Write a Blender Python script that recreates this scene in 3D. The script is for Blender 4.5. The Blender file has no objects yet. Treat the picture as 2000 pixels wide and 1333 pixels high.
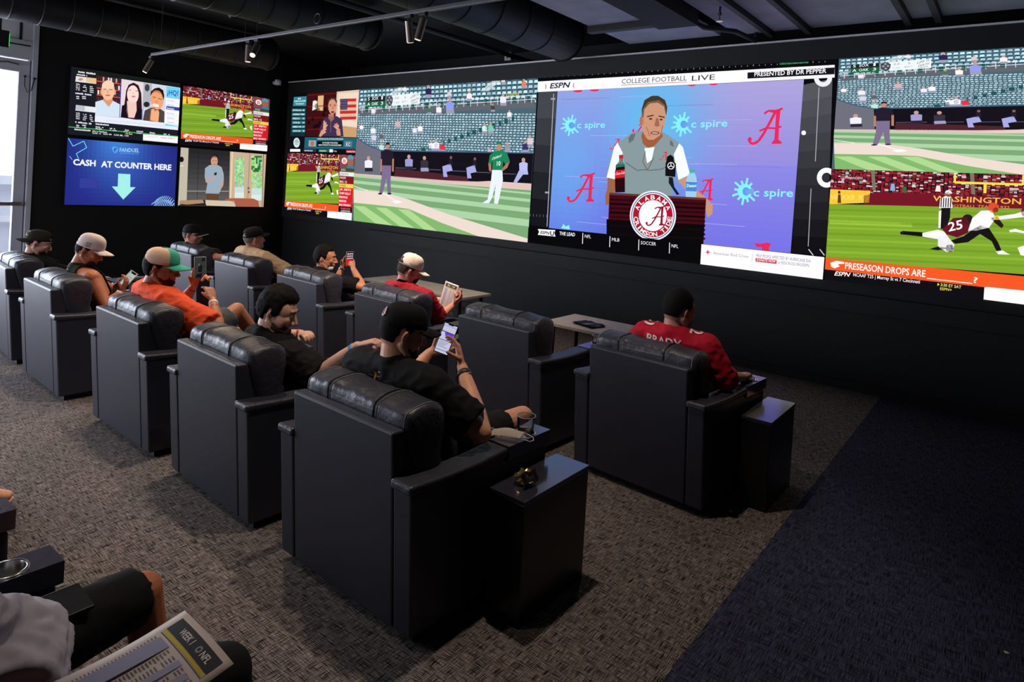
import bpy, bmesh, math, random
import numpy as np
from mathutils import Vector, Matrix, noise

# ---------------------------------------------------------------- camera, world, light, exposure
SC = bpy.context.scene
COL = SC.collection
EYE = 1.95
YAW, PITCH, ROLL = math.radians(37.612), math.radians(-0.803), math.radians(3.447)
FPX, PX, PY = 1285.446, 1002.414, 380.678
_f = Vector((-math.sin(YAW) * math.cos(PITCH), math.cos(YAW) * math.cos(PITCH), math.sin(PITCH)))
_r = Vector((math.cos(YAW), math.sin(YAW), 0))
_u = _r.cross(_f)
_c, _s = math.cos(ROLL), math.sin(ROLL)
CR, CU, CF = _c * _r + _s * _u, -_s * _r + _c * _u, _f
cam = bpy.data.cameras.new('camera')
cam.sensor_width = 36
cam.lens = FPX / 2000 * 36
cam.shift_x = (1000 - PX) / 2000
cam.shift_y = (PY - 666.5) / 2000
cam.clip_start = 0.05
camo = bpy.data.objects.new('camera', cam)
COL.objects.link(camo)
camo.matrix_world = Matrix(((CR.x, CU.x, -CF.x, 0), (CR.y, CU.y, -CF.y, 0), (CR.z, CU.z, -CF.z, EYE), (0, 0, 0, 1)))
SC.camera = camo

W = bpy.data.worlds.new('world')
SC.world = W
W.use_nodes = True
W.node_tree.nodes['Background'].inputs[0].default_value = (0.80, 0.86, 1.0, 1)
W.node_tree.nodes['Background'].inputs[1].default_value = 2.2
vs = SC.view_settings
vs.view_transform = 'Standard'
vs.look = 'None'
vs.exposure = 0.0
vs.gamma = 1.0
vs.use_curve_mapping = False

def lamp(name, kind, loc, energy, color=(1, 1, 1), target=None, size=0.1, size_y=None, spot=None, blend=0.5):
    l = bpy.data.lights.new(name, kind)
    l.energy = energy
    l.color = color
    if kind == 'AREA':
        l.size = size
        if size_y:
            l.shape = 'RECTANGLE'
            l.size_y = size_y
    elif kind in ('POINT', 'SPOT'):
        l.shadow_soft_size = size
    if kind == 'SPOT':
        l.spot_size = math.radians(spot)
        l.spot_blend = blend
    o = bpy.data.objects.new(name, l)
    o.location = loc
    if target is not None:
        o.rotation_euler = (Vector(target) - Vector(loc)).to_track_quat('-Z', 'Y').to_euler()
    COL.objects.link(o)
    return o

XL, YW, ZC, YB, XR, YR = -12.05, 7.72, 4.35, 9.4, 5.2, -4.2   # left wall, video wall face, ceiling, wall behind, right wall, rear wall
# daylight through the shop front on the left and the windows behind the seats
lamp('daylight_left', 'AREA', (XL - 0.25, -0.2, 1.75), 700, (0.80, 0.87, 1.0), (0, -0.2, 1.2), 6.6, 3.2)
lamp('daylight_rear', 'AREA', (-9.2, YR - 0.25, 1.75), 60, (0.82, 0.88, 1.0), (-9.0, 0, 1.3), 4.4, 3.0)
SPOTS = []

# ---------------------------------------------------------------- helpers
def lin(c):
    c = c / 255.0
    return c / 12.92 if c <= 0.04045 else ((c + 0.055) / 1.055) ** 2.4
def rgb(r, g, b):
    return (lin(r), lin(g), lin(b))

def ray(px, py):
    return CF + CR * ((px - PX) / FPX) - CU * ((py - PY) / FPX)
def at_y(px, py, y):
    d = ray(px, py)
    return Vector((0, 0, EYE)) + d * (y / d.y)
def at_x(px, py, x):
    d = ray(px, py)
    return Vector((0, 0, EYE)) + d * (x / d.x)
def at_z(px, py, z):
    d = ray(px, py)
    return Vector((0, 0, EYE)) + d * ((z - EYE) / d.z)

MATS = {}
def mat(name, col=(0.5, 0.5, 0.5), rough=0.5, metal=0.0, var=None, bump=None, spec=0.5, emit=None, trans=0.0, alpha=1.0, coat=0.0, sheen=0.0, sss=0.0, ior=None):
    if name in MATS:
        return MATS[name]
    m = bpy.data.materials.new(name)
    m.use_nodes = True
    nt = m.node_tree
    b = nt.nodes['Principled BSDF']
    b.inputs['Base Color'].default_value = (*col, 1)
    b.inputs['Roughness'].default_value = rough
    b.inputs['Metallic'].default_value = metal
    b.inputs['Specular IOR Level'].default_value = spec
    b.inputs['Transmission Weight'].default_value = trans
    b.inputs['Alpha'].default_value = alpha
    b.inputs['Coat Weight'].default_value = coat
    b.inputs['Sheen Weight'].default_value = sheen
    if ior:
        b.inputs['IOR'].default_value = ior
    if sss:
        b.inputs['Subsurface Weight'].default_value = sss
        b.inputs['Subsurface Radius'].default_value = (0.012, 0.005, 0.003)
    if emit:
        b.inputs['Emission Color'].default_value = (*emit[0], 1)
        b.inputs['Emission Strength'].default_value = emit[1]
    tc = nt.nodes.new('ShaderNodeTexCoord')
    if var:
        sc, amt = var[0], var[1]
        n = nt.nodes.new('ShaderNodeTexNoise')
        n.inputs['Scale'].default_value = sc
        n.inputs['Detail'].default_value = 5
        r = nt.nodes.new('ShaderNodeValToRGB')
        r.color_ramp.elements[0].position = 0.3
        r.color_ramp.elements[1].position = 0.7
        r.color_ramp.elements[0].color = (*[max(0, c * (1 - amt)) for c in col], 1)
        r.color_ramp.elements[1].color = (*[min(1, c * (1 + amt)) for c in col], 1)
        nt.links.new(tc.outputs['Object'], n.inputs['Vector'])
        nt.links.new(n.outputs['Fac'], r.inputs['Fac'])
        nt.links.new(r.outputs['Color'], b.inputs['Base Color'])
    if bump:
        n = nt.nodes.new('ShaderNodeTexNoise')
        n.inputs['Scale'].default_value = bump[0]
        n.inputs['Detail'].default_value = 4
        bp = nt.nodes.new('ShaderNodeBump')
        bp.inputs['Strength'].default_value = bump[1]
        bp.inputs['Distance'].default_value = bump[2] if len(bump) > 2 else 0.01
        nt.links.new(tc.outputs['Object'], n.inputs['Vector'])
        nt.links.new(n.outputs['Fac'], bp.inputs['Height'])
        nt.links.new(bp.outputs['Normal'], b.inputs['Normal'])
    MATS[name] = m
    return m

def link(name, me, m=None, parent=None, smooth=False, loc=None):
    o = bpy.data.objects.new(name, me)
    COL.objects.link(o)
    if m is not None:
        if len(me.materials):
            me.materials.clear()
        for k in (m if isinstance(m, (list, tuple)) else [m]):
            me.materials.append(k)
    if smooth:
        me.polygons.foreach_set('use_smooth', [True] * len(me.polygons))
    if parent is not None:
        o.parent = parent
    if loc is not None:
        o.location = loc
    return o
def obj(name, bm, m=None, parent=None, smooth=False, loc=None):
    me = bpy.data.meshes.new(name)
    bm.normal_update()
    bm.to_mesh(me)
    bm.free()
    return link(name, me, m, parent, smooth, loc)
def tag(o, label=None, cat=None, group=None, kind=None):
    if label: o['label'] = label
    if cat: o['category'] = cat
    if group: o['group'] = group
    if kind: o['kind'] = kind
    return o
def empty(name, loc=(0, 0, 0), rz=0.0):
    o = bpy.data.objects.new(name, None)
    o.location = loc
    o.rotation_euler = (0, 0, rz)
    o.empty_display_size = 0.1
    COL.objects.link(o)
    return o
def copy_tree(o, parent=None):
    c = o.copy()
    COL.objects.link(c)
    c.parent = parent
    for ch in list(o.children):
        copy_tree(ch, c)
    return c

def box(bm, x0, x1, y0, y1, z0, z1, bevel=0.0, seg=2, mtx=None):
    vs_ = [bm.verts.new((x, y, z)) for x in (x0, x1) for y in (y0, y1) for z in (z0, z1)]
    q = [(0, 1, 3, 2), (4, 6, 7, 5), (0, 4, 5, 1), (2, 3, 7, 6), (0, 2, 6, 4), (1, 5, 7, 3)]
    fs = [bm.faces.new([vs_[i] for i in f]) for f in q]
    vv = vs_
    if bevel:
        es = {e for f in fs for e in f.edges}
        r = bmesh.ops.bevel(bm, geom=list(es), offset=bevel, segments=seg, affect='EDGES', profile=0.5)
        vv = list({v for f in r['faces'] for v in f.verts} | {v for v in vs_ if v.is_valid})
    if mtx is not None:
        for v in vv:
            v.co = mtx @ v.co
    return vv
def bbox_obj(name, x0, x1, y0, y1, z0, z1, m, parent=None, bevel=0.0, seg=2):
    bm = bmesh.new()
    box(bm, x0, x1, y0, y1, z0, z1, bevel, seg)
    return obj(name, bm, m, parent, smooth=False)
def prism_x(bm, prof, x0, x1, bevel=0.0, seg=2):
    a = [bm.verts.new((x0, y, z)) for y, z in prof]
    b = [bm.verts.new((x1, y, z)) for y, z in prof]
    n = len(prof)
    fs = [bm.faces.new(list(reversed(a))), bm.faces.new(b)]
    for i in range(n):
        j = (i + 1) % n
        fs.append(bm.faces.new((a[i], a[j], b[j], b[i])))
    bmesh.ops.recalc_face_normals(bm, faces=fs)
    if bevel:
        es = {e for f in fs for e in f.edges}
        bmesh.ops.bevel(bm, geom=list(es), offset=bevel, segments=seg, affect='EDGES', profile=0.5)
def frame_of(d):
    d = Vector(d).normalized()
    a = Vector((0, 0, 1)) if abs(d.z) < 0.9 else Vector((1, 0, 0))
    x = a.cross(d).normalized()
    return x, d.cross(x), d
def tube(bm, pts, rad, seg=10, caps=True, round_caps=False, ref=None):
    """tube through pts; rad: number, list of numbers or list of (rx, ry); ref fixes the rx direction"""
    pts = [Vector(p) for p in pts]
    n = len(pts)
    if not isinstance(rad, (list, tuple)):
        rad = [rad] * n
    rad = [(r, r) if not isinstance(r, (list, tuple)) else r for r in rad]
    if round_caps:
        d0 = (pts[0] - pts[1]).normalized()
        d1 = (pts[-1] - pts[-2]).normalized()
        e0, e1, r0, r1 = [], [], [], []
        for k in (0.95, 0.8, 0.45):
            c = math.sqrt(1 - k * k)
            e0.append(pts[0] + d0 * (k * min(rad[0])))
            r0.append((rad[0][0] * c, rad[0][1] * c))
        for k in (0.45, 0.8, 0.95):
            c = math.sqrt(1 - k * k)
            e1.append(pts[-1] + d1 * (k * min(rad[-1])))
            r1.append((rad[-1][0] * c, rad[-1][1] * c))
        pts = e0 + pts + e1
        rad = r0 + rad + r1
        n = len(pts)
    rings = []
    X = None
    for i in range(n):
        d = (pts[min(i + 1, n - 1)] - pts[max(i - 1, 0)])
        if d.length < 1e-9:
            d = Vector((0, 0, 1))
        d.normalize()
        if ref is not None:
            x = Vector(ref)
            x = x - d * x.dot(d)
            if x.length < 1e-4:
                x = frame_of(d)[0]
            x.normalize()
        elif X is None:
            x = frame_of(d)[0]
        else:
            x = (X - d * X.dot(d)).normalized()
        X = x
        y = d.cross(x)
        rings.append([bm.verts.new(pts[i] + x * (rad[i][0] * math.cos(t)) + y * (rad[i][1] * math.sin(t)))
                      for t in [2 * math.pi * k / seg for k in range(seg)]])
    for i in range(n - 1):
        for k in range(seg):
            j = (k + 1) % seg
            bm.faces.new((rings[i][k], rings[i][j], rings[i + 1][j], rings[i + 1][k]))
    if caps:
        bm.faces.new(list(reversed(rings[0])))
        bm.faces.new(rings[-1])
    return rings
def ball(bm, c, r, mtx=None, u=14, v=9):
    """ellipsoid; r number or (rx, ry, rz); mtx 3x3 or 4x4 applied after"""
    if not isinstance(r, (list, tuple)):
        r = (r, r, r)
    c = Vector(c)
    def P(th, ph):
        p = Vector((r[0] * math.sin(th) * math.cos(ph), r[1] * math.sin(th) * math.sin(ph), r[2] * math.cos(th)))
        p = c + p
        return mtx @ p if mtx is not None else p
    top, bot = bm.verts.new(P(0, 0)), bm.verts.new(P(math.pi, 0))
    rings = [[bm.verts.new(P(math.pi * i / v, 2 * math.pi * k / u)) for k in range(u)] for i in range(1, v)]
    for k in range(u):
        j = (k + 1) % u
        bm.faces.new((top, rings[0][k], rings[0][j]))
        bm.faces.new((bot, rings[-1][j], rings[-1][k]))
        for i in range(v - 2):
            bm.faces.new((rings[i][k], rings[i + 1][k], rings[i + 1][j], rings[i][j]))
def lathe(bm, prof, seg=24, c=(0, 0, 0), close=False):
    c = Vector(c)
    rings = []
    for r, z in prof:
        rings.append([bm.verts.new(c + Vector((r * math.cos(2 * math.pi * k / seg), r * math.sin(2 * math.pi * k / seg), z))) for k in range(seg)])
    for i in range(len(prof) - 1):
        for k in range(seg):
            j = (k + 1) % seg
            bm.faces.new((rings[i][k], rings[i][j], rings[i + 1][j], rings[i + 1][k]))
    if close:
        bm.faces.new(list(reversed(rings[0])))
        bm.faces.new(rings[-1])
    return rings
def evaluated_mesh(o, name):
    dg = bpy.context.evaluated_depsgraph_get()
    me = bpy.data.meshes.new_from_object(o.evaluated_get(dg))
    me.name = name
    return me
def remeshed(name, bm, voxel, smooth=4, ratio=1.0):
    """one continuous surface out of overlapping closed pieces"""
    me = bpy.data.meshes.new(name)
    bm.to_mesh(me)
    bm.free()
    o = bpy.data.objects.new(name, me)
    COL.objects.link(o)
    m = o.modifiers.new('a', 'REMESH')
    m.mode = 'VOXEL'
    m.voxel_size = voxel
    m.use_smooth_shade = True
    if smooth:
        s = o.modifiers.new('b', 'SMOOTH')
        s.factor = 0.5
        s.iterations = smooth
    if ratio < 1:
        d = o.modifiers.new('c', 'DECIMATE')
        d.ratio = ratio
    out = evaluated_mesh(o, name)
    bpy.data.objects.remove(o)
    bpy.data.meshes.remove(me)
    return out
# ---------------------------------------------------------------- materials of the room
def carpet(name, dark, light, sx, sy, contrast=(0.42, 0.62)):
    m = bpy.data.materials.new(name)
    m.use_nodes = True
    nt = m.node_tree
    b = nt.nodes['Principled BSDF']
    b.inputs['Roughness'].default_value = 0.95
    b.inputs['Specular IOR Level'].default_value = 0.15
    tc = nt.nodes.new('ShaderNodeTexCoord')
    def stretched(scale, rot):
        mp = nt.nodes.new('ShaderNodeMapping')
        mp.inputs['Scale'].default_value = scale
        mp.inputs['Rotation'].default_value = (0, 0, rot)
        n = nt.nodes.new('ShaderNodeTexNoise')
        n.inputs['Scale'].default_value = 1.0
        n.inputs['Detail'].default_value = 3
        nt.links.new(tc.outputs['Object'], mp.inputs['Vector'])
        nt.links.new(mp.outputs['Vector'], n.inputs['Vector'])
        return n
    n1, n2 = stretched((sx, sy, 1), 0.0), stretched((sy, sx, 1), 0.0)
    n3 = stretched((1.1, 1.1, 1), 0.0)
    mx = nt.nodes.new('ShaderNodeMath')
    mx.operation = 'MINIMUM'
    nt.links.new(n1.outputs['Fac'], mx.inputs[0])
    nt.links.new(n2.outputs['Fac'], mx.inputs[1])
    r = nt.nodes.new('ShaderNodeValToRGB')
    r.color_ramp.elements[0].position, r.color_ramp.elements[1].position = contrast
    r.color_ramp.elements[0].color = (*dark, 1)
    r.color_ramp.elements[1].color = (*light, 1)
    nt.links.new(mx.outputs[0], r.inputs['Fac'])
    nt.links.new(r.outputs['Color'], b.inputs['Base Color'])
    bp = nt.nodes.new('ShaderNodeBump')
    bp.inputs['Strength'].default_value = 0.6
    bp.inputs['Distance'].default_value = 0.006
    nt.links.new(mx.outputs[0], bp.inputs['Height'])
    nt.links.new(bp.outputs['Normal'], b.inputs['Normal'])
    return m

m_carpet = carpet('carpet_weave', rgb(14, 12, 12), rgb(152, 139, 135), 330, 15, (0.40, 0.55))
m_carpet2 = carpet('carpet_rib_screen_tint', rgb(12, 12, 20), rgb(84, 86, 118), 330, 12, (0.40, 0.57))  # ribbed aisle carpet, the video wall's blue light mixed into its colour
m_black = mat('black_paint', rgb(13, 13, 15), 0.7, var=(2.5, 0.2), bump=(60, 0.15, 0.003))
m_blackwall = mat('black_wall', rgb(12, 12, 14), 0.75, var=(1.5, 0.25), bump=(25, 0.2, 0.004))
m_ceil = mat('ceiling_black', rgb(18, 18, 22), 0.8, var=(1.2, 0.25), bump=(8, 0.2, 0.01))
m_duct = mat('duct_black', rgb(22, 22, 26), 0.6, var=(3, 0.2))
m_panel = mat('acoustic_panel', rgb(168, 170, 190), 0.9, var=(4, 0.12), bump=(120, 0.3, 0.003))
m_alu = mat('aluminium_frame', rgb(206, 206, 216), 0.5, 0.0, var=(2, 0.06))
m_trim = mat('edge_trim', rgb(214, 214, 220), 0.4, 0.2, var=(4, 0.1))
m_paint_white = mat('white_plaster', rgb(226, 226, 230), 0.8, var=(2, 0.04))
m_glass = mat('door_glass', (0.95, 0.97, 1.0), 0.02, trans=1.0, spec=0.3, var=(1, 0.01))
m_steel = mat('brushed_steel', rgb(190, 188, 185), 0.22, 1.0, var=(30, 0.08))
m_wallother = mat('charcoal_wall', rgb(26, 26, 30), 0.8, var=(2, 0.1))

# ---------------------------------------------------------------- the room
def struct(name, x0, x1, y0, y1, z0, z1, m, parent=None):
    o = bbox_obj(name, x0, x1, y0, y1, z0, z1, m, parent)
    if parent is None:
        tag(o, kind='structure')
    return o
SEAM = -1.03
struct('floor', XL - 0.3, SEAM, YR - 0.3, YB, -0.1, 0.0, m_carpet)
struct('floor_aisle', SEAM, XR + 0.3, YR - 0.3, YB, -0.1, 0.0, m_carpet2)
ceil = struct('ceiling', XL - 0.3, XR + 0.3, YR - 0.3, YB + 0.2, ZC, ZC + 0.15, m_ceil)
struct('wall_behind', XL - 0.3, XR + 0.3, YB, YB + 0.2, 0, ZC, m_blackwall)
struct('wall_right', XR, XR + 0.2, YR, YB, 0, ZC, m_wallother)
# left wall: solid from the door jamb to the corner, shop front towards the viewer
DJ = 3.50                                   # door jamb
struct('wall_left', XL - 0.2, XL, DJ, YB, 0, ZC, m_blackwall)
struct('wall_left_top', XL - 0.2, XL, YR, DJ, 4.08, ZC, m_blackwall)
struct('wall_rear', -3.4, XR + 0.2, YR - 0.2, YR, 0, ZC, m_wallother)
struct('wall_rear_top', XL - 0.2, -3.4, YR - 0.2, YR, 3.4, ZC, m_wallother)
struct('wall_rear_corner', XL - 0.2, -11.4, YR - 0.2, YR, 0, 3.4, m_wallother)

# windows of the rear shop front (behind the viewer)
w = empty('window_1', (-7.4, YR, 0))
tag(w, kind='structure')
for i in range(5):
    x = -4.0 + i * 2.0
    bbox_obj('mullion', x - 0.04, x + 0.04, -0.12, 0, 0, 3.4, m_alu, w)
bbox_obj('sill', -4.0, 4.0, -0.12, 0.02, 0, 0.12, m_alu, w)
bbox_obj('head_rail', -4.0, 4.0, -0.12, 0.0, 3.3, 3.4, m_alu, w)

# the glazed door on the left with its transom
d = empty('door_1', (XL, 2.40, 0))
tag(d, kind='structure')
bbox_obj('jamb', -0.16, 0.02, 1.03, 1.10, 0, 4.08, m_alu, d, 0.004)
bbox_obj('jamb', -0.14, -0.03, 1.012, 1.03, 0, 3.42, mat('frame_shade', rgb(110, 110, 122), 0.5, 0.0, var=(2, 0.05)), d)  # thin darker strip: shade of the frame recess put into its colour
bbox_obj('transom_bar', -0.14, 0.01, -1.2, 1.03, 3.42, 3.70, m_alu, d, 0.004)
bbox_obj('transom_groove', -0.13, 0.013, -1.2, 1.0, 3.615, 3.635, m_duct, d)
bbox_obj('transom_panel', -0.10, -0.04, -1.2, 0.86, 3.70, 4.08, m_paint_white, d)
bbox_obj('mullion', -0.12, 0.0, 0.86, 0.885, 3.70, 4.08, m_duct, d)
bbox_obj('mullion', -0.12, -0.005, 0.885, 1.03, 3.70, 4.08, m_alu, d)
leaf_y0 = -0.30
bbox_obj('stile', -0.10, -0.02, 0.874, 1.012, 0.0, 3.40, m_alu, d, 0.005)
bbox_obj('stile', -0.10, -0.02, leaf_y0, leaf_y0 + 0.14, 0.0, 3.40, m_alu, d, 0.005)
bbox_obj('top_rail', -0.098, -0.022, leaf_y0 + 0.14, 0.874, 3.22, 3.40, m_alu, d, 0.005)
bbox_obj('bottom_rail', -0.098, -0.022, leaf_y0 + 0.14, 0.874, 0.0, 0.28, m_alu, d, 0.005)
bbox_obj('push_bar', -0.02, 0.05, leaf_y0 + 0.05, 0.98, 1.19, 1.25, m_steel, d, 0.012)
bbox_obj('glass_pane', -0.065, -0.055, leaf_y0 + 0.14, 0.874, 0.28, 3.22, m_glass, d)
bm = bmesh.new()
tube(bm, [(0.0, 0.50, 3.30), (0.02, 0.72, 3.34), (0.02, 0.86, 3.32)], 0.012, 8)
obj('closer_arm', bm, m_steel, d)
bm = bmesh.new()
ps = [Vector((0.005, 0.945, 3.16)), Vector((0.005, 0.945, 3.02)), Vector((0.01, 0.98, 2.92)), Vector((0.02, 1.03, 2.96)), Vector((0.03, 1.06, 3.14))]
tube(bm, ps, 0.006, 6)
ball(bm, ps[0], 0.018, u=8, v=6)
ball(bm, ps[-1], 0.018, u=8, v=6)
obj('door_cable', bm, m_black, d)
# windows beside the door (towards the viewer, out of frame)
w2 = empty('window_2', (XL, -1.6, 0))
tag(w2, kind='structure')
for i in range(3):
    bbox_obj('mullion', -0.12, 0.0, -2.6 + i * 2.1, -2.5 + i * 2.1, 0, 4.08, m_alu, w2)
bbox_obj('sill', -0.12, 0.02, -2.6, 2.6, 0, 0.15, m_alu, w2)
# the pavement and pale facade outside the door
o = bbox_obj('pavement', XL - 7.0, XL - 0.3, -6, 9, -0.15, -0.05, mat('pavement', rgb(190, 190, 195), 0.9, var=(1.5, 0.1)))
tag(o, kind='structure')
fa = empty('shop_facade', (XL - 4.6, 4.5, -0.05))
bbox_obj('wall', -0.3, 0, -3.0, 5.0, 0.0, 1.55, mat('pale_facade', rgb(225, 226, 232), 0.8, var=(1, 0.05)), fa)
bbox_obj('ledge', 0, 0.12, -3.0, 5.0, 0.62, 0.74, mat('pale_ledge', rgb(240, 240, 245), 0.7, var=(2, 0.04)), fa)
bbox_obj('ledge', 0, 0.2, -3.0, 5.0, 1.40, 1.58, MATS['pale_ledge'], fa)
tag(fa, 'pale low wall with ledges seen through the glass door', 'facade')
# exit sign hung by the door
e = empty('exit_sign', (XL + 0.35, 2.86, 3.50))
bbox_obj('housing', -0.03, 0.03, -0.02, 0.17, 0.0, 0.24, m_black, e, 0.006)
bbox_obj('lit_face', -0.026, 0.026, 0.17, 0.176, 0.02, 0.20, mat('green_glow', (0.02, 0.3, 0.05), 0.4, emit=((0.05, 0.8, 0.12), 1.2), var=(5, 0.05)), e)
bbox_obj('hanger', -0.008, 0.008, 0.06, 0.08, 0.24, 0.6, m_black, e)
tag(e, 'black exit sign with green glow above the glass door', 'sign')

# ceiling: ducts, panels, beams, trim
def duct(x, z, r, y0, y1, label, rib=0.35, slot=None):
    t = empty('air_duct', (x, y0, z))
    bm = bmesh.new()
    L = y1 - y0
    tube(bm, [(0, 0, 0), (0, L * 0.5, 0), (0, L, 0)], r, 28)
    obj('pipe', bm, m_duct, t, True)
    n = int(L / rib)
    bm = bmesh.new()
    tube(bm, [(0, -0.012, 0), (0, 0.012, 0)], [r + 0.005, r + 0.005], 28)
    me = None
    for i in range(n):
        if me is None:
            rb = obj('seam_ring', bm, m_duct, t, True)
            me = rb.data
        else:
            rb = link('seam_ring', me, None, t)
        rb.location = (0, 0.2 + i * rib, 0)
    bm = bmesh.new()
    tube(bm, [(0, L - 0.03, 0), (0, L + 0.03, 0)], [r + 0.02, r * 0.96], 28)
    obj('end_cap', bm, m_duct, t, True)
    for (s0, s1, ang) in (slot or []):
        mt = Matrix.Rotation(math.radians(ang), 4, 'Y')
        bm = bmesh.new()
        box(bm, -0.075, 0.075, s0, s1, -r - 0.03, -r + 0.05, 0.008, mtx=mt)
        g = obj('slot_diffuser', bm, m_duct, t)
        bm = bmesh.new()
        box(bm, -0.05, 0.05, s0 + 0.04, s1 - 0.04, -r - 0.033, -r - 0.02, mtx=mt)
        obj('slot_opening', bm, mat('slot_black', rgb(5, 5, 6), 0.9, var=(3, 0.1)), g)
    for k in range(2):
        bm = bmesh.new()
        yy = L * (0.25 + 0.5 * k)
        tube(bm, [(0, yy, r), (0, yy, ZC - z)], 0.006, 6)
        obj('hanger_rod', bm, m_duct, t)
    return tag(t, label, 'duct')
duct(-10.75, 4.02, 0.27, -2.0, 6.6, 'round black spiral duct nearest the glass door', slot=[(6.9, 8.2, 20)])
duct(-7.45, 4.02, 0.27, -1.0, 6.1, 'round black spiral duct with slot vent left of the flat round speaker', slot=[(5.1, 6.7, 38)])
duct(-4.97, 3.97, 0.30, 1.0, 7.4, 'widest black spiral duct beside the grey ceiling panels', rib=0.5)
bm = bmesh.new()
tube(bm, [(-6.25, -1.0, 3.92), (-6.25, 9.35, 3.92)], 0.035, 10)
o = obj('pipe_run', bm, m_duct, None, True)
tag(o, 'thin black pipe running along under the ceiling beside the widest duct', 'pipe')
for (x0, x1, y0, y1) in [(-4.12, -3.25, 4.3, 6.60), (-4.12, -2.92, 6.74, 7.62), (-2.74, -2.38, 5.5, 7.66), (-2.32, -1.98, 5.5, 7.66), (-1.92, -1.03, 5.5, 7.66), (-0.97, -0.77, 5.5, 7.66), (-0.71, 1.5, 5.5, 7.66), (1.56, 4.4, 5.5, 7.66)]:
    bbox_obj('ceiling_panel', x0, x1, y0, y1, 3.87, 3.91, m_panel, ceil, 0.004)
for x in (-2.35, -1.95, -1.0, -0.74, 1.53):
    bbox_obj('joist', x - 0.028, x + 0.028, 5.4, 7.7, 3.81, 3.95, m_duct, ceil)
    bbox_obj('hanger_bar', x - 0.01, x + 0.01, 6.4, 6.42, 3.95, ZC, m_duct, ceil)
bbox_obj('beam', -4.15, -2.9, 6.62, 6.72, 3.80, 3.98, m_duct, ceil)
bbox_obj('soffit', -3.22, -2.78, 2.0, 6.6, 3.74, ZC - 0.01, m_ceil, ceil)
bbox_obj('hanger_bar', -3.7, -3.68, 5.5, 5.52, 3.91, ZC, m_duct, ceil)
# trailing conduit and a sprinkler head between the panels
bm = bmesh.new()
tube(bm, [(-2.84, 6.66, ZC), (-2.84, 6.67, 3.80), (-2.80, 6.80, 3.77), (-2.56, 7.10, 3.77), (-2.50, 7.60, 3.77), (-2.50, 7.62, 3.86)], 0.028, 8)
o = obj('sprinkler_pipe', bm, m_duct, None, True)
tag(o, 'black sprinkler pipe bending between the grey ceiling panels', 'pipe')
p = at_z(1405, 42, 3.72)
s = empty('fire_sprinkler', p)
bm = bmesh.new()
lathe(bm, [(0.0, 0), (0.035, 0), (0.035, 0.006), (0.008, 0.012), (0.008, 0.05), (0.018, 0.055), (0.018, 0.09)], 12)
obj('deflector', bm, m_steel, s)
bm = bmesh.new()
tube(bm, [(0, 0, 0.08), (0, 0, max(0.1, ZC - p.z - 0.02))], 0.01, 8)
obj('drop_pipe', bm, m_duct, s)
tag(s, 'small steel sprinkler head under the ceiling panels above the video wall', 'sprinkler')
# flat round ceiling loudspeaker
p = at_z(946, 8, 4.02)
s = empty('ceiling_speaker', p)
bm = bmesh.new()
lathe(bm, [(0.0, 0.012), (0.125, 0.012), (0.125, 0.0), (0.15, 0.0), (0.155, 0.03), (0.12, 0.10), (0.0, 0.10)], 32)
obj('housing', bm, m_duct, s, True)
bm = bmesh.new()
lathe(bm, [(0.0, 0.004), (0.124, 0.008)], 32)
obj('grille', bm, mat('speaker_grille', rgb(66, 66, 70), 0.6, 0.3, var=(200, 0.5)), s)
bm = bmesh.new()
tube(bm, [(0, 0, 0.1), (0, 0, ZC - p.z)], 0.012, 8)
obj('drop_rod', bm, m_duct, s)
tag(s, 'flat round grey ceiling loudspeaker hung at the top of the picture', 'speaker')
# white security camera in the corner, white junction box over the video wall
s = empty('security_camera', (XL + 0.06, 7.52, 3.68))
bm = bmesh.new()
tube(bm, [(-0.06, 0, 0.05), (0.05, 0, 0.05)], 0.035, 14)
obj('wall_bracket', bm, m_paint_white, s, True)
bm = bmesh.new()
lathe(bm, [(0.0, 0.10), (0.06, 0.10), (0.066, 0.06), (0.066, 0.0), (0.05, -0.005), (0.0, -0.005)], 20, (0.08, 0, 0))
obj('housing', bm, m_paint_white, s, True)
bm = bmesh.new()
ball(bm, (0.08, 0, -0.005), 0.042)
obj('dome_lens', bm, mat('lens_black', rgb(20, 20, 24), 0.1, var=(3, 0.1)), s, True)
tag(s, 'small white dome security camera in the corner of the walls', 'camera')
p = at_y(994, 110, YB - 0.02)
s = empty('junction_box', p)
bbox_obj('cover', -0.07, 0.07, -0.04, 0.02, -0.08, 0.08, m_paint_white, s, 0.006)
bbox_obj('sensor_eye', -0.02, 0.01, -0.045, -0.04, -0.05, -0.02, m_black, s)
tag(s, 'small white square box on the black wall above the stadium picture', 'sensor')
# ---------------------------------------------------------------- track lights
TRY, TRZ = 4.0, 3.40
tr = empty('light_track', (-8.9, TRY, TRZ))
bbox_obj('rail', -0.45, 8.6, -0.018, 0.018, 0.0, 0.035, mat('track_grey', rgb(88, 88, 92), 0.4, 0.5, var=(5, 0.1)), tr, 0.004)
for x in (-0.2, 1.86, 2.10, 4.5, 5.4, 7.4):
    bm = bmesh.new()
    tube(bm, [(x, 0, 0.03), (x, 0, ZC - TRZ)], 0.003, 6)
    obj('suspension_wire', bm, m_duct, tr)
bm = bmesh.new()
for k in range(20):
    pass
bm.free()
bm = bmesh.new()
pr = [(3.2 + 0.05 * math.cos(t), 0.0, 0.11 + 0.05 * math.sin(t)) for t in [2 * math.pi * i / 16 for i in range(17)]]
tube(bm, pr, 0.006, 6, caps=False)
obj('cable_coil', bm, m_duct, tr)
tag(tr, 'thin grey suspended track rail carrying the small spotlights', 'light track')
m_spot = mat('spot_housing', rgb(120, 104, 96), 0.35, 0.6, var=(4, 0.1))
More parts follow.
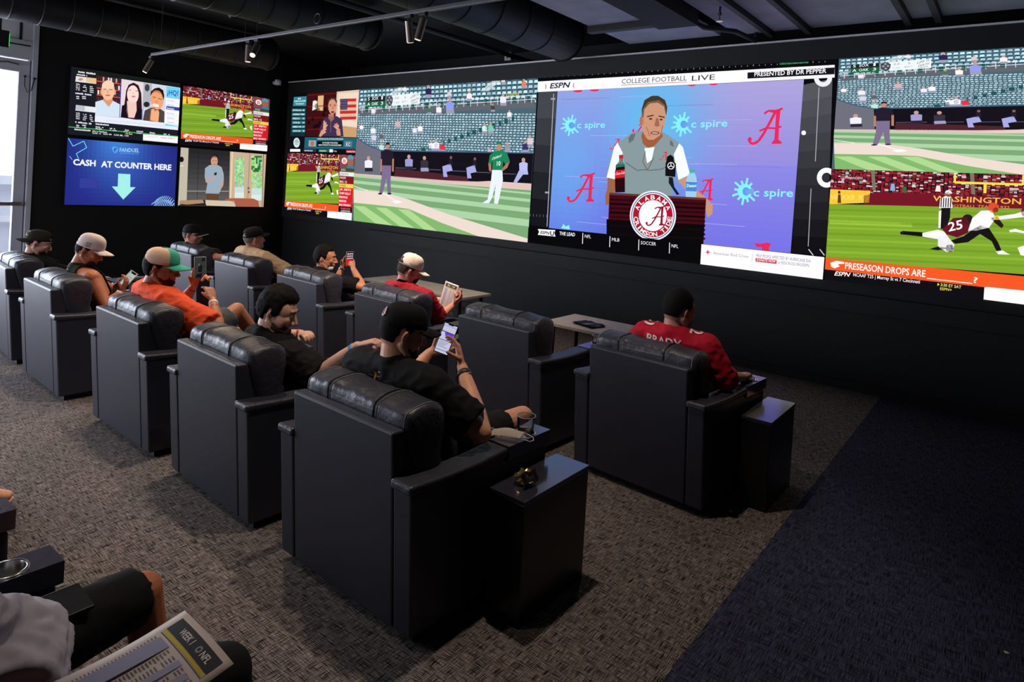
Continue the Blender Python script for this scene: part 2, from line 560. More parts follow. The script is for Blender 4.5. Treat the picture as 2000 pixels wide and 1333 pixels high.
m_bulb = mat('warm_bulb', (1, 0.85, 0.65), 0.4, emit=((1.0, 0.80, 0.55), 14.0), var=(3, 0.02))
m_bulb_off = mat('dim_bulb', (1, 0.85, 0.65), 0.4, emit=((1.0, 0.80, 0.55), 1.2), var=(3, 0.02))
def spotlight(x, aim, label, lit, energy=0, cone=60):
    t = empty('track_spotlight', (x, TRY, TRZ))
    dvec = Vector(aim).normalized()
    bm = bmesh.new()
    box(bm, -0.04, 0.04, -0.02, 0.02, -0.03, 0.0, 0.004)
    obj('adapter', bm, m_black, t)
    bm = bmesh.new()
    top = Vector((0, 0, -0.07))
    tube(bm, [(0, 0, -0.03), top], 0.008, 8)
    obj('swivel', bm, m_black, t)
    bm = bmesh.new()
    a, b = top - dvec * 0.02, top + dvec * 0.17
    tube(bm, [a, a + dvec * 0.004, b], [0.025, 0.033, 0.033], 18)
    obj('barrel', bm, m_spot, t, False)
    bm = bmesh.new()
    tube(bm, [b - dvec * 0.005, b + dvec * 0.004], [0.028, 0.026], 16)
    obj('lens', bm, m_bulb if lit else m_bulb_off, t)
    tag(t, label, 'spotlight', 'track spotlights')
    if energy:
        wl = Vector((x, TRY, TRZ)) + b + dvec * 0.02
        l = lamp('spot_beam', 'SPOT', wl, energy, (1.0, 0.78, 0.55), wl + dvec, 0.04, spot=cone, blend=0.7)
    return t
spotlight(-9.36, (-0.25, -0.35, -0.9), 'leftmost track spotlight with glowing lens above the upper left television', True, 130)
spotlight(-6.95, (0.0, 0.0, -1.0), 'upright track spotlight next to the brightly glowing one', False, 70, 80)
spotlight(-6.78, (0.38, -0.50, -0.75), 'brightly glowing track spotlight left of the long duct', True, 160)
spotlight(-4.36, (-0.10, 0.30, -1.0), 'copper coloured track spotlight hanging straight down near the round speaker', False, 230, 75)
spotlight(-4.18, (-0.22, -0.1, -1.0), 'copper coloured track spotlight tilted left near the round speaker', False, 110, 85)
# further warm downlights over the near row (out of frame)
DL = ['over the white cap and tank top', 'over the bearded man in black', 'over the near side table', 'over the red jersey', 'over the aisle behind the orange shirt', 'over the aisle behind the bearded man']
for k, (x, y, e) in enumerate([(-6.5, 2.5, 190), (-4.4, 2.6, 220), (-2.2, 2.7, 210), (-2.6, 4.9, 45), (-5.0, 0.8, 60), (-2.9, 0.8, 60)]):
    t = empty('downlight', (x, y, ZC - 0.05))
    bm = bmesh.new()
    lathe(bm, [(0.05, 0.05), (0.05, 0.0), (0.07, 0.0), (0.07, 0.05)], 20)
    obj('trim_ring', bm, m_black, t)
    bm = bmesh.new()
    lathe(bm, [(0.0, 0.02), (0.05, 0.02)], 20)
    obj('lens', bm, m_bulb_off, t)
    tag(t, 'recessed warm ceiling downlight ' + DL[k], 'downlight', 'recessed downlights')
    lamp('downlight_beam', 'SPOT', (x, y, ZC - 0.07), e, (1.0, 0.84, 0.68), (x, y, 0), 0.06, spot=75, blend=0.6)

# ---------------------------------------------------------------- recliner
HP, WA, ZP, ZA, DEP = 0.367, 0.118, 0.894, 0.706, 0.905
m_leather = mat('navy_leather', rgb(39, 41, 54), 0.45, var=(6, 0.12), bump=(220, 0.25, 0.002), spec=0.5)
m_leather2 = mat('soft_leather', rgb(41, 42, 53), 0.44, var=(9, 0.15), bump=(34, 0.5, 0.008), spec=0.5)
m_plinth = mat('plinth_black', rgb(10, 10, 11), 0.8, var=(5, 0.1))
m_stitch = mat('grey_stitch', rgb(120, 118, 120), 0.7, var=(50, 0.2))
m_console = mat('console_vinyl', rgb(70, 68, 82), 0.2, var=(30, 0.1), spec=1.0)
m_cupin = mat('cup_well', rgb(60, 52, 44), 0.25, 0.9, var=(6, 0.3))

CUSH_DROP = 0.015
def cushion_profile():
    P = [(0.13, 0.44), (0.085, 0.60), (0.045, 0.76), (0.012, 0.86), (0.006, 0.935), (0.024, 0.978), (0.095, 0.992), (0.185, 0.986),
         (0.236, 0.948), (0.250, 0.865), (0.235, 0.80), (0.245, 0.72), (0.262, 0.62), (0.27, 0.52), (0.25, 0.45)]
    out = []
    n = len(P)
    for i in range(n):
        p0, p1, p2, p3 = P[(i - 1) % n], P[i], P[(i + 1) % n], P[(i + 2) % n]
        for k in range(3):
            t = k / 3
            out.append(tuple(0.5 * ((2 * p1[j]) + (-p0[j] + p2[j]) * t + (2 * p0[j] - 5 * p1[j] + 4 * p2[j] - p3[j]) * t * t + (-p0[j] + 3 * p1[j] - 3 * p2[j] + p3[j]) * t ** 3) for j in (0, 1)))
    return [(y, z - CUSH_DROP) for y, z in out]
CP = cushion_profile()
CC = (0.145, 0.72)
SEAMS = (-0.17, 0.17)
def cushion_point(x, k, grow=0.0):
    y, z = CP[k]
    a = abs(x) / 0.365
    s = 1 - 0.10 * a ** 10
    dy, dz = (y - CC[0]) * s, (z - CC[1]) * (1 - 0.035 * a ** 10)
    L = math.hypot(dy, dz) + 1e-6
    g = grow
    for sx in SEAMS:
        g -= 0.008 * math.exp(-((x - sx) / 0.009) ** 2)
        g += 0.004 * math.exp(-((x - sx) / 0.06) ** 2)
    wr = noise.noise(Vector((x * 9, z * 22, y * 8))) * 0.009 * (0.5 + a) + noise.noise(Vector((x * 30, z * 14 + 5, y * 20))) * 0.003
    if z < 0.84 and y > 0.1:
        wr += 0.006 * math.sin(z * 55 + x * 6) * min(1, (0.84 - z) * 8)
    g += wr
    return Vector((x, CC[0] + dy + dy / L * g, CC[1] + dz + dz / L * g))
def make_recliner():
    root = empty('recliner')
    bbox_obj('plinth', -0.44, 0.44, 0.05, 0.84, 0.0, 0.06, m_plinth, root)
    bm = bmesh.new()
    prism_x(bm, [(0, 0.045), (-0.06, ZP), (0.006, ZP), (0.12, 0.62), (0.14, 0.3), (0.14, 0.045)], -HP + 0.002, HP - 0.002, 0.012, 3)
    obj('back_panel', bm, m_leather, root)
    for s in (-1, 1):
        x0, x1 = sorted((s * HP, s * (HP + WA)))
        bm = bmesh.new()
        prism_x(bm, [(0.0, 0.045), (-0.045, 0.672), (0.55, 0.655), (0.56, 0.625), (0.89, 0.625), (0.90, 0.045)], x0 + 0.001, x1 - 0.004, 0.012, 3)
        arm = obj('arm', bm, m_leather, root)
        bm = bmesh.new()
        prism_x(bm, [(-0.06, 0.664), (-0.058, 0.706), (0.15, 0.694), (0.35, 0.690), (0.565, 0.700), (0.565, 0.655), (0.3, 0.652)], x0 - 0.006, x1 + 0.006, 0.014, 3)
        obj('arm_pad', bm, m_leather2, arm)
        # console with a real cup well
        bm = bmesh.new()
        cx, cy, R = (x0 + x1) / 2, 0.775, 0.047
        X0, X1, Y0, Y1 = x0 - 0.004, x1 + 0.004, 0.570, 0.905
        n = 28
        ring_o, ring_i = [], []
        for k in range(n):
            t = 2 * math.pi * (k + 0.5) / n
            c_, s_ = math.cos(t), math.sin(t)
            hx = (X1 - cx) / abs(c_) if abs(c_) > 1e-6 else 9
            hy = ((Y1 - cy) if s_ > 0 else (cy - Y0)) / abs(s_) if abs(s_) > 1e-6 else 9
            q = min(hx, hy)
            ring_o.append(bm.verts.new((cx + c_ * q, cy + s_ * q, 0.702)))
            ring_i.append(bm.verts.new((cx + c_ * R, cy + s_ * R, 0.702)))
        corners = [(X1, Y1), (X0, Y1), (X0, Y0), (X1, Y0)]
        for v, (qx, qy) in [(min(ring_o, key=lambda w: (w.co.x - qx) ** 2 + (w.co.y - qy) ** 2), (qx, qy)) for qx, qy in corners]:
            v.co.x, v.co.y = qx, qy
        low = [bm.verts.new((v.co.x, v.co.y, 0.632)) for v in ring_o]
        for k in range(n):
            j = (k + 1) % n
            bm.faces.new((ring_i[k], ring_o[k], ring_o[j], ring_i[j]))
            bm.faces.new((ring_o[k], low[k], low[j], ring_o[j]))
        bm.faces.new(list(reversed(low)))
        obj('console', bm, m_console, arm)
        bm = bmesh.new()
        lathe(bm, [(0.0, 0.640), (0.042, 0.642), (0.046, 0.65), (0.046, 0.704), (0.049, 0.7075), (0.056, 0.7055), (0.057, 0.702)], 28, (cx, cy, 0))
        obj('cup_holder', bm, m_steel, arm, True)
    bm = bmesh.new()
    box(bm, -HP + 0.004, HP - 0.004, 0.18, 0.87, 0.27, 0.475, 0.05, 4)
    obj('seat_cushion', bm, m_leather2, root, True)
    bbox_obj('front_panel', -HP + 0.004, HP - 0.004, 0.14, 0.86, 0.06, 0.28, m_leather, root, 0.01)
    # overstuffed back cushion with two stitched seams
    bm = bmesh.new()
    xs = [-0.365 + 0.73 * i / 48 for i in range(49)]
    rows = [[bm.verts.new(cushion_point(x, k)) for k in range(len(CP))] for x in xs]
    n = len(CP)
    for i in range(len(xs) - 1):
        for k in range(n):
            j = (k + 1) % n
            bm.faces.new((rows[i][k], rows[i][j], rows[i + 1][j], rows[i + 1][k]))
    for row, sgn in ((rows[0], -1), (rows[-1], 1)):
        prev = row
        for sc_, dx in ((0.9, 0.012), (0.6, 0.022), (0.2, 0.026)):
            new = [bm.verts.new((v.co.x + sgn * dx, CC[0] + (v.co.y - CC[0]) * sc_, CC[1] + (v.co.z - CC[1]) * sc_)) for v in row]
            for k in range(n):
                j = (k + 1) % n
                bm.faces.new((prev[k], prev[j], new[j], new[k]) if sgn > 0 else (prev[k], new[k], new[j], prev[j]))
            prev = new
        bm.faces.new(prev)
    bmesh.ops.recalc_face_normals(bm, faces=bm.faces[:])
    cu = obj('back_cushion', bm, m_leather2, root, True)
    for sx in SEAMS:
        for off in (-0.011, 0.011):
            bm = bmesh.new()
            tube(bm, [cushion_point(sx + off, k, 0.0015) for k in range(9, 40)], 0.0022, 5)
            obj('seam', bm, m_stitch if off > 0 else m_plinth, cu)
    bm = bmesh.new()
    tube(bm, [cushion_point(-0.16 + 0.32 * i / 16, 12, 0.0012) for i in range(17)], 0.0022, 5)
    obj('seam', bm, m_stitch, cu)
    for sgn in (-1, 1):
        bm = bmesh.new()
        tube(bm, [cushion_point(sgn * 0.35, k, 0.0015) for k in range(9, 44)], 0.0025, 5)
        obj('seam', bm, m_stitch, cu)
    tag(root, 'recliner', 'recliner', 'navy leather recliners in rows')
    return root
CHAIRS = {  # x, y (rear foot line), yaw, label
    'A': (-2.368, 1.951, -1.44, 'navy leather recliner holding the man in black cap, beside the near black side table'),
    'B': (-3.651, 1.993, -2.25, 'navy leather recliner holding the bearded man in a black shirt'),
    'C': (-4.916, 2.016, -0.82, 'navy leather recliner holding the man in the orange shirt'),
    'D': (-6.454, 2.001, -1.82, 'navy leather recliner holding the man in the white cap and tank top'),
    'E': (-7.787, 2.073, -4.8, 'navy leather recliner cut by the left edge, under the man in a backwards black cap'),
    'F': (-1.902, 3.933, -4.2, 'navy leather recliner holding the person in the red jersey, beside the far side table'),
    'G': (-3.134, 3.962, -2.43, 'empty navy leather recliner between the red jersey and the white cap reader'),
    'H': (-4.371, 3.912, -3.23, 'navy leather recliner holding the reader in red with a white cap'),
    'I': (-5.657, 3.950, -2.67, 'navy leather recliner holding the man photographing with a red phone screen'),
    'J': (-6.889, 3.949, -0.87, 'navy leather recliner holding the man in the tan shirt'),
    'K': (-8.15, 3.96, -1.0, 'farthest navy leather recliner, holding the grey haired man in a white-edged black cap'),
    'R': (-1.925, -0.105, 0.0, 'nearest navy leather recliner at the bottom left, holding the person reading a sheet'),
    'S': (-3.235, -0.105, 0.0, 'navy leather recliner at the left edge, only its arm console showing'),
    'T': (-4.60, -0.02, -6.0, 'navy leather recliner beyond the left edge, behind the tan shoe'),
}
proto = make_recliner()
CH = {}
for i, (k, (x, y, a, lab)) in enumerate(CHAIRS.items()):
    o = proto if i == 0 else copy_tree(proto)
    o.location = (x, y, 0)
    o.rotation_euler = (0, 0, math.radians(a))
    o['label'] = lab
    CH[k] = o
def chair_m(k):
    x, y, a, _ = CHAIRS[k]
    return Matrix.Translation((x, y, 0)) @ Matrix.Rotation(math.radians(a), 4, 'Z')

# side tables: plain black boxes with a lid
m_sidebox = mat('side_table_black', rgb(12, 12, 14), 0.3, var=(6, 0.2))
m_sidetop = mat('side_table_top', rgb(46, 44, 54), 0.16, var=(20, 0.1), spec=1.0)
def side_table(x, y, a, w_, dpt, label):
    t = empty('side_table', (x, y, 0), a)
    bbox_obj('body', 0.004, w_ - 0.004, 0.004, dpt - 0.004, 0.0, 0.548, m_sidebox, t, 0.004)
    bbox_obj('top', 0, w_, 0, dpt, 0.548, 0.57, m_sidetop, t, 0.003)
    return tag(t, label, 'side table', 'black side tables')
side_table(-1.842, 2.345, 0.0, 0.205, 0.545, 'black box side table with crumpled foil on it, beside the near recliner')
side_table(-1.338, 4.262, 0.0, 0.19, 0.555, 'bare black box side table beside the red jersey recliner')

# counter tables in front of the second row
m_tabletop = mat('table_laminate', rgb(164, 154, 146), 0.5, var=(14, 0.12), bump=(60, 0.1, 0.001))
m_tleg = mat('table_leg', rgb(14, 14, 15), 0.5, 0.4, var=(6, 0.1))
def counter(x, y, w_, dpt, z, label, a=0.0):
    t = empty('counter_table', (x, y, 0), a)
    bbox_obj('tabletop', 0, w_, 0, dpt, z - 0.03, z, m_tabletop, t, 0.004)
    for lx in (0.08, w_ - 0.08):
        for ly in (0.08, dpt - 0.08):
            bm = bmesh.new()
            tube(bm, [(lx, ly, z - 0.03), (lx, ly, 0.0)], 0.02, 10)
            obj('leg', bm, m_tleg, t)
    return tag(t, label, 'table', 'grey tables in front of the second row')
counter(-3.62, 5.28, 1.45, 0.60, 0.65, 'grey table in front of the empty recliner, a booklet lying on it')
counter(-6.35, 5.32, 1.62, 0.52, 0.70, 'grey table in front of the reader in the white cap')
# ---------------------------------------------------------------- screens
_TXT = {}
def text_tris(s, bold=0.0, mono=False):
    """triangles of a string, x scaled to 0..1, baseline 0, cap height 1"""
    key = (s, bold)
    if key in _TXT:
        return _TXT[key]
    cu = bpy.data.curves.new('t', 'FONT')
    cu.body = s
    cu.size = 1.0
    cu.resolution_u = 2
    cu.offset = bold * 0.5
    cu.fill_mode = 'FRONT'
    o = bpy.data.objects.new('t', cu)
    COL.objects.link(o)
    dg = bpy.context.evaluated_depsgraph_get()
    me = bpy.data.meshes.new_from_object(o.evaluated_get(dg))
    me.calc_loop_triangles()
    co = np.zeros(len(me.vertices) * 3)
    me.vertices.foreach_get('co', co)
    co = co.reshape(-1, 3)[:, :2]
    tri = np.zeros(len(me.loop_triangles) * 3, dtype=int)
    me.loop_triangles.foreach_get('vertices', tri)
    x0, x1 = co[:, 0].min(), co[:, 0].max()
    co[:, 0] = (co[:, 0] - x0) / (x1 - x0)
    co[:, 1] /= 0.73
    T = co[tri].reshape(-1, 3, 2)
    bpy.data.objects.remove(o)
    bpy.data.meshes.remove(me)
    bpy.data.curves.remove(cu)
    _TXT[key] = T
    return T

def glow_material(name, strength):
    m = bpy.data.materials.new(name)
    m.use_nodes = True
    nt = m.node_tree
    for n in list(nt.nodes):
        nt.nodes.remove(n)
    out = nt.nodes.new('ShaderNodeOutputMaterial')
    e = nt.nodes.new('ShaderNodeEmission')
    a = nt.nodes.new('ShaderNodeVertexColor')
    a.layer_name = 'ink'
    nt.links.new(a.outputs['Color'], e.inputs['Color'])
    e.inputs['Strength'].default_value = strength
    nt.links.new(e.outputs[0], out.inputs[0])
    return m
def print_material(name, rough=0.8):
    m = bpy.data.materials.new(name)
    m.use_nodes = True
    nt = m.node_tree
    b = nt.nodes['Principled BSDF']
    b.inputs['Roughness'].default_value = rough
    a = nt.nodes.new('ShaderNodeVertexColor')
    a.layer_name = 'ink'
    nt.links.new(a.outputs['Color'], b.inputs['Base Color'])
    return m
m_led = glow_material('led_pixels', 1.18)
m_tv = glow_material('tv_pixels', 1.1)

class Canvas:
    """flat picture: polygons in plane coordinates, later ones lie in front"""
    def __init__(self, to_plane=None, k=(0, 0, 1)):
        self.items = []
        self.to_plane = to_plane
        self.k = k
        self.layer = 0
    def p(self, x, y):
        x, y = self.k[0] + x * self.k[2], self.k[1] + y * self.k[2]
        return self.to_plane(x, y) if self.to_plane else (x, y)
    def up(self):
        self.layer += 1
    def raw(self, pts, col, layer=None):
        self.items.append((pts, rgb(*col) if not isinstance(col, str) else col, self.layer if layer is None else layer))
    def poly(self, pts, col):
        self.raw([self.p(*q) for q in pts], col)
    def rect(self, x0, y0, x1, y1, col):
        self.poly([(x0, y0), (x1, y0), (x1, y1), (x0, y1)], col)
    def quad4(self, a, b, c, d, col):
        self.poly([a, b, c, d], col)
    def ell(self, cx, cy, rx, ry, col, n=18, rot=0.0, a0=0.0, a1=360.0):
        c_, s_ = math.cos(math.radians(rot)), math.sin(math.radians(rot))
        P = []
        full = a1 - a0 >= 360
        for i in range(n if full else n + 1):
            t = math.radians(a0 + (a1 - a0) * i / n)
            x, y = rx * math.cos(t), ry * math.sin(t)
            P.append((cx + x * c_ - y * s_, cy + x * s_ + y * c_))
        self.poly(P, col)
    def line(self, pts, w, col):
        for (x0, y0), (x1, y1) in zip(pts, pts[1:]):
            dx, dy = x1 - x0, y1 - y0
            L = math.hypot(dx, dy) or 1
            nx, ny = -dy / L * w / 2, dx / L * w / 2
            self.poly([(x0 + nx, y0 + ny), (x1 + nx, y1 + ny), (x1 - nx, y1 - ny), (x0 - nx, y0 - ny)], col)
    def grad(self, a, b, c, d, n, c0, c1, horizontal=False):
        """bands between two colours, a b top edge, d c bottom edge"""
        for i in range(n):
            t0, t1 = i / n, (i + 1) / n
            L = lambda p, q, t: (p[0] + (q[0] - p[0]) * t, p[1] + (q[1] - p[1]) * t)
            col = tuple(c0[j] + (c1[j] - c0[j]) * (i + 0.5) / n for j in range(3))
            if horizontal:
                self.poly([L(a, b, t0), L(a, b, t1), L(d, c, t1), L(d, c, t0)], col)
            else:
                self.poly([L(a, d, t0), L(b, c, t0), L(b, c, t1), L(a, d, t1)], col)
    def text(self, s, p0, p1, h, col, bold=0.0, slant=0.0):
        A, B = self.p(*p0), self.p(*p1)
        C = self.p(p0[0], p0[1] - h)
        ux, uy = B[0] - A[0], B[1] - A[1]
        vx, vy = C[0] - A[0], C[1] - A[1]
        if abs(uy) < abs(ux):
            vx = 0.0 if abs(vx) < abs(vy) * 0.3 else vx
        vx += slant * (ux / (math.hypot(ux, uy) or 1)) * abs(vy)
        for t in text_tris(s, bold):
            self.raw([(A[0] + ux * q[0] + vx * q[1], A[1] + uy * q[0] + vy * q[1]) for q in t], col)
    def scribble(self, p0, p1, h, col, rnd, n=14):
        """tiny unreadable print: a broken line of dashes"""
        for i in range(n):
            if rnd.random() < 0.15:
                continue
            t0, t1 = i / n, (i + 0.78) / n
            hh = h * (0.7 + 0.3 * rnd.random())
            x0, y0 = p0[0] + (p1[0] - p0[0]) * t0, p0[1] + (p1[1] - p0[1]) * t0
            x1, y1 = p0[0] + (p1[0] - p0[0]) * t1, p0[1] + (p1[1] - p0[1]) * t1
            self.poly([(x0, y0 - hh), (x1, y1 - hh), (x1, y1), (x0, y0)], col)
    def subdivide(self, n=2):
        out = []
        for pts, col, lay in self.items:
            tris = [[pts[0], pts[i], pts[i + 1]] for i in range(1, len(pts) - 1)]
            for _ in range(n):
                new = []
                for a, b, c in tris:
                    ab, bc, ca = [((p[0] + q[0]) / 2, (p[1] + q[1]) / 2) for p, q in ((a, b), (b, c), (c, a))]
                    new += [[a, ab, ca], [ab, b, bc], [ca, bc, c], [ab, bc, ca]]
                tris = new
            out += [(t, col, lay) for t in tris]
        self.items = out
        return self
    def build(self, name, m, frame, parent, step=0.0007, rect=None, loc=None):
        """frame(a, b, depth) -> point; rect clips (a0, b0, a1, b1)"""
        V, F, CI = [], [], []
        for pts, col, lay in self.items:
            if rect:
                pts = clip(pts, rect)
                if len(pts) < 3:
                    continue
            ar = sum(pts[i][0] * pts[(i + 1) % len(pts)][1] - pts[(i + 1) % len(pts)][0] * pts[i][1] for i in range(len(pts)))
            if ar < 0:
                pts = pts[::-1]
            s = len(V)
            V.extend(frame(a, b, lay * step) for a, b in pts)
            F.append(tuple(range(s, s + len(pts))))
            CI.append((col, len(pts)))
        me = bpy.data.meshes.new(name)
        me.from_pydata(V, [], F)
        at = me.color_attributes.new('ink', 'FLOAT_COLOR', 'CORNER')
        arr = np.ones((len(me.loops), 4), dtype=np.float32)
        i = 0
        for col, n in CI:
            arr[i:i + n, :3] = col
            i += n
        at.data.foreach_set('color', arr.ravel())
        me.update()
        o = link(name, me, m, parent, loc=loc)
        o['kind'] = 'stuff'
        return o
def clip(pts, r):
    for axis, lim, keep in ((0, r[0], 1), (0, r[2], -1), (1, r[1], 1), (1, r[3], -1)):
        out = []
        n = len(pts)
        for i in range(n):
            a, b = pts[i], pts[(i + 1) % n]
            ia, ib = keep * (a[axis] - lim) >= 0, keep * (b[axis] - lim) >= 0
            if ia:
                out.append(a)
            if ia != ib:
                t = (lim - a[axis]) / (b[axis] - a[axis])
                out.append((a[0] + (b[0] - a[0]) * t, a[1] + (b[1] - a[1]) * t))
        pts = out
        if len(pts) < 3:
            return []
    return pts

def led_plane(px, py):
    p = at_y(px, py, YW)
    return (p.x, p.z)
def tv_plane(px, py):
    p = at_x(px, py, XL + 0.06)
    return (p.y, p.z)
def unit(src, plane):
    a0, b0, a1, b1 = src
    return lambda px, py: (lambda q: ((q[0] - a0) / (a1 - a0), (q[1] - b0) / (b1 - b0)))(plane(px, py))
ZT, ZB = 3.525, 1.137
A0, A1, A2, A3, A4 = -11.74, -9.62, -5.625, -1.635, 0.49
ZM = 2.335
K2 = (540, 120, 0.2701)
K3 = (1030, 90, 0.35260)
K4 = (1580, 60, 0.42)

# --- stadium feed (unit coordinates)
def person2d(c, x, y, h, shirt, trousers, skin=(170, 120, 95), cap=None, pose=0):
    """small standing figure, feet at (x, y), in the canvas' crop pixels"""
    w = h * 0.13
    c.poly([(x - w * 1.0, y), (x - w * 0.75, y - h * 0.50), (x + w * 0.85, y - h * 0.50), (x + w * 1.15, y), (x + w * 0.45, y), (x + w * 0.1, y - h * 0.36), (x - w * 0.4, y)], trousers)
    c.poly([(x - w * 0.95, y - h * 0.46), (x - w * 1.2, y - h * 0.80), (x - w * 0.5, y - h * 0.86), (x + w * 0.6, y - h * 0.86), (x + w * 1.25, y - h * 0.80), (x + w * 0.95, y - h * 0.46)], shirt)
    c.poly([(x - w * 1.2, y - h * 0.80), (x - w * 1.65, y - h * 0.50), (x - w * 1.25, y - h * 0.48), (x - w * 0.85, y - h * 0.7)], skin)
    c.poly([(x + w * 1.2, y - h * 0.80), (x + w * 1.65, y - h * 0.50), (x + w * 1.25, y - h * 0.48), (x + w * 0.85, y - h * 0.7)], skin)
    c.ell(x, y - h * 0.925, w * 0.52, h * 0.07, skin, 10)
    if cap:
        c.poly([(x - w * 0.6, y - h * 0.94), (x - w * 0.4, y - h * 0.995), (x + w * 0.4, y - h * 0.995), (x + w * 0.75, y - h * 0.94)], cap)
def sitter2d(c, x, y, h, shirt, low, skin=(190, 150, 130), rnd=random):
    c.poly([(x - h * 0.3, y), (x - h * 0.32, y - h * 0.55), (x, y - h * 0.68), (x + h * 0.32, y - h * 0.55), (x + h * 0.3, y)], shirt)
    c.poly([(x - h * 0.3, y + h * 0.3), (x - h * 0.3, y), (x + h * 0.32, y), (x + h * 0.36, y + h * 0.3)], low)
    c.ell(x, y - h * 0.80, h * 0.14, h * 0.17, skin, 8)

def stadium_feed():
    rnd = random.Random(4)
    c = Canvas(unit((A1, ZB, A2, ZT), led_plane), K2)
    U = lambda pts, col: c.raw(pts, col)
    U([(0, 0), (1, 0), (1, 1), (0, 1)], (70, 96, 108))
    c.up()
    # seats: rows of pale backs over dark gaps, in unit coordinates, larger towards the top
    def seats(y0, y1, rows, n, x0, x1, sl, light, dark):
        for r in range(rows):
            t = r / rows
            y = y0 + (y1 - y0) * t
            hgt = (y1 - y0) / rows
            off = rnd.random() * 0.5
            for i in range(n):
                x = x0 + (x1 - x0) * (i + off) / n
                yy = y + sl * (x - 0.5)
                wd = (x1 - x0) / n
                kf = 0.86 + 0.30 * rnd.random()
                l = tuple(min(255, v * kf) for v in light)
                c.raw([(x, yy + hgt * 0.42), (x + wd * 0.78, yy + hgt * 0.42), (x + wd * 0.70, yy + hgt * 0.98), (x + wd * 0.10, yy + hgt * 0.98)], l)
                if rnd.random() < 0.8:
                    c.raw([(x + wd * 0.1, yy + hgt * 0.02), (x + wd * 0.8, yy + hgt * 0.02), (x + wd * 0.74, yy + hgt * 0.38), (x + wd * 0.16, yy + hgt * 0.38)], dark)
    seats(0.84, 1.02, 6, 40, 0.0, 1.0, 0.0, (172, 208, 216), (36, 72, 96))
    seats(0.485, 0.80, 19, 58, 0.0, 1.0, -0.03, (166, 194, 206), (52, 88, 98))
    c.up()
    # concourse rail and walkway
    c.poly([(600, 345), (1870, 270), (1870, 335), (600, 390)], (92, 96, 104))
    c.up()
    for k in range(26):
        x = 620 + k * 49
        y = 372 - (x - 600) * 0.062
        c.line([(x, y - 52), (x, y + 4)], 4, (205, 212, 216))
    for dy in (-50, -22):
        c.line([(600, 374 + dy), (1870, 295 + dy)], 5, (214, 218, 222))
    for k in range(12):
        x = 640 + k * 105 + rnd.random() * 30
        y = 372 - (x - 600) * 0.062
        c.rect(x, y - 46, x + 24, y - 6, (26, 84, 78))
    c.up()
    # darker folded seats and aisle rails
    for k in range(20):
        c.rect(1690 - k * 46 + rnd.random() * 12, 400 + k * 16, 1690 - k * 46 + 30, 400 + k * 16 + 34, (30, 82, 84))
    for k in range(5):
        c.line([(800 + k * 18, 250), (890 + k * 10, 190)], 5, (214, 222, 226))
        c.line([(1480 + k * 12, 215), (1570 + k * 12, 140)], 5, (208, 216, 222))
    # spectators
    people = [(1255, 350, 90, (138, 150, 224)), (1395, 270, 60, (235, 225, 228)), (1640, 300, 70, (226, 222, 235)), (1175, 370, 60, (236, 232, 232)), (1100, 240, 70, (44, 36, 84)), (1105, 370, 50, (70, 110, 92)),
              (878, 470, 55, (205, 168, 172)), (1000, 515, 50, (220, 225, 240)), (1040, 505, 55, (236, 236, 244)), (1505, 505, 60, (200, 232, 222)), (1550, 505, 66, (120, 196, 168)), (1685, 400, 50, (238, 236, 240)),
              (1120, 630, 60, (228, 230, 240)), (1155, 630, 70, (235, 235, 242)), (1200, 640, 60, (220, 48, 76)), (1835, 600, 66, (214, 190, 200)), (1800, 640, 70, (52, 50, 100)), (700, 520, 55, (220, 228, 236)),
              (760, 560, 50, (86, 96, 108)), (705, 570, 55, (200, 205, 222)), (615, 490, 40, (238, 234, 238)), (1565, 350, 46, (64, 64, 60)), (930, 215, 40, (226, 220, 222)), (1250, 250, 45, (206, 196, 200)),
              (1790, 180, 55, (232, 120, 70)), (1640, 150, 45, (222, 206, 200)), (700, 375, 45, (222, 226, 226)), (1670, 640, 60, (150, 144, 150)), (760, 640, 55, (180, 220, 206)), (1540, 660, 40, (190, 175, 180))]
    for x, y, h, s in people:
        sitter2d(c, x, y, h, s, (150, 150, 170), rnd=rnd)
    c.up()
    # grey ramp wall on the left, dugout, field
    c.poly([(580, 555), (660, 612), (740, 640), (757, 646), (757, 822), (560, 812)], (104, 106, 118))
    c.poly([(755, 648), (1870, 660), (1870, 885), (1230, 862), (757, 822)], (20, 17, 26))
    c.up()
    c.line([(582, 552), (660, 606), (757, 645), (1300, 655), (1870, 664)], 9, (60, 88, 116))
    c.poly([(860, 775), (1210, 815), (1390, 838), (1390, 872), (850, 838)], (74, 34, 44))
    for k in range(5):
        c.line([(860 + k * 180, 770 + k * 10), (1010 + k * 180, 776 + k * 10)], 5, (86, 88, 108))
    c.poly([(560, 810), (860, 832), (1240, 862), (1870, 886), (1870, 940), (1100, 905), (560, 830)], (210, 182, 176))
    c.poly([(1220, 882), (1540, 866), (1870, 886), (1870, 946), (1560, 926)], (222, 200, 190))
    c.up()
    # grass with mown stripes
    c.poly([(560, 828), (1100, 878), (1870, 935), (1870, 1320), (560, 1160)], (118, 160, 112))
    c.up()
    strp = (164, 200, 158)
    for y0, y1, t in ((842, 858, 14), (880, 905, 22), (935, 970, 34), (1005, 1055, 50)):
        c.poly([(560, y0 - 20), (1870, y1 + 95), (1870, y1 + 95 + t), (560, y0 - 20 + t)], strp)
    c.up()
    # sandy base path
    c.poly([(560, 930), (760, 945), (840, 965), (960, 1000), (1240, 1105), (1860, 1295), (1860, 1345), (1640, 1330), (1200, 1170), (960, 1068), (850, 1052), (560, 1022)], (226, 208, 198))
    c.poly([(560, 1022), (850, 1052), (960, 1068), (1200, 1170), (1640, 1330), (560, 1180)], (124, 176, 104))
    c.up()
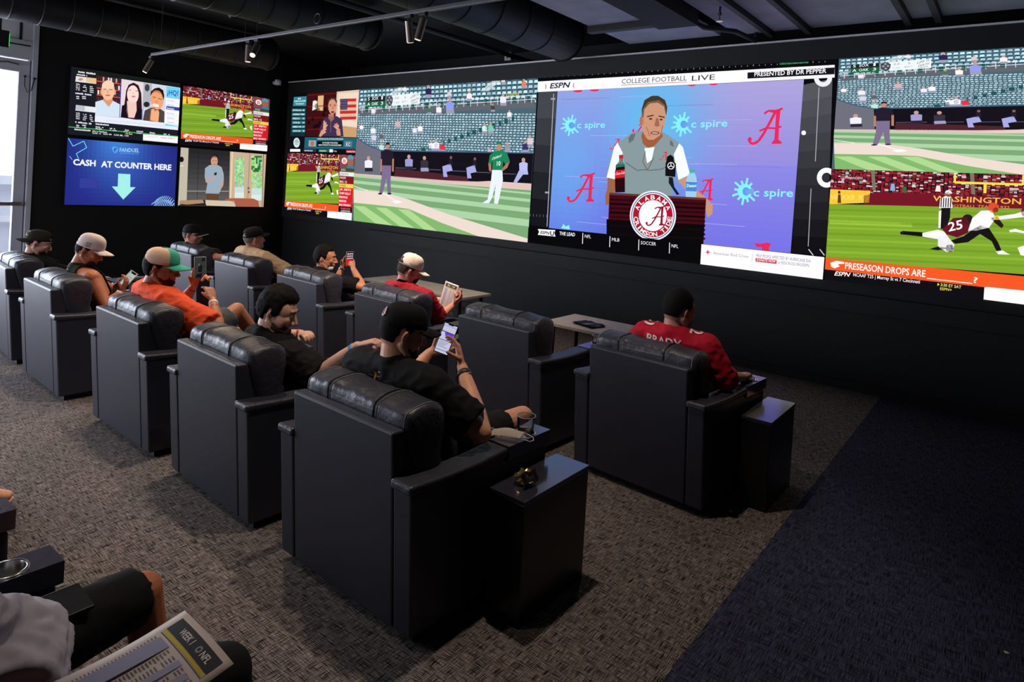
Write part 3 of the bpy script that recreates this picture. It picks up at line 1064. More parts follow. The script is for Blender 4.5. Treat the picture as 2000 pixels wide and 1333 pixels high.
    for k in range(3):
        c.poly([(560 + k * 160, 1045 + k * 12), (640 + k * 160, 1050 + k * 12), (860 + k * 200, 1200 + k * 50), (740 + k * 200, 1190 + k * 40)], (166, 206, 138))
    c.line([(560, 902), (660, 935)], 4, (240, 240, 240))
    c.line([(760, 945), (870, 1012)], 5, (240, 238, 236))
    c.poly([(836, 1012), (880, 1004), (912, 1020), (866, 1028)], (248, 246, 246))
    c.up()
    # bench players
    for x, y, s in ((668, 770, (226, 226, 236)), (960, 760, (150, 148, 196)), (1072, 770, (52, 48, 60))):
        sitter2d(c, x, y, 88, s, (150, 150, 185) if x > 1000 else (40, 38, 48))
    for x, y in ((1262, 770), (1435, 780)):
        c.poly([(x - 60, y - 10), (x, y - 30), (x + 14, y + 20), (x - 30, y + 30), (x - 22, y + 66), (x - 52, y + 66)], (160, 160, 216))
        c.poly([(x - 16, y - 20), (x - 12, y - 62), (x + 12, y - 66), (x + 16, y - 20)], (30, 28, 40))
        c.ell(x + 2, y - 74, 9, 11, (130, 95, 85), 8)
    sitter2d(c, 1788, 790, 96, (176, 182, 232), (170, 176, 226))
    c.poly([(1756, 790), (1800, 800), (1740, 878), (1716, 874)], (168, 172, 224))
    c.up()
    # umpire
    c.poly([(745, 955), (762, 850), (766, 750), (832, 752), (828, 860), (830, 955), (806, 955), (798, 850), (770, 955)], (120, 106, 138))
    c.poly([(756, 700), (768, 652), (800, 636), (842, 650), (852, 700), (846, 712), (836, 690), (834, 756), (766, 754), (768, 690), (762, 712)], (34, 28, 44))
    c.poly([(756, 704), (766, 708), (764, 800), (752, 795)], (176, 124, 104))
    c.poly([(840, 704), (852, 704), (850, 800), (838, 795)], (176, 124, 104))
    c.up()
    c.ell(806, 618, 14, 20, (190, 130, 112), 10)
    c.poly([(790, 606), (796, 588), (816, 586), (820, 604)], (30, 24, 30))
    c.line([(812, 628), (852, 600)], 5, (30, 26, 32))
    c.ell(752, 958, 16, 6, (24, 22, 28), 8)
    c.ell(820, 958, 16, 6, (24, 22, 28), 8)
    # player in green
    c.up()
    c.poly([(1490, 1024), (1530, 1000), (1555, 860), (1562, 785), (1636, 785), (1640, 860), (1612, 1000), (1604, 1032), (1576, 1030), (1582, 960), (1590, 880), (1560, 990), (1540, 1026)], (222, 230, 248))
    c.poly([(1536, 740), (1545, 680), (1585, 648), (1635, 640), (1672, 668), (1690, 722), (1656, 745), (1642, 720), (1638, 788), (1562, 786), (1566, 715), (1556, 745)], (26, 128, 84))
    c.poly([(1534, 736), (1556, 742), (1556, 800), (1540, 790)], (170, 112, 92))
    c.poly([(1662, 742), (1690, 724), (1672, 770), (1630, 800), (1624, 788)], (170, 112, 92))
    c.up()
    c.ell(1612, 622, 18, 26, (186, 128, 106), 10)
    c.poly([(1592, 606), (1598, 580), (1628, 580), (1636, 606)], (28, 120, 80))
    c.text('10', (1596, 756), (1622, 754), 34, (240, 246, 240), 0.02)
    c.text('Oakland', (1560, 715), (1626, 690), 22, (240, 246, 240), 0.01, 0.2)
    # score bug
    c.up()
    c.poly([(655, 262), (795, 252), (795, 290), (655, 300)], (32, 32, 40))
    c.poly([(652, 292), (795, 284), (795, 325), (652, 332)], (20, 98, 62))
    c.poly([(840, 248), (1042, 226), (1040, 308), (838, 322)], (226, 232, 234))
    c.poly([(790, 256), (842, 252), (838, 322), (790, 325)], (150, 160, 164))
    c.up()
    c.poly([(820, 244), (846, 266), (842, 300), (822, 328), (798, 300), (798, 262)], (58, 62, 70))
    c.up()
    for qx, qy in ((820, 262), (810, 282), (832, 280), (821, 302)):
        c.poly([(qx, qy - 11), (qx + 8, qy), (qx, qy + 11), (qx - 8, qy)], (150, 156, 164))
    c.text('SOX', (694, 281), (740, 277), 24, (240, 240, 242), 0.015)
    c.text('1', (762, 276), (772, 275), 26, (240, 240, 242), 0.015)
    c.text('A', (660, 322), (680, 321), 24, (245, 245, 245), 0.02)
    c.text("OAK", (692, 320), (738, 316), 24, (240, 240, 242), 0.015)
    c.text('3', (758, 317), (774, 315), 26, (240, 240, 242), 0.015)
    c.text('S', (664, 284), (678, 283), 24, (240, 240, 242), 0.015)
    c.text('0-0', (860, 276), (888, 273), 20, (120, 124, 128), 0.0)
    c.text('6', (930, 270), (940, 269), 20, (120, 124, 128), 0.0)
    c.text('1 out', (856, 305), (890, 302), 14, (130, 134, 138), 0.0)
    c.text('BOT 7', (912, 300), (948, 297), 14, (130, 134, 138), 0.0)
    c.text('LIFE IS', (972, 270), (1030, 246), 20, (60, 64, 68), 0.0, 0.2)
    c.text('DEATH', (976, 298), (1028, 278), 20, (60, 64, 68), 0.0, 0.2)
    c.line([(980, 306), (1026, 292)], 3, (60, 64, 68))
    # broadcaster mark, top right
    for k, q in enumerate([(235, 180, 60), (230, 110, 60), (214, 60, 80), (120, 90, 200), (60, 130, 210), (90, 180, 110)]):
        c.ell(1632, 250, 26, 26, q, 5, 0, 190 + k * 27, 217 + k * 27)
    c.text('Giants', (1660, 256), (1756, 246), 26, (226, 196, 60), 0.0, 0.2)
    return c

def football_feed():
    rnd = random.Random(9)
    src = (A3, ZB, A4, ZM)
    c = Canvas(unit(src, led_plane), K4)
    U = c.raw
    U([(0, 0), (1, 0), (1, 1), (0, 1)], (16, 14, 18))
    c.up()
    # stand: crowd as small dabs of red, white and dark
    for i in range(62):
        for j in range(15):
            x, y = i / 62, 0.80 + 0.20 * j / 15
            q = rnd.random()
            col = (150, 34, 48) if q < 0.5 else (92, 26, 38) if q < 0.7 else (214, 198, 200) if q < 0.83 else (170, 130, 122) if q < 0.92 else (40, 26, 36)
            s = 0.75 + 0.5 * rnd.random()
            U([(x, y), (x + 0.0145 * s, y), (x + 0.0135 * s, y + 0.0105 * s), (x + 0.001, y + 0.0105 * s)], col)
    c.up()
    for x in (0.19, 0.59):
        U([(x, 0.83), (x + 0.014, 0.83), (x + 0.004, 1.0), (x - 0.012, 1.0)], (120, 112, 92))
    for x, y, h, s in ((0.265, 0.83, 0.06, (120, 170, 214)), (0.315, 0.82, 0.05, (60, 100, 60)), (0.45, 0.84, 0.05, (230, 220, 220))):
        U([(x, y), (x + 0.022, y), (x + 0.018, y + h), (x + 0.004, y + h)], s)
    c.up()
    # boards, field
    c.poly([(95, 738), (285, 745), (280, 800), (90, 808)], (238, 190, 52))
    c.poly([(255, 768), (325, 752), (1500, 790), (1500, 850), (255, 808)], (112, 22, 38))
    c.poly([(85, 806), (1500, 840), (1500, 1170), (70, 1066)], (120, 160, 42))
    c.up()
    for k in range(9):
        y = 828 + k * 28
        c.poly([(85, y), (1500, y + 34 + k * 3), (1500, y + 44 + k * 3), (85, y + 9)], (134, 174, 52) if k % 2 else (108, 148, 38))
    c.poly([(95, 880), (480, 895), (480, 915), (95, 900)], (146, 184, 60))
    c.text('VII  XXII  X', (100, 785), (250, 788), 24, (250, 222, 130), 0.0)
    c.text('WASHINGTON', (576, 792), (986, 808), 26, (226, 180, 74), 0.03)
    c.text('FOOTBALL TEAM  1932', (640, 820), (932, 830), 14, (220, 150, 80), 0.0)
    c.text('COMMANDERS', (148, 690), (250, 692), 12, (226, 200, 200), 0.0)
    # goal posts
    c.line([(680, 664), (678, 706), (994, 716), (998, 672)], 10, (240, 216, 60))
    c.line([(820, 712), (818, 756)], 14, (240, 216, 60))
    c.up()
    # referee
    c.poly([(604, 922), (612, 850), (616, 824), (658, 824), (656, 870), (640, 922)], (24, 22, 26))
    c.poly([(606, 826), (610, 784), (636, 768), (662, 778), (668, 824)], (232, 232, 236))
    c.up()
    for k in range(5):
        c.line([(616 + k * 11, 778), (614 + k * 11, 822)], 5, (34, 34, 40))
    c.ell(648, 760, 13, 14, (120, 84, 66), 10)
    c.ell(648, 752, 15, 10, (245, 245, 245), 10)
    c.poly([(604, 840), (616, 836), (612, 920), (602, 918)], (236, 232, 228))
    c.ell(141, 752, 6, 8, (60, 30, 20), 8)
    c.poly([(133, 802), (136, 762), (147, 762), (150, 802)], (96, 54, 20))
    c.up()
    # tackler 25
    c.poly([(424, 938), (436, 932), (530, 938), (526, 958), (470, 952), (426, 948)], (20, 18, 20))
    c.poly([(526, 942), (600, 926), (630, 936), (650, 966), (640, 985), (610, 972), (530, 958)], (236, 236, 240))
    c.poly([(600, 960), (640, 950), (676, 996), (672, 1024), (640, 1030), (600, 1004)], (226, 224, 226))
    c.poly([(620, 924), (670, 872), (730, 868), (748, 900), (740, 940), (690, 962), (640, 948)], (98, 22, 36))
    c.ell(738, 878, 26, 24, (44, 26, 30), 12)
    c.ell(655, 1012, 20, 18, (32, 26, 28), 12)
    c.poly([(560, 1016), (600, 1004), (650, 1012), (600, 1022)], (26, 20, 22))
    c.up()
    c.text('25', (650, 934), (716, 920), 42, (244, 240, 240), 0.03, -0.1)
    # runner
    c.poly([(660, 976), (720, 956), (760, 925), (800, 905), (838, 920), (880, 985), (896, 1024), (876, 1034), (850, 980), (796, 946), (740, 984), (680, 992)], (22, 20, 22))
    c.poly([(740, 930), (760, 872), (800, 838), (850, 836), (868, 872), (838, 916), (780, 930)], (238, 236, 240))
    c.poly([(846, 872), (876, 864), (906, 906), (896, 920), (866, 896)], (40, 26, 24))
    c.ell(858, 824, 26, 24, (214, 74, 42), 12)
    c.ell(868, 834, 14, 12, (60, 36, 30), 8)
    c.poly([(868, 1026), (900, 1022), (934, 1042), (880, 1040)], (240, 240, 244))
    c.poly([(880, 864), (960, 852), (1010, 836), (1010, 866), (940, 874), (884, 880)], (234, 230, 232))
    c.poly([(856, 862), (884, 860), (884, 880), (860, 880)], (238, 196, 60))
    c.ell(1010, 842, 24, 26, (120, 26, 38), 10)
    c.poly([(930, 928), (960, 922), (1010, 936), (1010, 944), (960, 936), (936, 938)], (242, 242, 246))
    c.poly([(970, 1010), (1000, 1000), (1010, 1050), (984, 1044)], (236, 236, 240))
    c.up()
    # orange question bar
    c.poly([(76, 1056), (1500, 1190), (1500, 1270), (72, 1110)], (236, 84, 34))
    c.up()
    c.text('PRESEASON DROPS ARE', (168, 1107), (541, 1146), 31, (252, 238, 228), 0.035)
    c.line([(548, 1152), (760, 1176)], 4, (252, 238, 228))
    c.text('?', (764, 1172), (784, 1175), 28, (252, 238, 228), 0.03)
    c.poly([(100, 1080), (128, 1070), (164, 1076), (166, 1084), (134, 1086), (144, 1096), (120, 1106), (104, 1098)], (252, 238, 228))
    c.text('ESPN', (118, 1138), (186, 1144), 20, (244, 244, 244), 0.04, 0.2)
    c.text('NCAAF T25 | Murray St vs 7 Cincinnati', (206, 1142), (516, 1176), 16, (236, 236, 236), 0.02)
    c.text('3:30 ET SAT', (612, 1188), (708, 1200), 14, (214, 222, 120), 0.02)
    c.text('ESPN+', (610, 1206), (664, 1212), 13, (226, 214, 60), 0.02)
    c.poly([(598, 1174), (608, 1180), (598, 1188)], (226, 214, 60))
    c.poly([(816, 1194), (1500, 1272), (1500, 1336), (812, 1252)], (240, 240, 244))
    c.up()
    c.line([(836, 1218), (850, 1219)], 4, (214, 30, 50))
    c.line([(843, 1211), (843, 1226)], 4, (214, 30, 50))
    c.text('American Red Cross', (864, 1224), (1010, 1240), 11, (110, 110, 120), 0.0)
    # sidebar (traced from the left hand copy)
    c.to_plane = unit((A0, ZB, A1, ZM), led_plane)
    c.k = (560, 160, 0.21)
    c.up()
    c.poly([(500, 680), (650, 690), (645, 812), (497, 800)], (120, 70, 74))
    c.up()
    c.ell(595, 745, 30, 42, (150, 96, 74), 14)
    c.poly([(560, 800), (575, 775), (620, 775), (645, 812)], (52, 120, 150))
    c.poly([(566, 720), (575, 690), (600, 680), (622, 694), (626, 722)], (60, 150, 170))
    c.ell(540, 735, 26, 30, (230, 226, 226), 12)
    c.up()
    c.text('B', (528, 752), (554, 754), 34, (226, 84, 40), 0.04)
    c.poly([(497, 800), (645, 812), (643, 840), (496, 830)], (52, 76, 60))
    c.text('0:52', (510, 826), (550, 829), 20, (240, 240, 240), 0.02)
    rows = [((226, 226, 228), 'RUNDOWN', (120, 120, 120)), ((122, 24, 34), 'WOODY', (240, 230, 230)), ((122, 24, 34), 'BIG 12', (240, 230, 230)), ((238, 204, 66), 'CHASE', (110, 90, 40)),
            ((212, 28, 40), 'J.R. SMITH', (250, 240, 240)), ((212, 28, 40), 'CHIP KELLY', (250, 240, 240)), ((212, 28, 40), 'RENFROE', (250, 240, 240)), ((212, 28, 40), 'ERRORS', (250, 240, 240)), ((212, 28, 40), 'BIG FINISH', (250, 240, 240))]
    for i, (bg, s, fg) in enumerate(rows):
        y0, y1 = 836 + i * 36.0, 836 + (i + 1) * 36.0
        sl = lambda x, y: (x, y + (x - 496) * (0.085 - 0.0 * i))
        c.poly([sl(496 - i * 1.2, y0), sl(643 - i * 2.6, y0), sl(641 - i * 2.6, y1), sl(495 - i * 1.2, y1)], bg)
        L_ = c.layer
        c.layer += 1
        wd = 13.5 * len(s) * 0.72 + 8
        c.text(s, sl(500 - i * 1.2, y1 - 8), sl(500 - i * 1.2 + wd, y1 - 8), 20, fg, 0.03)
        c.layer = L_
    c.up()
    c.poly([(486, 1158), (618, 1168), (614, 1222), (484, 1212)], (14, 12, 14))
    c.up()
    c.text('PARDON', (508, 1188), (594, 1194), 20, (226, 90, 110), 0.04)
    c.text('INTERRUPTION', (508, 1208), (594, 1214), 14, (240, 240, 240), 0.02)
    c.up()
    c.poly([(386, 1202), (620, 1222), (618, 1290), (384, 1264)], (240, 240, 244))
    return c

def press_feed():
    rnd = random.Random(2)
    c = Canvas(led_plane, K3)
    c.poly([(62, 160), (1740, 70), (1640, 1300), (5, 1090)], (10, 10, 12))
    c.up()
    # dark side strips
    c.grad((62, 250), (168, 250), (120, 1010), (15, 990), 5, (70, 72, 80), (14, 16, 20))
    c.grad((1530, 215), (1690, 180), (1660, 1160), (1462, 1145), 10, (84, 84, 92), (12, 12, 16))
    c.up()
    # backdrop: blue-violet gradient with a lighter centre
    TL, TR, BR, BL = (168, 250), (1532, 185), (1458, 1148), (120, 1010)
    L = lambda p, q, t: (p[0] + (q[0] - p[0]) * t, p[1] + (q[1] - p[1]) * t)
    nx, ny = 36, 24
    for i in range(nx):
        for j in range(ny):
            u, v = (i + 0.5) / nx, (j + 0.5) / ny
            e = math.exp(-(((u - 0.40) / 0.20) ** 2 + ((v - 0.25) / 0.42) ** 2))
            e2 = math.exp(-(((u - 0.06) / 0.16) ** 2 + ((v - 0.55) / 0.5) ** 2))
            base = (146 - 46 * v, 150 - 42 * v, 214 + 4 * v)
            bl = (92, 178, 228)
            t = max(e, 0.55 * e2)
            if (1 - v) < 0.5 and u > 0.55:
                base = (base[0] + 10, base[1], base[2])
            if u > 0.45 and v < 0.5:
                base = (base[0] + 18 * min(1, (u - 0.45) * 4), base[1] + 4, base[2] - 6)
            col = tuple(base[k] + (bl[k] - base[k]) * t for k in range(3))
            a, b = L(TL, TR, i / nx), L(TL, TR, (i + 1) / nx)
            d_, e_ = L(BL, BR, i / nx), L(BL, BR, (i + 1) / nx)
            c.poly([L(a, d_, j / ny), L(b, e_, j / ny), L(b, e_, (j + 1) / ny), L(a, d_, (j + 1) / ny)], col)
    c.up()
    for k in range(26):
        t = 0.03 + 0.94 * rnd.random()
        p_, q_ = L(TL, BL, t), L(TR, BR, t)
        u0 = rnd.random() * 0.7
        u1 = u0 + 0.1 + 0.2 * rnd.random()
        c.line([L(p_, q_, u0), L(p_, q_, min(1, u1))], 2.5, (120, 120, 190) if rnd.random() < 0.5 else (168, 168, 220))
    c.up()
    # crimson script A
    def script_a(x, y, s, col, slope=-0.03):
        def T(px, py):
            return (x + px * s, y + py * s + px * s * slope)
        c.poly([T(0.40, -0.42), T(0.60, -0.50), T(0.70, -0.49), T(0.66, -0.1), T(0.64, 0.36), T(0.74, 0.44), T(0.72, 0.48), T(0.46, 0.48), T(0.44, 0.44), T(0.52, 0.36), T(0.55, -0.05), T(0.57, -0.38)], col)
        c.line([T(0.57, -0.46), T(0.40, -0.14), T(0.22, 0.18), T(0.08, 0.38), T(-0.06, 0.46), T(-0.17, 0.42), T(-0.20, 0.30)], 0.075 * s, col)
        c.ell(*T(-0.17, 0.33), 0.055 * s, 0.07 * s, col, 10)
        c.line([T(0.10, 0.10), T(0.30, 0.02), T(0.56, 0.04), T(0.72, -0.01)], 0.055 * s, col)
        c.line([T(0.24, -0.38), T(0.34, -0.46), T(0.60, -0.46), T(0.76, -0.52)], 0.06 * s, col)
    red = (222, 38, 86)
    script_a(1266, 452, 196, red)
    script_a(255, 790, 158, red)
    script_a(606, 430, 110, red)
    script_a(940, 800, 120, red)
    script_a(470, 545, 60, red)
    c.poly([(1258, 1092), (1290, 1096), (1330, 1090), (1352, 1096), (1338, 1118), (1340, 1136), (1300, 1132), (1300, 1116), (1270, 1114)], red)
    for x, y in ((280, 248), (372, 243), (910, 214), (1030, 209)):
        c.ell(x, y, 26, 9, red, 10)
    cy = (126, 228, 250)
    def burst(x, y, s):
        c.ell(x, y, 0.34 * s, 0.36 * s, cy, 16)
        for k in range(12):
            t = math.radians(k * 30 + 12)
            if k in (0, 11):
                continue
            a_, b_ = math.cos(t), math.sin(t)
            r1 = s * (0.62 if k % 2 else 0.50)
            c.line([(x + a_ * 0.28 * s, y + b_ * 0.30 * s), (x + a_ * r1, y + b_ * r1 * 1.05)], 0.10 * s, cy)
        L_ = c.layer
        c.layer += 1
        c.ell(x + 0.06 * s, y, 0.17 * s, 0.20 * s, (90, 150, 224), 12)
        c.poly([(x + 0.05 * s, y - 0.10 * s), (x + 0.42 * s, y - 0.14 * s), (x + 0.42 * s, y + 0.14 * s), (x + 0.05 * s, y + 0.10 * s)], (110, 160, 226))
        c.layer = L_
    burst(240, 440, 92)
    burst(860, 434, 106)
    burst(1205, 806, 118)
    c.poly([(188, 1010), (200, 985), (214, 1000), (232, 992), (236, 1016)], cy)
    c.text('c spire', (276, 455), (430, 452), 36, cy, 0.03)
    c.text('c spire', (906, 452), (1108, 445), 42, cy, 0.03)
    c.text('c spire', (1252, 832), (1472, 836), 46, cy, 0.03)
    c.up()
    # speaker at the lectern
    skin, shade = (196, 142, 114), (150, 100, 78)
    c.poly([(440, 730), (480, 560), (505, 535), (580, 480), (640, 470), (760, 480), (840, 535), (860, 565), (902, 712), (860, 735), (830, 640), (800, 840), (540, 840), (540, 640), (500, 740)], (128, 146, 150))
    c.up()
    c.poly([(440, 728), (482, 560), (500, 536), (528, 590), (535, 690), (500, 742)], (232, 244, 250))
    c.poly([(902, 712), (862, 560), (842, 540), (812, 600), (838, 742)], (232, 244, 250))
    c.poly([(446, 730), (500, 742), (486, 800), (480, 820), (460, 870), (434, 884), (432, 830), (444, 790)], (150, 96, 66))
    c.poly([(832, 744), (900, 716), (930, 790), (1000, 850), (1028, 880), (1026, 930), (1000, 950), (986, 900), (930, 830), (880, 800)], (190, 142, 116))
    c.poly([(650, 566), (705, 560), (690, 630), (664, 650)], (232, 240, 246))
    c.poly([(632, 500), (640, 540), (672, 568), (706, 552), (752, 500), (740, 470), (640, 470)], (152, 88, 56))
    c.up()
    c.poly([(636, 400), (634, 460), (650, 500), (672, 520), (700, 520), (735, 496), (758, 450), (770, 390), (764, 330), (730, 300), (670, 310), (640, 350)], skin)
    c.ell(634, 415, 12, 26, (168, 110, 84), 10)
    c.poly([(636, 400), (634, 350), (650, 300), (690, 276), (726, 276), (764, 300), (776, 340), (770, 388), (758, 336), (724, 314), (680, 318), (650, 350), (644, 396)], (66, 54, 34))
    c.up()
    c.line([(664, 392), (700, 384)], 7, (84, 52, 38))
    c.line([(728, 388), (762, 396)], 7, (84, 52, 38))
    c.ell(684, 404, 10, 5, (70, 44, 34), 8)
    c.ell(742, 408, 9, 5, (70, 44, 34), 8)
    c.poly([(714, 400), (726, 400), (734, 440), (722, 448), (704, 442)], (154, 100, 78))
    c.ell(708, 482, 26, 9, (120, 58, 54), 10)
    c.ell(708, 482, 18, 3.5, (226, 214, 206), 8)
    c.line([(660, 448), (680, 500)], 4, shade)
    c.line([(752, 440), (738, 496)], 4, shade)
    c.poly([(640, 470), (660, 510), (650, 500)], shade)
    c.line([(655, 585), (640, 640), (666, 690), (700, 620)], 4, (120, 70, 60))
    c.line([(546, 646), (610, 690), (666, 684)], 5, (90, 100, 112))
    c.line([(672, 690), (740, 684), (775, 668)], 5, (90, 100, 112))
    c.poly([(560, 512), (576, 490), (600, 484), (590, 520), (566, 540)], (96, 106, 110))
    c.poly([(792, 520), (808, 536), (812, 560), (790, 548)], (96, 106, 110))
    script_a(742, 610, 46, (214, 40, 66))
    c.up()
    # lectern
    c.poly([(456, 812), (992, 842), (984, 964), (972, 1180), (445, 1062)], (66, 10, 22))
    c.up()
    for k in range(9):
        y = 850 + k * 24
        c.line([(458, y), (986, y + 26)], 11, (18, 6, 10) if k % 2 else (40, 8, 14))
    c.poly([(440, 960), (980, 990), (966, 1180), (440, 1090)], (10, 8, 10))
    c.poly([(456, 812), (992, 842), (990, 854), (456, 824)], (92, 54, 44))
    c.up()
    # crest with its ring of letters
    X, Y = 697, 940
    c.ell(X, Y, 128, 138, (226, 232, 240), 40)
    c.up()
    c.ell(X, Y, 120, 130, (46, 100, 124), 40)
    c.up()
    c.ell(X, Y, 115, 125, (236, 240, 244), 40)
    c.up()
    c.ell(X, Y, 110, 120, (170, 22, 44), 40)
    c.up()
    c.ell(X, Y, 77, 86, (244, 246, 250), 36)
    c.up()
    script_a(682, 945, 108, (150, 16, 40))
    def ring_text(s, mid, span, r, outward=True):
        n = len(s)
        for i, chh in enumerate(s):
            if chh == ' ':
                continue
            t = math.radians(mid + (i - (n - 1) / 2) * span / n)
            rx, ry = r, r * 1.085
            if outward:
                bx, by = X + math.sin(t) * rx, Y - math.cos(t) * ry
                tx, ty = math.cos(t), math.sin(t)
                ox, oy = math.sin(t), -math.cos(t)
            else:
                bx, by = X + math.sin(t) * rx, Y + math.cos(t) * ry
                tx, ty = math.cos(t), -math.sin(t)
                ox, oy = -math.sin(t), -math.cos(t)
            wdt = (8 if chh == 'I' else 24)
            for tri in text_tris(chh, 0.03):
                c.poly([(bx + tx * (q[0] - 0.5) * wdt + ox * q[1] * 24, by + ty * (q[0] - 0.5) * wdt + oy * q[1] * 24) for q in tri], (246, 246, 250))
    ring_text('ALABAMA', 0, 150, 83)
    ring_text('CRIMSON TIDE', 0, 175, 106, False)
    c.up()
    # bottles and microphone
    c.poly([(489, 812), (487, 700), (496, 660), (510, 640), (512, 606), (532, 604), (534, 640), (542, 662), (543, 810)], (34, 10, 14))
    c.poly([(510, 604), (533, 602), (534, 622), (510, 624)], (220, 40, 54))
    c.poly([(512, 624), (533, 622), (538, 652), (504, 656)], (206, 220, 218))
    c.up()
    c.poly([(488, 690), (542, 684), (541, 728), (487, 734)], (206, 26, 40))
    c.poly([(494, 656), (540, 652), (542, 668), (490, 674)], (30, 110, 96))
    c.up()
    c.text('Coca-Cola', (491, 716), (540, 708), 16, (248, 236, 236), 0.01, 0.2)
    c.poly([(772, 640), (776, 614), (796, 602), (812, 616), (816, 645), (826, 652), (822, 726), (766, 720), (768, 650)], (16, 16, 20))
    c.poly([(786, 726), (808, 728), (816, 780), (845, 822), (830, 826), (786, 760), (784, 822)], (24, 26, 34))
    c.up()
    c.ell(798, 664, 20, 20, (232, 232, 236), 16)
    c.up()
    c.ell(798, 664, 16, 16, (16, 16, 20), 16)
    c.up()
    for k in range(3):
        t = math.radians(-90 + k * 120)
        c.line([(798, 664), (798 + 17 * math.cos(t), 664 + 17 * math.sin(t))], 4, (232, 232, 236))
    c.poly([(880, 836), (878, 760), (890, 720), (902, 700), (928, 700), (938, 724), (944, 770), (936, 838)], (150, 196, 226))
    c.poly([(902, 684), (928, 682), (930, 706), (902, 706)], (60, 170, 150))
    c.up()
    c.poly([(880, 752), (944, 756), (940, 806), (880, 804)], (66, 130, 206))
    c.up()
    c.text('Dasani', (886, 782), (938, 782), 18, (240, 246, 252), 0.02)
    # white title bar
    c.up()
    c.poly([(62, 198), (1704, 106), (1704, 176), (60, 256)], (238, 238, 244))
    c.up()
    c.text('ESPN', (128, 236), (234, 230), 30, (36, 36, 44), 0.05, 0.25)
    c.line([(104, 212), (108, 224), (104, 240)], 4, (214, 40, 56))
    c.line([(262, 206), (258, 218), (262, 232)], 4, (214, 40, 56))
    c.text('COLLEGE FOOTBALL', (526, 210), (886, 192), 27, (54, 54, 62), 0.0)
    c.line([(524, 218), (888, 200)], 3, (206, 70, 90))
    c.text('LIVE', (914, 194), (1042, 187), 30, (30, 30, 38), 0.0)
    c.poly([(1222, 148), (1704, 120), (1703, 158), (1222, 182)], (20, 20, 24))
    c.up()
    c.text('PRESENTED BY DR PEPPER', (1260, 170), (1658, 150), 25, (240, 240, 244), 0.03)
    for k in range(48):
        x = 100 + k * 33
        y = 172 - (x - 62) * 0.0545 
        c.line([(x, y + (0 if k % 5 else -4)), (x, y + 6)], 3, (150, 152, 158))
    c.poly([(1400, 96), (1560, 88), (1560, 96), (1400, 106)], (30, 110, 70))
    # rings and ruler marks on the right
    def donut(x, y, r, col, a0=0, a1=360):
        n = 26
        for i in range(n):
            t0, t1 = math.radians(a0 + (a1 - a0) * i / n), math.radians(a0 + (a1 - a0) * (i + 1) / n)
            c.poly([(x + math.cos(t) * r * q, y + math.sin(t) * r * q * 1.02) for t, q in ((t0, 1), (t1, 1), (t1, 0.5), (t0, 0.5))], col)
    donut(1660, 730, 54, (236, 236, 238))
    donut(1640, 176, 50, (226, 226, 230), 0, 180)
    c.ell(1533, 482, 13, 13, (232, 232, 238), 14)
    for x, y0, y1 in ((150, 265, 1000), (1618, 230, 640), (1574, 790, 1110)):
        c.line([(x, y0), (x - (y1 - y0) * 0.05, y1)], 4, (168, 170, 176))
    for x, y in ((146, 294), (114, 812)):
        c.rect(x - 12, y - 5, x + 12, y + 5, (150, 152, 156))
    for k in range(6):
        c.line([(20 + k * 18, 930 + k), (20 + k * 18, 944 + k)], 2, (110, 112, 118))
    for k in range(2):
        c.line([(1560 + k * 62, 1126), (1586 + k * 62, 1160)], 5, (200, 200, 206))
    # black ticker
    c.up()
    c.poly([(10, 1005), (118, 1008), (446, 1042), (968, 1098), (962, 1215), (5, 1090)], (8, 8, 10))
    c.up()
    c.poly([(62, 1014), (160, 1020), (154, 1034), (160, 1056), (62, 1046), (70, 1030)], (236, 236, 240))
    c.up()
    c.text('ESPN', (76, 1040), (124, 1045), 17, (24, 24, 30), 0.05, 0.2)
    c.text('U', (130, 1050), (152, 1052), 26, (24, 24, 30), 0.06)
    c.text('THE LEAD', (182, 1047), (268, 1055), 20, (240, 240, 244), 0.03)
    for s, x, y, x1, y1 in (('NFL', 322, 1062, 356, 1066), ('MLB', 472, 1080, 514, 1084), ('SOCCER', 632, 1098, 716, 1106), ('NFL', 802, 1115, 840, 1120)):
        c.text(s, (x, y), (x1, y1), 19, (232, 232, 236), 0.0)
        c.line([(x - 10, y - 26), (x - 12, y + 34)], 4, (226, 226, 230))
    # charity box
    c.up()
    c.poly([(968, 1098), (1648, 1170), (1638, 1294), (962, 1212)], (240, 240, 246))
    c.up()
    c.line([(993, 1141), (1014, 1143)], 6, (220, 26, 48))
    c.line([(1004, 1131), (1003, 1153)], 6, (220, 26, 48))
    c.text('American Red Cross', (1034, 1154), (1228, 1174), 17, (130, 130, 140), 0.0)
    c.line([(1250, 1150), (1247, 1194)], 2, (150, 150, 156))
    c.text('HELP PEOPLE AFFECTED BY HURRICANE IDA', (1270, 1168), (1572, 1200), 18, (110, 104, 120), 0.0)
    c.poly([(1268, 1174), (1384, 1186), (1383, 1207), (1267, 1194)], (196, 24, 64))
    c.up()
    c.text('DONATE NOW', (1274, 1190), (1378, 1201), 14, (248, 236, 240), 0.03)
    c.text('at REDCROSS.ORG/ESPN', (1392, 1206), (1562, 1224), 17, (110, 104, 120), 0.0)
    return c

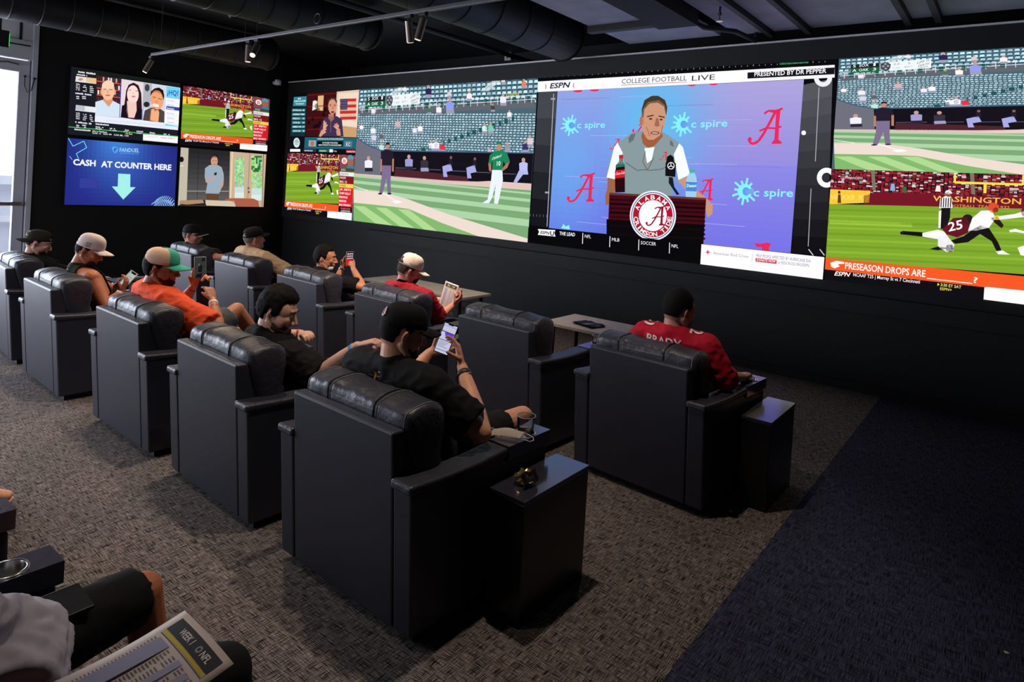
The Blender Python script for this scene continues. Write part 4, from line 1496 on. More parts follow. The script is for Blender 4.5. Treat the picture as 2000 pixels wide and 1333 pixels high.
def studio_feed():
    rnd = random.Random(6)
    c = Canvas(unit((A0, ZM, A1, ZT), led_plane), (560, 160, 0.21))
    c.raw([(0, 0), (1, 0), (1, 1), (0, 1)], (8, 12, 16))
    c.up()
    c.poly([(192, 108), (690, 70), (662, 520), (176, 508)], (58, 14, 18))
    c.up()
    for k in range(4):
        c.poly([(192, 120 + k * 105), (470, 100 + k * 112), (470, 112 + k * 112), (192, 132 + k * 105)], (92, 20, 24))
    for k in range(10):
        x, y = 205 + rnd.random() * 190, 180 + rnd.random() * 300
        c.ell(x, y, 12, 20, (22, 10, 14), 8)
    c.poly([(292, 130), (345, 126), (338, 268), (286, 268)], (216, 174, 120))
    c.poly([(244, 180), (262, 172), (284, 180), (282, 250), (238, 268)], (226, 222, 216))
    c.ell(278, 226, 18, 26, (24, 16, 20), 10)
    c.poly([(466, 92), (690, 72), (668, 430), (450, 410)], (214, 190, 168))
    c.poly([(500, 418), (668, 430), (662, 516), (500, 512)], (196, 150, 104))
    c.up()
    c.poly([(482, 110), (680, 96), (662, 420), (468, 396)], (226, 208, 188))
    c.up()
    for k in range(7):
        y0 = 158 + k * 28
        col = (196, 40, 44) if k % 2 == 0 else (216, 176, 150)
        c.poly([(496, y0), (650, y0 - 4), (645, y0 + 24), (495, y0 + 28)], col)
    c.up()
    c.poly([(500, 164), (568, 160), (566, 260), (498, 262)], (34, 36, 78))
    c.up()
    for i in range(6):
        for j in range(6):
            c.ell(507 + i * 11, 172 + j * 16, 2.2, 3, (214, 214, 226), 6)
    # man talking with raised hands
    c.up()
    c.poly([(300, 505), (310, 430), (345, 345), (390, 322), (470, 320), (515, 350), (530, 510)], (62, 44, 76))
    c.poly([(392, 300), (440, 300), (442, 345), (416, 372), (390, 340)], (176, 116, 92))
    c.up()
    c.ell(428, 230, 40, 72, (206, 144, 118), 20)
    c.poly([(386, 210), (388, 170), (415, 145), (450, 146), (470, 175), (466, 210), (452, 176), (420, 168), (398, 182)], (70, 46, 36))
    c.up()
    c.line([(400, 214), (418, 210)], 5, (90, 54, 44))
    c.line([(440, 212), (458, 216)], 5, (90, 54, 44))
    c.ell(410, 222, 6, 4, (60, 36, 34), 8)
    c.ell(450, 224, 6, 4, (60, 36, 34), 8)
    c.ell(430, 282, 15, 10, (96, 44, 44), 10)
    c.poly([(426, 226), (436, 226), (442, 254), (424, 256)], (184, 120, 98))
    c.line([(412, 365), (412, 470)], 3, (140, 120, 150))
    c.poly([(300, 508), (325, 450), (345, 440), (372, 470), (340, 490), (320, 512)], (206, 146, 118))
    for q in ((352, 362), (368, 376), (380, 398), (372, 440)):
        c.line([(345, 450), q], 13, (214, 156, 128))
    c.poly([(470, 500), (462, 460), (480, 430), (498, 440), (506, 500)], (200, 140, 112))
    for q in ((440, 410), (450, 392), (468, 384), (484, 400)):
        c.line([(476, 445), q], 12, (208, 150, 122))
    # left list
    c.up()
    c.poly([(70, 142), (188, 134), (184, 226), (60, 226)], (48, 128, 140))
    c.poly([(50, 238), (186, 236), (172, 508), (36, 506)], (22, 44, 54))
    c.up()
    c.text('MLB', (108, 164), (136, 162), 14, (232, 244, 246), 0.03)
    c.text('HOME RUN LEADERS', (72, 188), (180, 184), 14, (232, 244, 246), 0.03)
    c.text('THIS SEASON', (84, 212), (162, 210), 13, (232, 244, 246), 0.03)
    for k, s in enumerate(('OHTANI LAA', 'GUERRERO TOR', 'PEREZ KC', 'TATIS SD', 'SEMIEN TOR', 'OLSON OAK')):
        y = 252 + k * 38.5
        c.poly([(54, y), (176, y), (174, y + 24), (52, y + 24)], (44, 118, 124))
        L_ = c.layer
        c.layer += 1
        c.text(s, (60, y + 19), (60 + 8.0 * len(s), y + 19), 14, (236, 246, 246), 0.03)
        c.text(str(45 - k * 2), (150, y + 19), (168, y + 19), 14, (236, 246, 246), 0.03)
        c.layer = L_
    # lower strip
    c.up()
    c.poly([(20, 512), (170, 514), (164, 620), (15, 618)], (12, 14, 18))
    c.poly([(172, 516), (662, 520), (654, 626), (166, 622)], (26, 96, 108))
    c.up()
    c.ell(96, 566, 30, 46, (206, 216, 218), 16)
    c.ell(96, 562, 20, 28, (120, 150, 152), 14)
    c.poly([(286, 552), (528, 552), (524, 604), (284, 602)], (10, 16, 20))
    c.poly([(210, 544), (278, 546), (274, 602), (206, 600)], (150, 160, 168))
    c.poly([(540, 548), (614, 550), (610, 606), (536, 604)], (84, 112, 134))
    c.up()
    c.ell(242, 574, 18, 24, (180, 104, 84), 12)
    c.text('KC', (556, 598), (594, 600), 38, (226, 230, 236), 0.0)
    c.text('INTENTIONAL TALK: POLL OF OUR FOLLOWERS DECISION', (290, 538), (528, 540), 14, (220, 240, 240), 0.02)
    c.text('DO WE NEED TO BE GIVING', (336, 574), (478, 576), 14, (240, 240, 240), 0.03)
    c.text('MORE ATTENTION TO SALVADOR PEREZ?', (300, 594), (512, 597), 13, (240, 240, 240), 0.03)
    c.up()
    c.poly([(10, 620), (655, 628), (652, 664), (8, 660)], (12, 16, 22))
    c.up()
    c.rect(36, 626, 130, 650, (236, 238, 240))
    c.rect(160, 626, 280, 652, (46, 46, 66))
    c.rect(300, 628, 400, 654, (24, 104, 66))
    c.rect(402, 628, 434, 656, (226, 228, 230))
    c.rect(556, 632, 650, 662, (168, 26, 44))
    c.up()
    c.text('WHITE SOX', (168, 646), (246, 648), 13, (236, 236, 240), 0.03)
    c.text('ATHLETICS', (308, 648), (372, 650), 13, (236, 236, 240), 0.03)
    c.text('WASHINGTON', (562, 656), (640, 658), 14, (240, 226, 228), 0.03)
    c.text('F 4:07p', (438, 650), (470, 652), 12, (230, 230, 230), 0.02)
    return c

# --- assemble the video wall
wall = empty('video_wall', (0, YW, 0))
bbox_obj('housing', A0 - 0.12, A4 + 0.10 + 4.4, 0.012, 0.30, ZB - 0.10, 3.77, m_black, wall)
bbox_obj('edge_strip', A0 - 0.12, A4 + 4.5, -0.005, 0.02, 3.755, 3.775, m_trim, wall)
bbox_obj('cabinet_base', A0 - 0.12, A4 + 4.5, 0.06, 0.28, 0.0, ZB - 0.10, m_black, wall)
bbox_obj('lower_ledge', A0 + 2.6, A4 + 4.5, -0.03, 0.06, ZB - 0.30, ZB - 0.12, m_black, wall)
bbox_obj('kick_rail', A0 - 0.12, A4 + 4.5, 0.02, 0.06, 0.0, 0.09, m_black, wall)
def led_frame(rect):
    a0, b0, a1, b1 = rect
    return lambda a, b, dd: (a0 + (a1 - a0) * a, -dd, b0 + (b1 - b0) * b)
stad, foot, stud = stadium_feed(), football_feed(), studio_feed()
UR = (0, 0, 1, 1)
stad.build('stadium_picture', m_led, led_frame((A1, ZB, A2, ZT)), wall, rect=UR)
stud.build('studio_picture', m_led, led_frame((A0, ZM, A1, ZT)), wall, rect=UR)
foot.build('football_picture', m_led, led_frame((A0, ZB, A1, ZM)), wall, rect=UR)
press_feed().build('press_conference_picture', m_led, lambda a, b, dd: (a, -dd, b), wall, rect=(A2, ZB, A3, ZT))
stad.build('stadium_picture', m_led, led_frame((A3, ZM, A4, ZT)), wall, rect=UR)
foot.build('football_picture', m_led, led_frame((A3, ZB, A4, ZM)), wall, rect=UR)
tag(wall, 'huge seamless LED video wall across the front showing baseball, football and a press conference', 'video wall')

# --- four televisions on the left wall
def tv_rect(pts):
    q = [tv_plane(*p) for p in pts]
    ys, zs = [v[0] for v in q], [v[1] for v in q]
    return (ys[0] + ys[3]) / 2, (zs[2] + zs[3]) / 2, (ys[1] + ys[2]) / 2, (zs[0] + zs[1]) / 2
R_TL = tv_rect([(139, 130), (352, 163), (347, 279), (133, 264)])
R_TR = tv_rect([(357, 168), (527, 192), (521, 297), (354, 280)])
R_BL = tv_rect([(132, 270), (346, 287), (342, 402), (126, 401)])
R_BR = tv_rect([(352, 289), (520, 301), (515, 404), (348, 403)])
m_bezel = mat('tv_bezel', rgb(9, 9, 10), 0.35, var=(8, 0.1))
def television(rect, canvas, label, unit_coords=False):
    y0, z0, y1, z1 = rect
    t = empty('television', (XL, (y0 + y1) / 2, z0))
    cy = (y0 + y1) / 2
    bbox_obj('housing', 0.0, 0.055, y0 - cy - 0.012, y1 - cy + 0.012, -0.012, z1 - z0 + 0.012, m_bezel, t, 0.004)
    if unit_coords:
        fr = lambda a, b, dd: (0.0565 + dd, (y0 + (y1 - y0) * a) - cy, (z1 - z0) * b)
        canvas.build('screen_picture', m_tv, fr, t, rect=UR)
    else:
        fr = lambda a, b, dd: (0.0565 + dd, a - cy, b - z0)
        canvas.build('screen_picture', m_tv, fr, t, rect=rect)
    bm = bmesh.new()
    box(bm, 0.0, 0.03, -0.2, 0.2, (z1 - z0) * 0.4, (z1 - z0) * 0.6)
    return tag(t, label, 'television', 'televisions on the left wall')
def tv_talk():
    rnd = random.Random(3)
    c = Canvas(tv_plane, (130, 120, 0.12))
    c.poly([(70, 75), (1850, 355), (1810, 1335), (0, 1235)], (26, 28, 36))
    c.up()
    c.poly([(70, 75), (1850, 355), (1848, 430), (500, 225), (70, 150)], (22, 28, 26))
    c.poly([(492, 225), (1850, 430), (1815, 1120), (460, 985)], (226, 230, 244))
    c.up()
    # first caller: bookshelf, pale shirt
    c.poly([(492, 225), (890, 285), (862, 915), (462, 880)], (70, 24, 24))
    c.up()
    for k in range(4):
        y = 270 + k * 112
        c.poly([(492, y + 40), (888, y + 92), (888, y + 108), (492, y + 58)], (188, 88, 66))
        for j in range(9):
            x = 505 + j * 42
            q = rnd.choice([(226, 226, 230), (60, 40, 50), (200, 160, 130), (40, 60, 80)])
            c.poly([(x, y + (x - 492) * 0.13 - 30), (x + 26, y + (x - 466) * 0.13 - 30), (x + 26, y + (x - 466) * 0.13 + 36), (x, y + (x - 492) * 0.13 + 36)], q)
    c.up()
    c.poly([(466, 880), (470, 660), (590, 625), (690, 740), (755, 640), (868, 700), (860, 912)], (206, 222, 236))
    c.poly([(600, 600), (750, 600), (752, 660), (685, 745), (592, 650)], (214, 150, 112))
    c.up()
    c.ell(675, 470, 108, 165, (238, 186, 150), 24)
    c.ell(675, 390, 98, 78, (244, 214, 186), 20)
    c.ell(566, 500, 20, 45, (226, 160, 124), 10)
    c.ell(786, 505, 18, 45, (226, 160, 124), 10)
    c.up()
    c.line([(600, 458), (650, 450)], 12, (130, 80, 58))
    c.line([(692, 456), (745, 462)], 12, (130, 80, 58))
    c.ell(672, 552, 40, 14, (196, 110, 96), 12)
    c.poly([(660, 460), (678, 460), (690, 510), (650, 510)], (222, 162, 128))
    # second caller: long dark hair
    c.up()
    c.poly([(890, 285), (1262, 345), (1232, 958), (862, 915)], (226, 212, 214))
    c.line([(890, 285), (864, 915)], 14, (52, 48, 190))
    c.line([(1262, 345), (1234, 955)], 14, (52, 48, 190))
    c.up()
    c.poly([(905, 915), (940, 700), (970, 470), (1010, 380), (1090, 345), (1170, 390), (1215, 520), (1225, 760), (1215, 950), (1130, 950)], (44, 22, 28))
    c.up()
    c.poly([(985, 640), (1135, 660), (1140, 800), (1100, 920), (1000, 915), (975, 800)], (238, 196, 186))
    c.ell(1078, 540, 95, 150, (246, 214, 206), 22)
    c.poly([(880, 915), (900, 720), (985, 690), (1010, 915)], (24, 18, 30))
    c.poly([(1120, 930), (1150, 760), (1230, 780), (1225, 955)], (24, 18, 30))
    c.up()
    c.line([(1005, 470), (1050, 465)], 9, (120, 70, 70))
    c.line([(1120, 478), (1165, 485)], 9, (120, 70, 70))
    c.ell(1088, 572, 34, 13, (214, 120, 120), 12)
    c.ell(1085, 520, 14, 10, (226, 170, 160), 8)
    # third caller: dark hair, hand at chin
    c.up()
    c.poly([(1262, 345), (1622, 405), (1590, 1000), (1236, 960)], (206, 210, 222))
    c.poly([(1262, 345), (1390, 366), (1360, 760), (1240, 750)], (150, 156, 164))
    c.up()
    c.ell(1300, 700, 50, 45, (34, 40, 44), 12)
    c.ell(1310, 430, 40, 60, (60, 64, 66), 12)
    c.poly([(1240, 960), (1270, 800), (1380, 750), (1520, 770), (1592, 820), (1588, 1000)], (76, 66, 62))
    c.poly([(1352, 960), (1370, 770), (1460, 790), (1500, 800), (1490, 990)], (226, 150, 104))
    c.up()
    c.ell(1470, 625, 105, 160, (236, 160, 112), 24, -6)
    c.poly([(1362, 560), (1370, 490), (1430, 440), (1500, 425), (1570, 470), (1588, 560), (1575, 640), (1545, 540), (1450, 500), (1395, 520)], (22, 18, 20))
    c.up()
    c.line([(1400, 580), (1450, 590)], 10, (80, 40, 30))
    c.line([(1490, 605), (1545, 620)], 10, (80, 40, 30))
    c.ell(1448, 715, 55, 24, (250, 240, 232), 14, 12)
    c.ell(1462, 660, 22, 14, (214, 130, 88), 8)
    c.poly([(1365, 930), (1380, 800), (1410, 760), (1430, 820), (1490, 790), (1505, 840), (1490, 985), (1370, 960)], (240, 170, 124))
    # right column
    c.up()
    c.poly([(1622, 405), (1850, 436), (1846, 620), (1618, 590)], (112, 206, 238))
    c.poly([(1618, 590), (1846, 620), (1820, 1060), (1592, 1015)], (240, 242, 248))
    c.poly([(1600, 1010), (1822, 1040), (1818, 1068), (1600, 1045)], (112, 206, 238))
    c.up()
    c.text('¿HQ?', (1632, 540), (1815, 560), 85, (40, 92, 190), 0.05)
    c.poly([(1618, 722), (1834, 750), (1832, 806), (1614, 778)], (44, 60, 170))
    for k, s in enumerate(('Clue is Show', 'Hall Jones?', '', 'Brad Talbot', 'CJ Jones', 'Coaches')):
        if s:
            c.text(s, (1632, 642 + k * 70), (1750, 658 + k * 70), 24, (120, 124, 140), 0.0)
            c.line([(1618, 660 + k * 70), (1830, 686 + k * 70)], 3, (170, 176, 190))
    c.up()
    c.text('Derek Jeter', (1626, 770), (1750, 788), 28, (240, 242, 250), 0.04)
    c.text('IN THE QUESTION IF SCREEN, AFTER FAMILY NINE MEN MULTI PROGRAM', (640, 975), (1600, 1062), 26, (196, 198, 208), 0.0)
    # left column panels
    def block(y):
        c.poly([(150, y), (482, y + 40), (480, y + 130), (140, y + 92)], (216, 220, 214))
        c.poly([(320, y + 22), (482, y + 40), (480, y + 120), (316, y + 100)], (236, 176, 48) if y < 400 else (226, 232, 244))
        if y > 400:
            c.poly([(145, y + 2), (290, y + 20), (286, y + 100), (140, y + 86)], (56, 66, 170))
        else:
            c.ell(225, y + 55, 40, 22, (200, 40, 60), 10)
        for j in range(3):
            for k in range(4):
                c.scribble((150 + j * 112, y + 138 + j * 20 + k * 30), (215 + j * 112, y + 146 + j * 20 + k * 30), 17, (224, 226, 232), rnd, 4)
        c.scribble((140, y + 290), (405, y + 322), 26, (232, 234, 240), rnd, 12)
        for j in range(2):
            for k in range(2):
                c.scribble((140 + j * 110, y + 340 + k * 30), (205 + j * 110, y + 348 + k * 30), 20, (226, 228, 236), rnd, 4)
    block(238)
    block(708)
    c.scribble((165, 178), (470, 220), 28, (236, 236, 240), rnd, 14)
    c.scribble((165, 222), (335, 244), 22, (236, 236, 240), rnd, 10)
    # lower rows
    c.scribble((470, 1030), (690, 1050), 24, (232, 234, 240), rnd, 10)
    for x in (470, 700, 925, 1135, 1350, 1550):
        yy = 1075 + (x - 470) * 0.105
        for k in range(2):
            c.scribble((x, yy + k * 28), (x + 90 + (x % 3) * 20, yy + 12 + k * 28), 20, (226, 228, 234), rnd, 5)
    c.line([(20, 1065), (1830, 1225)], 13, (70, 190, 80))
    c.scribble((105, 1115), (390, 1140), 24, (236, 238, 242), rnd, 14)
    c.text('Jets vs Panthers', (415, 1142), (655, 1166), 26, (240, 240, 244), 0.03)
    c.text('CAR -4   O/U 44   CAR ML -190', (415, 1176), (1005, 1226), 24, (240, 240, 244), 0.03)
    c.text('1:00 SUN', (950, 1186), (1065, 1196), 22, (236, 230, 170), 0.03)
    c.up()
    c.poly([(1242, 1185), (1812, 1228), (1810, 1335), (1240, 1285)], (240, 238, 240))
    c.up()
    c.text('American Red Cross', (1310, 1226), (1480, 1242), 16, (150, 150, 158), 0.0)
    c.scribble((1530, 1246), (1760, 1262), 12, (170, 130, 140), rnd, 14)
    return c
def tv_cash():
    rnd = random.Random(5)
    c = Canvas(tv_plane, (0, 0, 0.33))
    TL, TR, BR, BL = (398, 812), (1050, 868), (1035, 1222), (380, 1216)
    L = lambda p, q, t: (p[0] + (q[0] - p[0]) * t, p[1] + (q[1] - p[1]) * t)
    nx, ny = 26, 16
    for i in range(nx):
        for j in range(ny):
            u, v = (i + 0.5) / nx, (j + 0.5) / ny
            e = math.exp(-(((u - 0.46) / 0.28) ** 2 + ((v - 0.0) / 0.55) ** 2))
            e2 = math.exp(-(((u - 0.55) / 0.35) ** 2 + ((v - 0.55) / 0.4) ** 2))
            base = (34, 40, 124)
            col = tuple(base[k] + ((66, 126, 210)[k] - base[k]) * e for k in range(3))
            col = tuple(col[k] + ((52, 90, 178)[k] - col[k]) * 0.5 * e2 for k in range(3))
            a, b, d_, e_ = L(TL, TR, i / nx), L(TL, TR, (i + 1) / nx), L(BL, BR, i / nx), L(BL, BR, (i + 1) / nx)
            c.poly([L(a, d_, j / ny), L(b, e_, j / ny), L(b, e_, (j + 1) / ny), L(a, d_, (j + 1) / ny)], col)
    c.up()
    teal = (110, 224, 226)
    c.line([(404, 816), (432, 866), (496, 836), (514, 874), (452, 910), (466, 940)], 4, teal)
    c.line([(412, 925), (428, 946)], 3, teal)
    wt = (232, 238, 246)
    c.text('CASH', (432, 976), (566, 984), 36, wt, 0.07)
    c.text('AT COUNTER HERE', (598, 988), (1014, 1008), 36, wt, 0.07)
    c.text('FANDUEL', (708, 899), (824, 902), 24, (150, 206, 240), 0.04)
    c.text('SPORTSBOOK', (712, 911), (824, 915), 8, (96, 150, 220), 0.02)
    c.poly([(662, 872), (680, 866), (700, 876), (698, 896), (682, 910), (668, 896)], (84, 160, 226))
    c.up()
    c.poly([(676, 878), (696, 876), (684, 890), (682, 904), (674, 892)], (50, 96, 190))
    c.poly([(700, 1028), (772, 1032), (771, 1108), (803, 1109), (730, 1182), (662, 1104), (697, 1105)], (160, 232, 224))
    c.poly([(474, 1056), (578, 1054), (576, 1112), (472, 1112)], (52, 60, 150))
    n = 12
    for k in range(n):
        t = (k + 0.5) / n
        x = 905 + 130 * t
        h = 62 * math.sqrt(max(0.02, 1 - (2 * t - 0.95) ** 2))
        c.line([(x - 14, 1222 - h * 0.35), (x + 12, 1222 - h)], 4, (140, 190, 232))
        c.line([(x, 1222), (x + 14, 1222 - h * 0.6)], 4, (140, 190, 232))
    return c
def tv_room():
    rnd = random.Random(8)
    c = Canvas(tv_plane, (345, 160, 0.1876))
    c.poly([(45, 680), (945, 752), (910, 1310), (10, 1300)], (36, 34, 36))
    c.up()
    c.grad((125, 690), (558, 722), (548, 1240), (105, 1230), 10, (34, 34, 38), (92, 90, 88))
    c.poly([(45, 680), (125, 688), (105, 1240), (15, 1290)], (190, 182, 160))
    c.poly([(556, 722), (945, 752), (912, 1310), (546, 1260)], (196, 172, 142))
    c.up()
    for x0, x1, y0, y1 in ((605, 702, 795, 1210), (780, 890, 770, 1235)):
        for i in range(7):
            for j in range(22):
                q = rnd.random()
                g = (110 + 90 * rnd.random(), 176 + 60 * rnd.random(), 100 + 90 * rnd.random()) if j < 16 else (196, 216, 214)
                if j < 8 and x0 > 700 and q < 0.45:
                    g = (40 + 30 * q, 110 + 40 * q, 40)
                xa, xb = x0 + (x1 - x0) * i / 7, x0 + (x1 - x0) * (i + 1) / 7
                ya, yb = y0 + (y1 - y0) * j / 22, y0 + (y1 - y0) * (j + 1) / 22
                c.poly([(xa, ya), (xb, ya), (xb - 1, yb), (xa - 1, yb)], g)
        L_ = c.layer
        c.layer += 1
        for k in range(5):
            c.line([(x0 + 6 + k * 20, y1 - 50), (x0 + 6 + k * 20, y1)], 8, (236, 240, 236))
        c.line([(x0, y1 - 52), (x1, y1 - 50)], 7, (226, 232, 228))
        c.layer = L_
    c.line([(625, 1000), (690, 930)], 7, (60, 70, 40))
    c.line([(580, 730), (560, 1240)], 16, (222, 204, 172))
    c.line([(762, 745), (740, 1240)], 9, (160, 138, 112))
    c.line([(905, 755), (890, 1300)], 7, (120, 100, 84))
    c.ell(748, 1108, 11, 11, (24, 20, 20), 10)
    c.ell(750, 1148, 10, 12, (24, 20, 20), 10)
    c.line([(108, 1138), (545, 1140)], 9, (150, 146, 140))
    c.line([(230, 720), (214, 1220)], 4, (26, 26, 30))
    c.ell(52, 808, 24, 30, (22, 20, 20), 10)
    c.line([(35, 875), (75, 875)], 8, (226, 222, 206))
    c.up()
    # man in a pale polo with a phone
    c.poly([(310, 1230), (306, 1160), (440, 1160), (440, 1232)], (96, 68, 46))
    c.poly([(292, 990), (296, 900), (345, 865), (425, 865), (470, 890), (490, 960), (492, 1020), (462, 1120), (440, 1168), (302, 1162), (320, 1060), (300, 1010)], (150, 168, 184))
    c.poly([(292, 990), (345, 1000), (405, 970), (415, 1000), (350, 1045), (305, 1050)], (206, 152, 124))
    c.poly([(462, 1010), (492, 1010), (486, 1080), (440, 1150), (432, 1130)], (206, 152, 124))
    c.up()
    c.ell(392, 825, 36, 56, (206, 150, 122), 18)
    c.poly([(352, 815), (358, 775), (395, 750), (428, 765), (432, 810), (420, 785), (375, 788)], (38, 28, 26))
    c.poly([(390, 950), (418, 940), (416, 972), (392, 974)], (40, 36, 36))
    c.up()
    c.line([(372, 822), (386, 822)], 5, (70, 44, 38))
    c.line([(402, 822), (416, 824)], 5, (70, 44, 38))
    c.ell(394, 860, 12, 4, (150, 84, 78), 8)
    # rolled rugs on the table
    c.up()
    c.poly([(25, 1270), (35, 1235), (270, 1228), (285, 1262), (110, 1278)], (170, 136, 104))
    c.poly([(300, 1262), (300, 1230), (470, 1238), (600, 1238), (615, 1300), (310, 1290)], (206, 190, 160))
    c.poly([(490, 1226), (560, 1212), (800, 1216), (850, 1240), (860, 1305), (620, 1302), (590, 1250)], (168, 92, 66))
    c.poly([(20, 1290), (120, 1280), (620, 1300), (620, 1312), (15, 1310)], (60, 46, 40))
    return c
television(R_TL, tv_talk(), 'upper left television showing three callers and a scoreboard')
television(R_TR, foot, 'upper right television showing a football game on green turf', True)
television(R_BL, tv_cash(), 'lower left blue television reading CASH AT COUNTER HERE with an arrow')
television(R_BR, tv_room(), 'lower right television showing a man with a phone in a room')
# ---------------------------------------------------------------- people
def V(*a):
    return Vector(a)
def head_matrix(pos, yaw, pitch, roll=0.0, scale=1.0):
    """yaw: degrees to the person's left from +Y, pitch: degrees downwards"""
    return (Matrix.Translation(pos) @ Matrix.Rotation(math.radians(yaw), 4, 'Z') @ Matrix.Rotation(math.radians(-pitch), 4, 'X')
            @ Matrix.Rotation(math.radians(roll), 4, 'Y') @ Matrix.Scale(scale, 4))
def head_pieces(bm, H, jaw=1.0):
    ball(bm, (0, -0.010, 0.030), (0.076, 0.098, 0.090), H, 20, 14)
    ball(bm, (0, -0.022, -0.012), (0.070, 0.080, 0.080), H, 18, 12)
    ball(bm, (0, 0.022, -0.035), (0.060 * jaw, 0.072, 0.082), H, 18, 12)
    ball(bm, (0, 0.064, -0.098), (0.026 * jaw, 0.026, 0.022), H)
    for s in (-1, 1):
        tube(bm, [H @ V(s * 0.060 * jaw, -0.012, -0.050), H @ V(s * 0.050 * jaw, 0.030, -0.088), H @ V(s * 0.012, 0.066, -0.104)], [0.020, 0.020, 0.018], 10, True, True)
        ball(bm, (s * 0.044, 0.062, -0.022), (0.024, 0.026, 0.026), H)
        ball(bm, (s * 0.044 * jaw, 0.022, -0.038), (0.025, 0.050, 0.050), H, 14, 10)
        ball(bm, (s * 0.046, 0.030, 0.020), (0.028, 0.048, 0.050), H, 14, 10)
        # ear: rim and lobe
        E_ = H @ Matrix.Translation((s * (0.074 + 0.006 * jaw), -0.014, -0.010)) @ Matrix.Rotation(math.radians(-14), 4, 'X') @ Matrix.Rotation(math.radians(s * 22), 4, 'Z')
        ball(bm, (0, 0, 0), (0.008, 0.015, 0.025), E_, 12, 10)
        ball(bm, (s * 0.004, -0.005, 0.004), (0.006, 0.013, 0.022), E_, 10, 8)
        ball(bm, (0.0, 0.008, -0.021), (0.006, 0.007, 0.009), E_, 8, 6)
        ball(bm, (s * 0.011, 0.100, -0.040), (0.009, 0.012, 0.008), H, 10, 8)
        ball(bm, (s * 0.030, 0.082, 0.004), (0.015, 0.010, 0.010), H, 10, 8)
    tube(bm, [H @ V(0, 0.086, 0.014), H @ V(0, 0.102, -0.012), H @ V(0, 0.114, -0.034)], [0.010, 0.011, 0.013], 10, True, True)
    ball(bm, (0, 0.076, 0.030), (0.052, 0.020, 0.013), H)
    ball(bm, (0, 0.088, -0.062), (0.025, 0.013, 0.007), H)
    ball(bm, (0, 0.086, -0.073), (0.022, 0.013, 0.008), H)
def hair_mesh(H, thick=0.010, line=0.56, nape=-0.62, curl=0.0, seed=0, top=0.0, sideburn=-0.1):
    bm = bmesh.new()
    nu, nv = 56, 36
    C, R = V(0, -0.012, 0.012), V(0.0775, 0.0985, 0.108)
    rings = []
    def smooth(a, b, t):
        t = max(0, min(1, (t - a) / (b - a)))
        return t * t * (3 - 2 * t)
    for i in range(nv + 1):
        th = math.pi * i / nv
        ring = []
        for k in range(nu):
            ph = 2 * math.pi * k / nu
            d = V(math.sin(th) * math.cos(ph), math.sin(th) * math.sin(ph), math.cos(th))
            az = abs(math.degrees(math.atan2(d.x, -d.y)))
            if az < 62:
                ln = nape
            elif az < 84:
                ln = nape + (0.10 - nape) * smooth(62, 80, az)
            elif az < 104:
                ln = 0.10 + (sideburn - 0.10) * smooth(84, 90, az) 
            elif az < 128:
                ln = sideburn + (line - sideburn) * smooth(104, 126, az)
            else:
                ln = line
            f = smooth(ln - 0.14, ln + 0.14, d.z)
            t = -0.012 + (thick + 0.012) * f
            if top and d.z > 0.2:
                t += top * smooth(0.2, 0.9, d.z) * f
            if curl:
                q = V(d.x * 9 + seed, d.y * 9, d.z * 9)
                t += f * curl * (noise.noise(q) + 0.6 * noise.noise(q * 2.3))
            else:
                t += f * 0.0016 * noise.noise(V(d.x * 30 + seed, d.y * 30, d.z * 6))
            q = 1 - 0.10 * max(0, -d.z)
            p = C + V(d.x * R.x * q, d.y * R.y * q, d.z * R.z) + d * t
            ring.append(bm.verts.new(H @ p))
            if i in (0, nv):
                break
        rings.append(ring)
    for i in range(nv):
        for k in range(nu):
            j = (k + 1) % nu
            if i == 0:
                bm.faces.new((rings[0][0], rings[1][k], rings[1][j]))
            elif i == nv - 1:
                bm.faces.new((rings[i][k], rings[nv][0], rings[i][j]))
            else:
                bm.faces.new((rings[i][k], rings[i + 1][k], rings[i + 1][j], rings[i][j]))
    return bm
def beard_mesh(H, thick=0.007, jaw=1.0):
    bm = bmesh.new()
    nu, nv = 36, 24
    C, R = V(0, 0.022, -0.040), V(0.071 * jaw, 0.078, 0.087)
    top, bot = None, None
    rings = []
    for i in range(nv + 1):
        th = math.pi * i / nv
        ring = []
        for k in range(nu):
            ph = 2 * math.pi * k / nu
            d = V(math.sin(th) * math.cos(ph), math.sin(th) * math.sin(ph), math.cos(th))
            ln = -0.42 if d.y > 0.3 else -0.36 + 0.40 * (0.3 - d.y)
            if abs(d.x) < 0.42 and d.y > 0:
                ln = -0.36
            t = max(0, min(1, (ln + 0.16 - d.z) / 0.32))
            if d.y < -0.25:
                t *= max(0, 1 - (-0.25 - d.y) * 5)
            p = C + V(d.x * R.x, d.y * R.y, d.z * R.z) + d * (-0.010 + (thick + 0.010) * t + 0.0015 * noise.noise(d * 25))
            if d.y > 0.55 and d.z < -0.35:
                p += V(0, 0.012, -0.008) * t
            ring.append(bm.verts.new(H @ p))
            if i in (0, nv):
                break
        rings.append(ring)
    for i in range(nv):
        for k in range(nu):
            j = (k + 1) % nu
            if i == 0:
                bm.faces.new((rings[0][0], rings[1][k], rings[1][j]))
            elif i == nv - 1:
                bm.faces.new((rings[i][k], rings[nv][0], rings[i][j]))
            else:
                bm.faces.new((rings[i][k], rings[i + 1][k], rings[i + 1][j], rings[i][j]))
    return bm
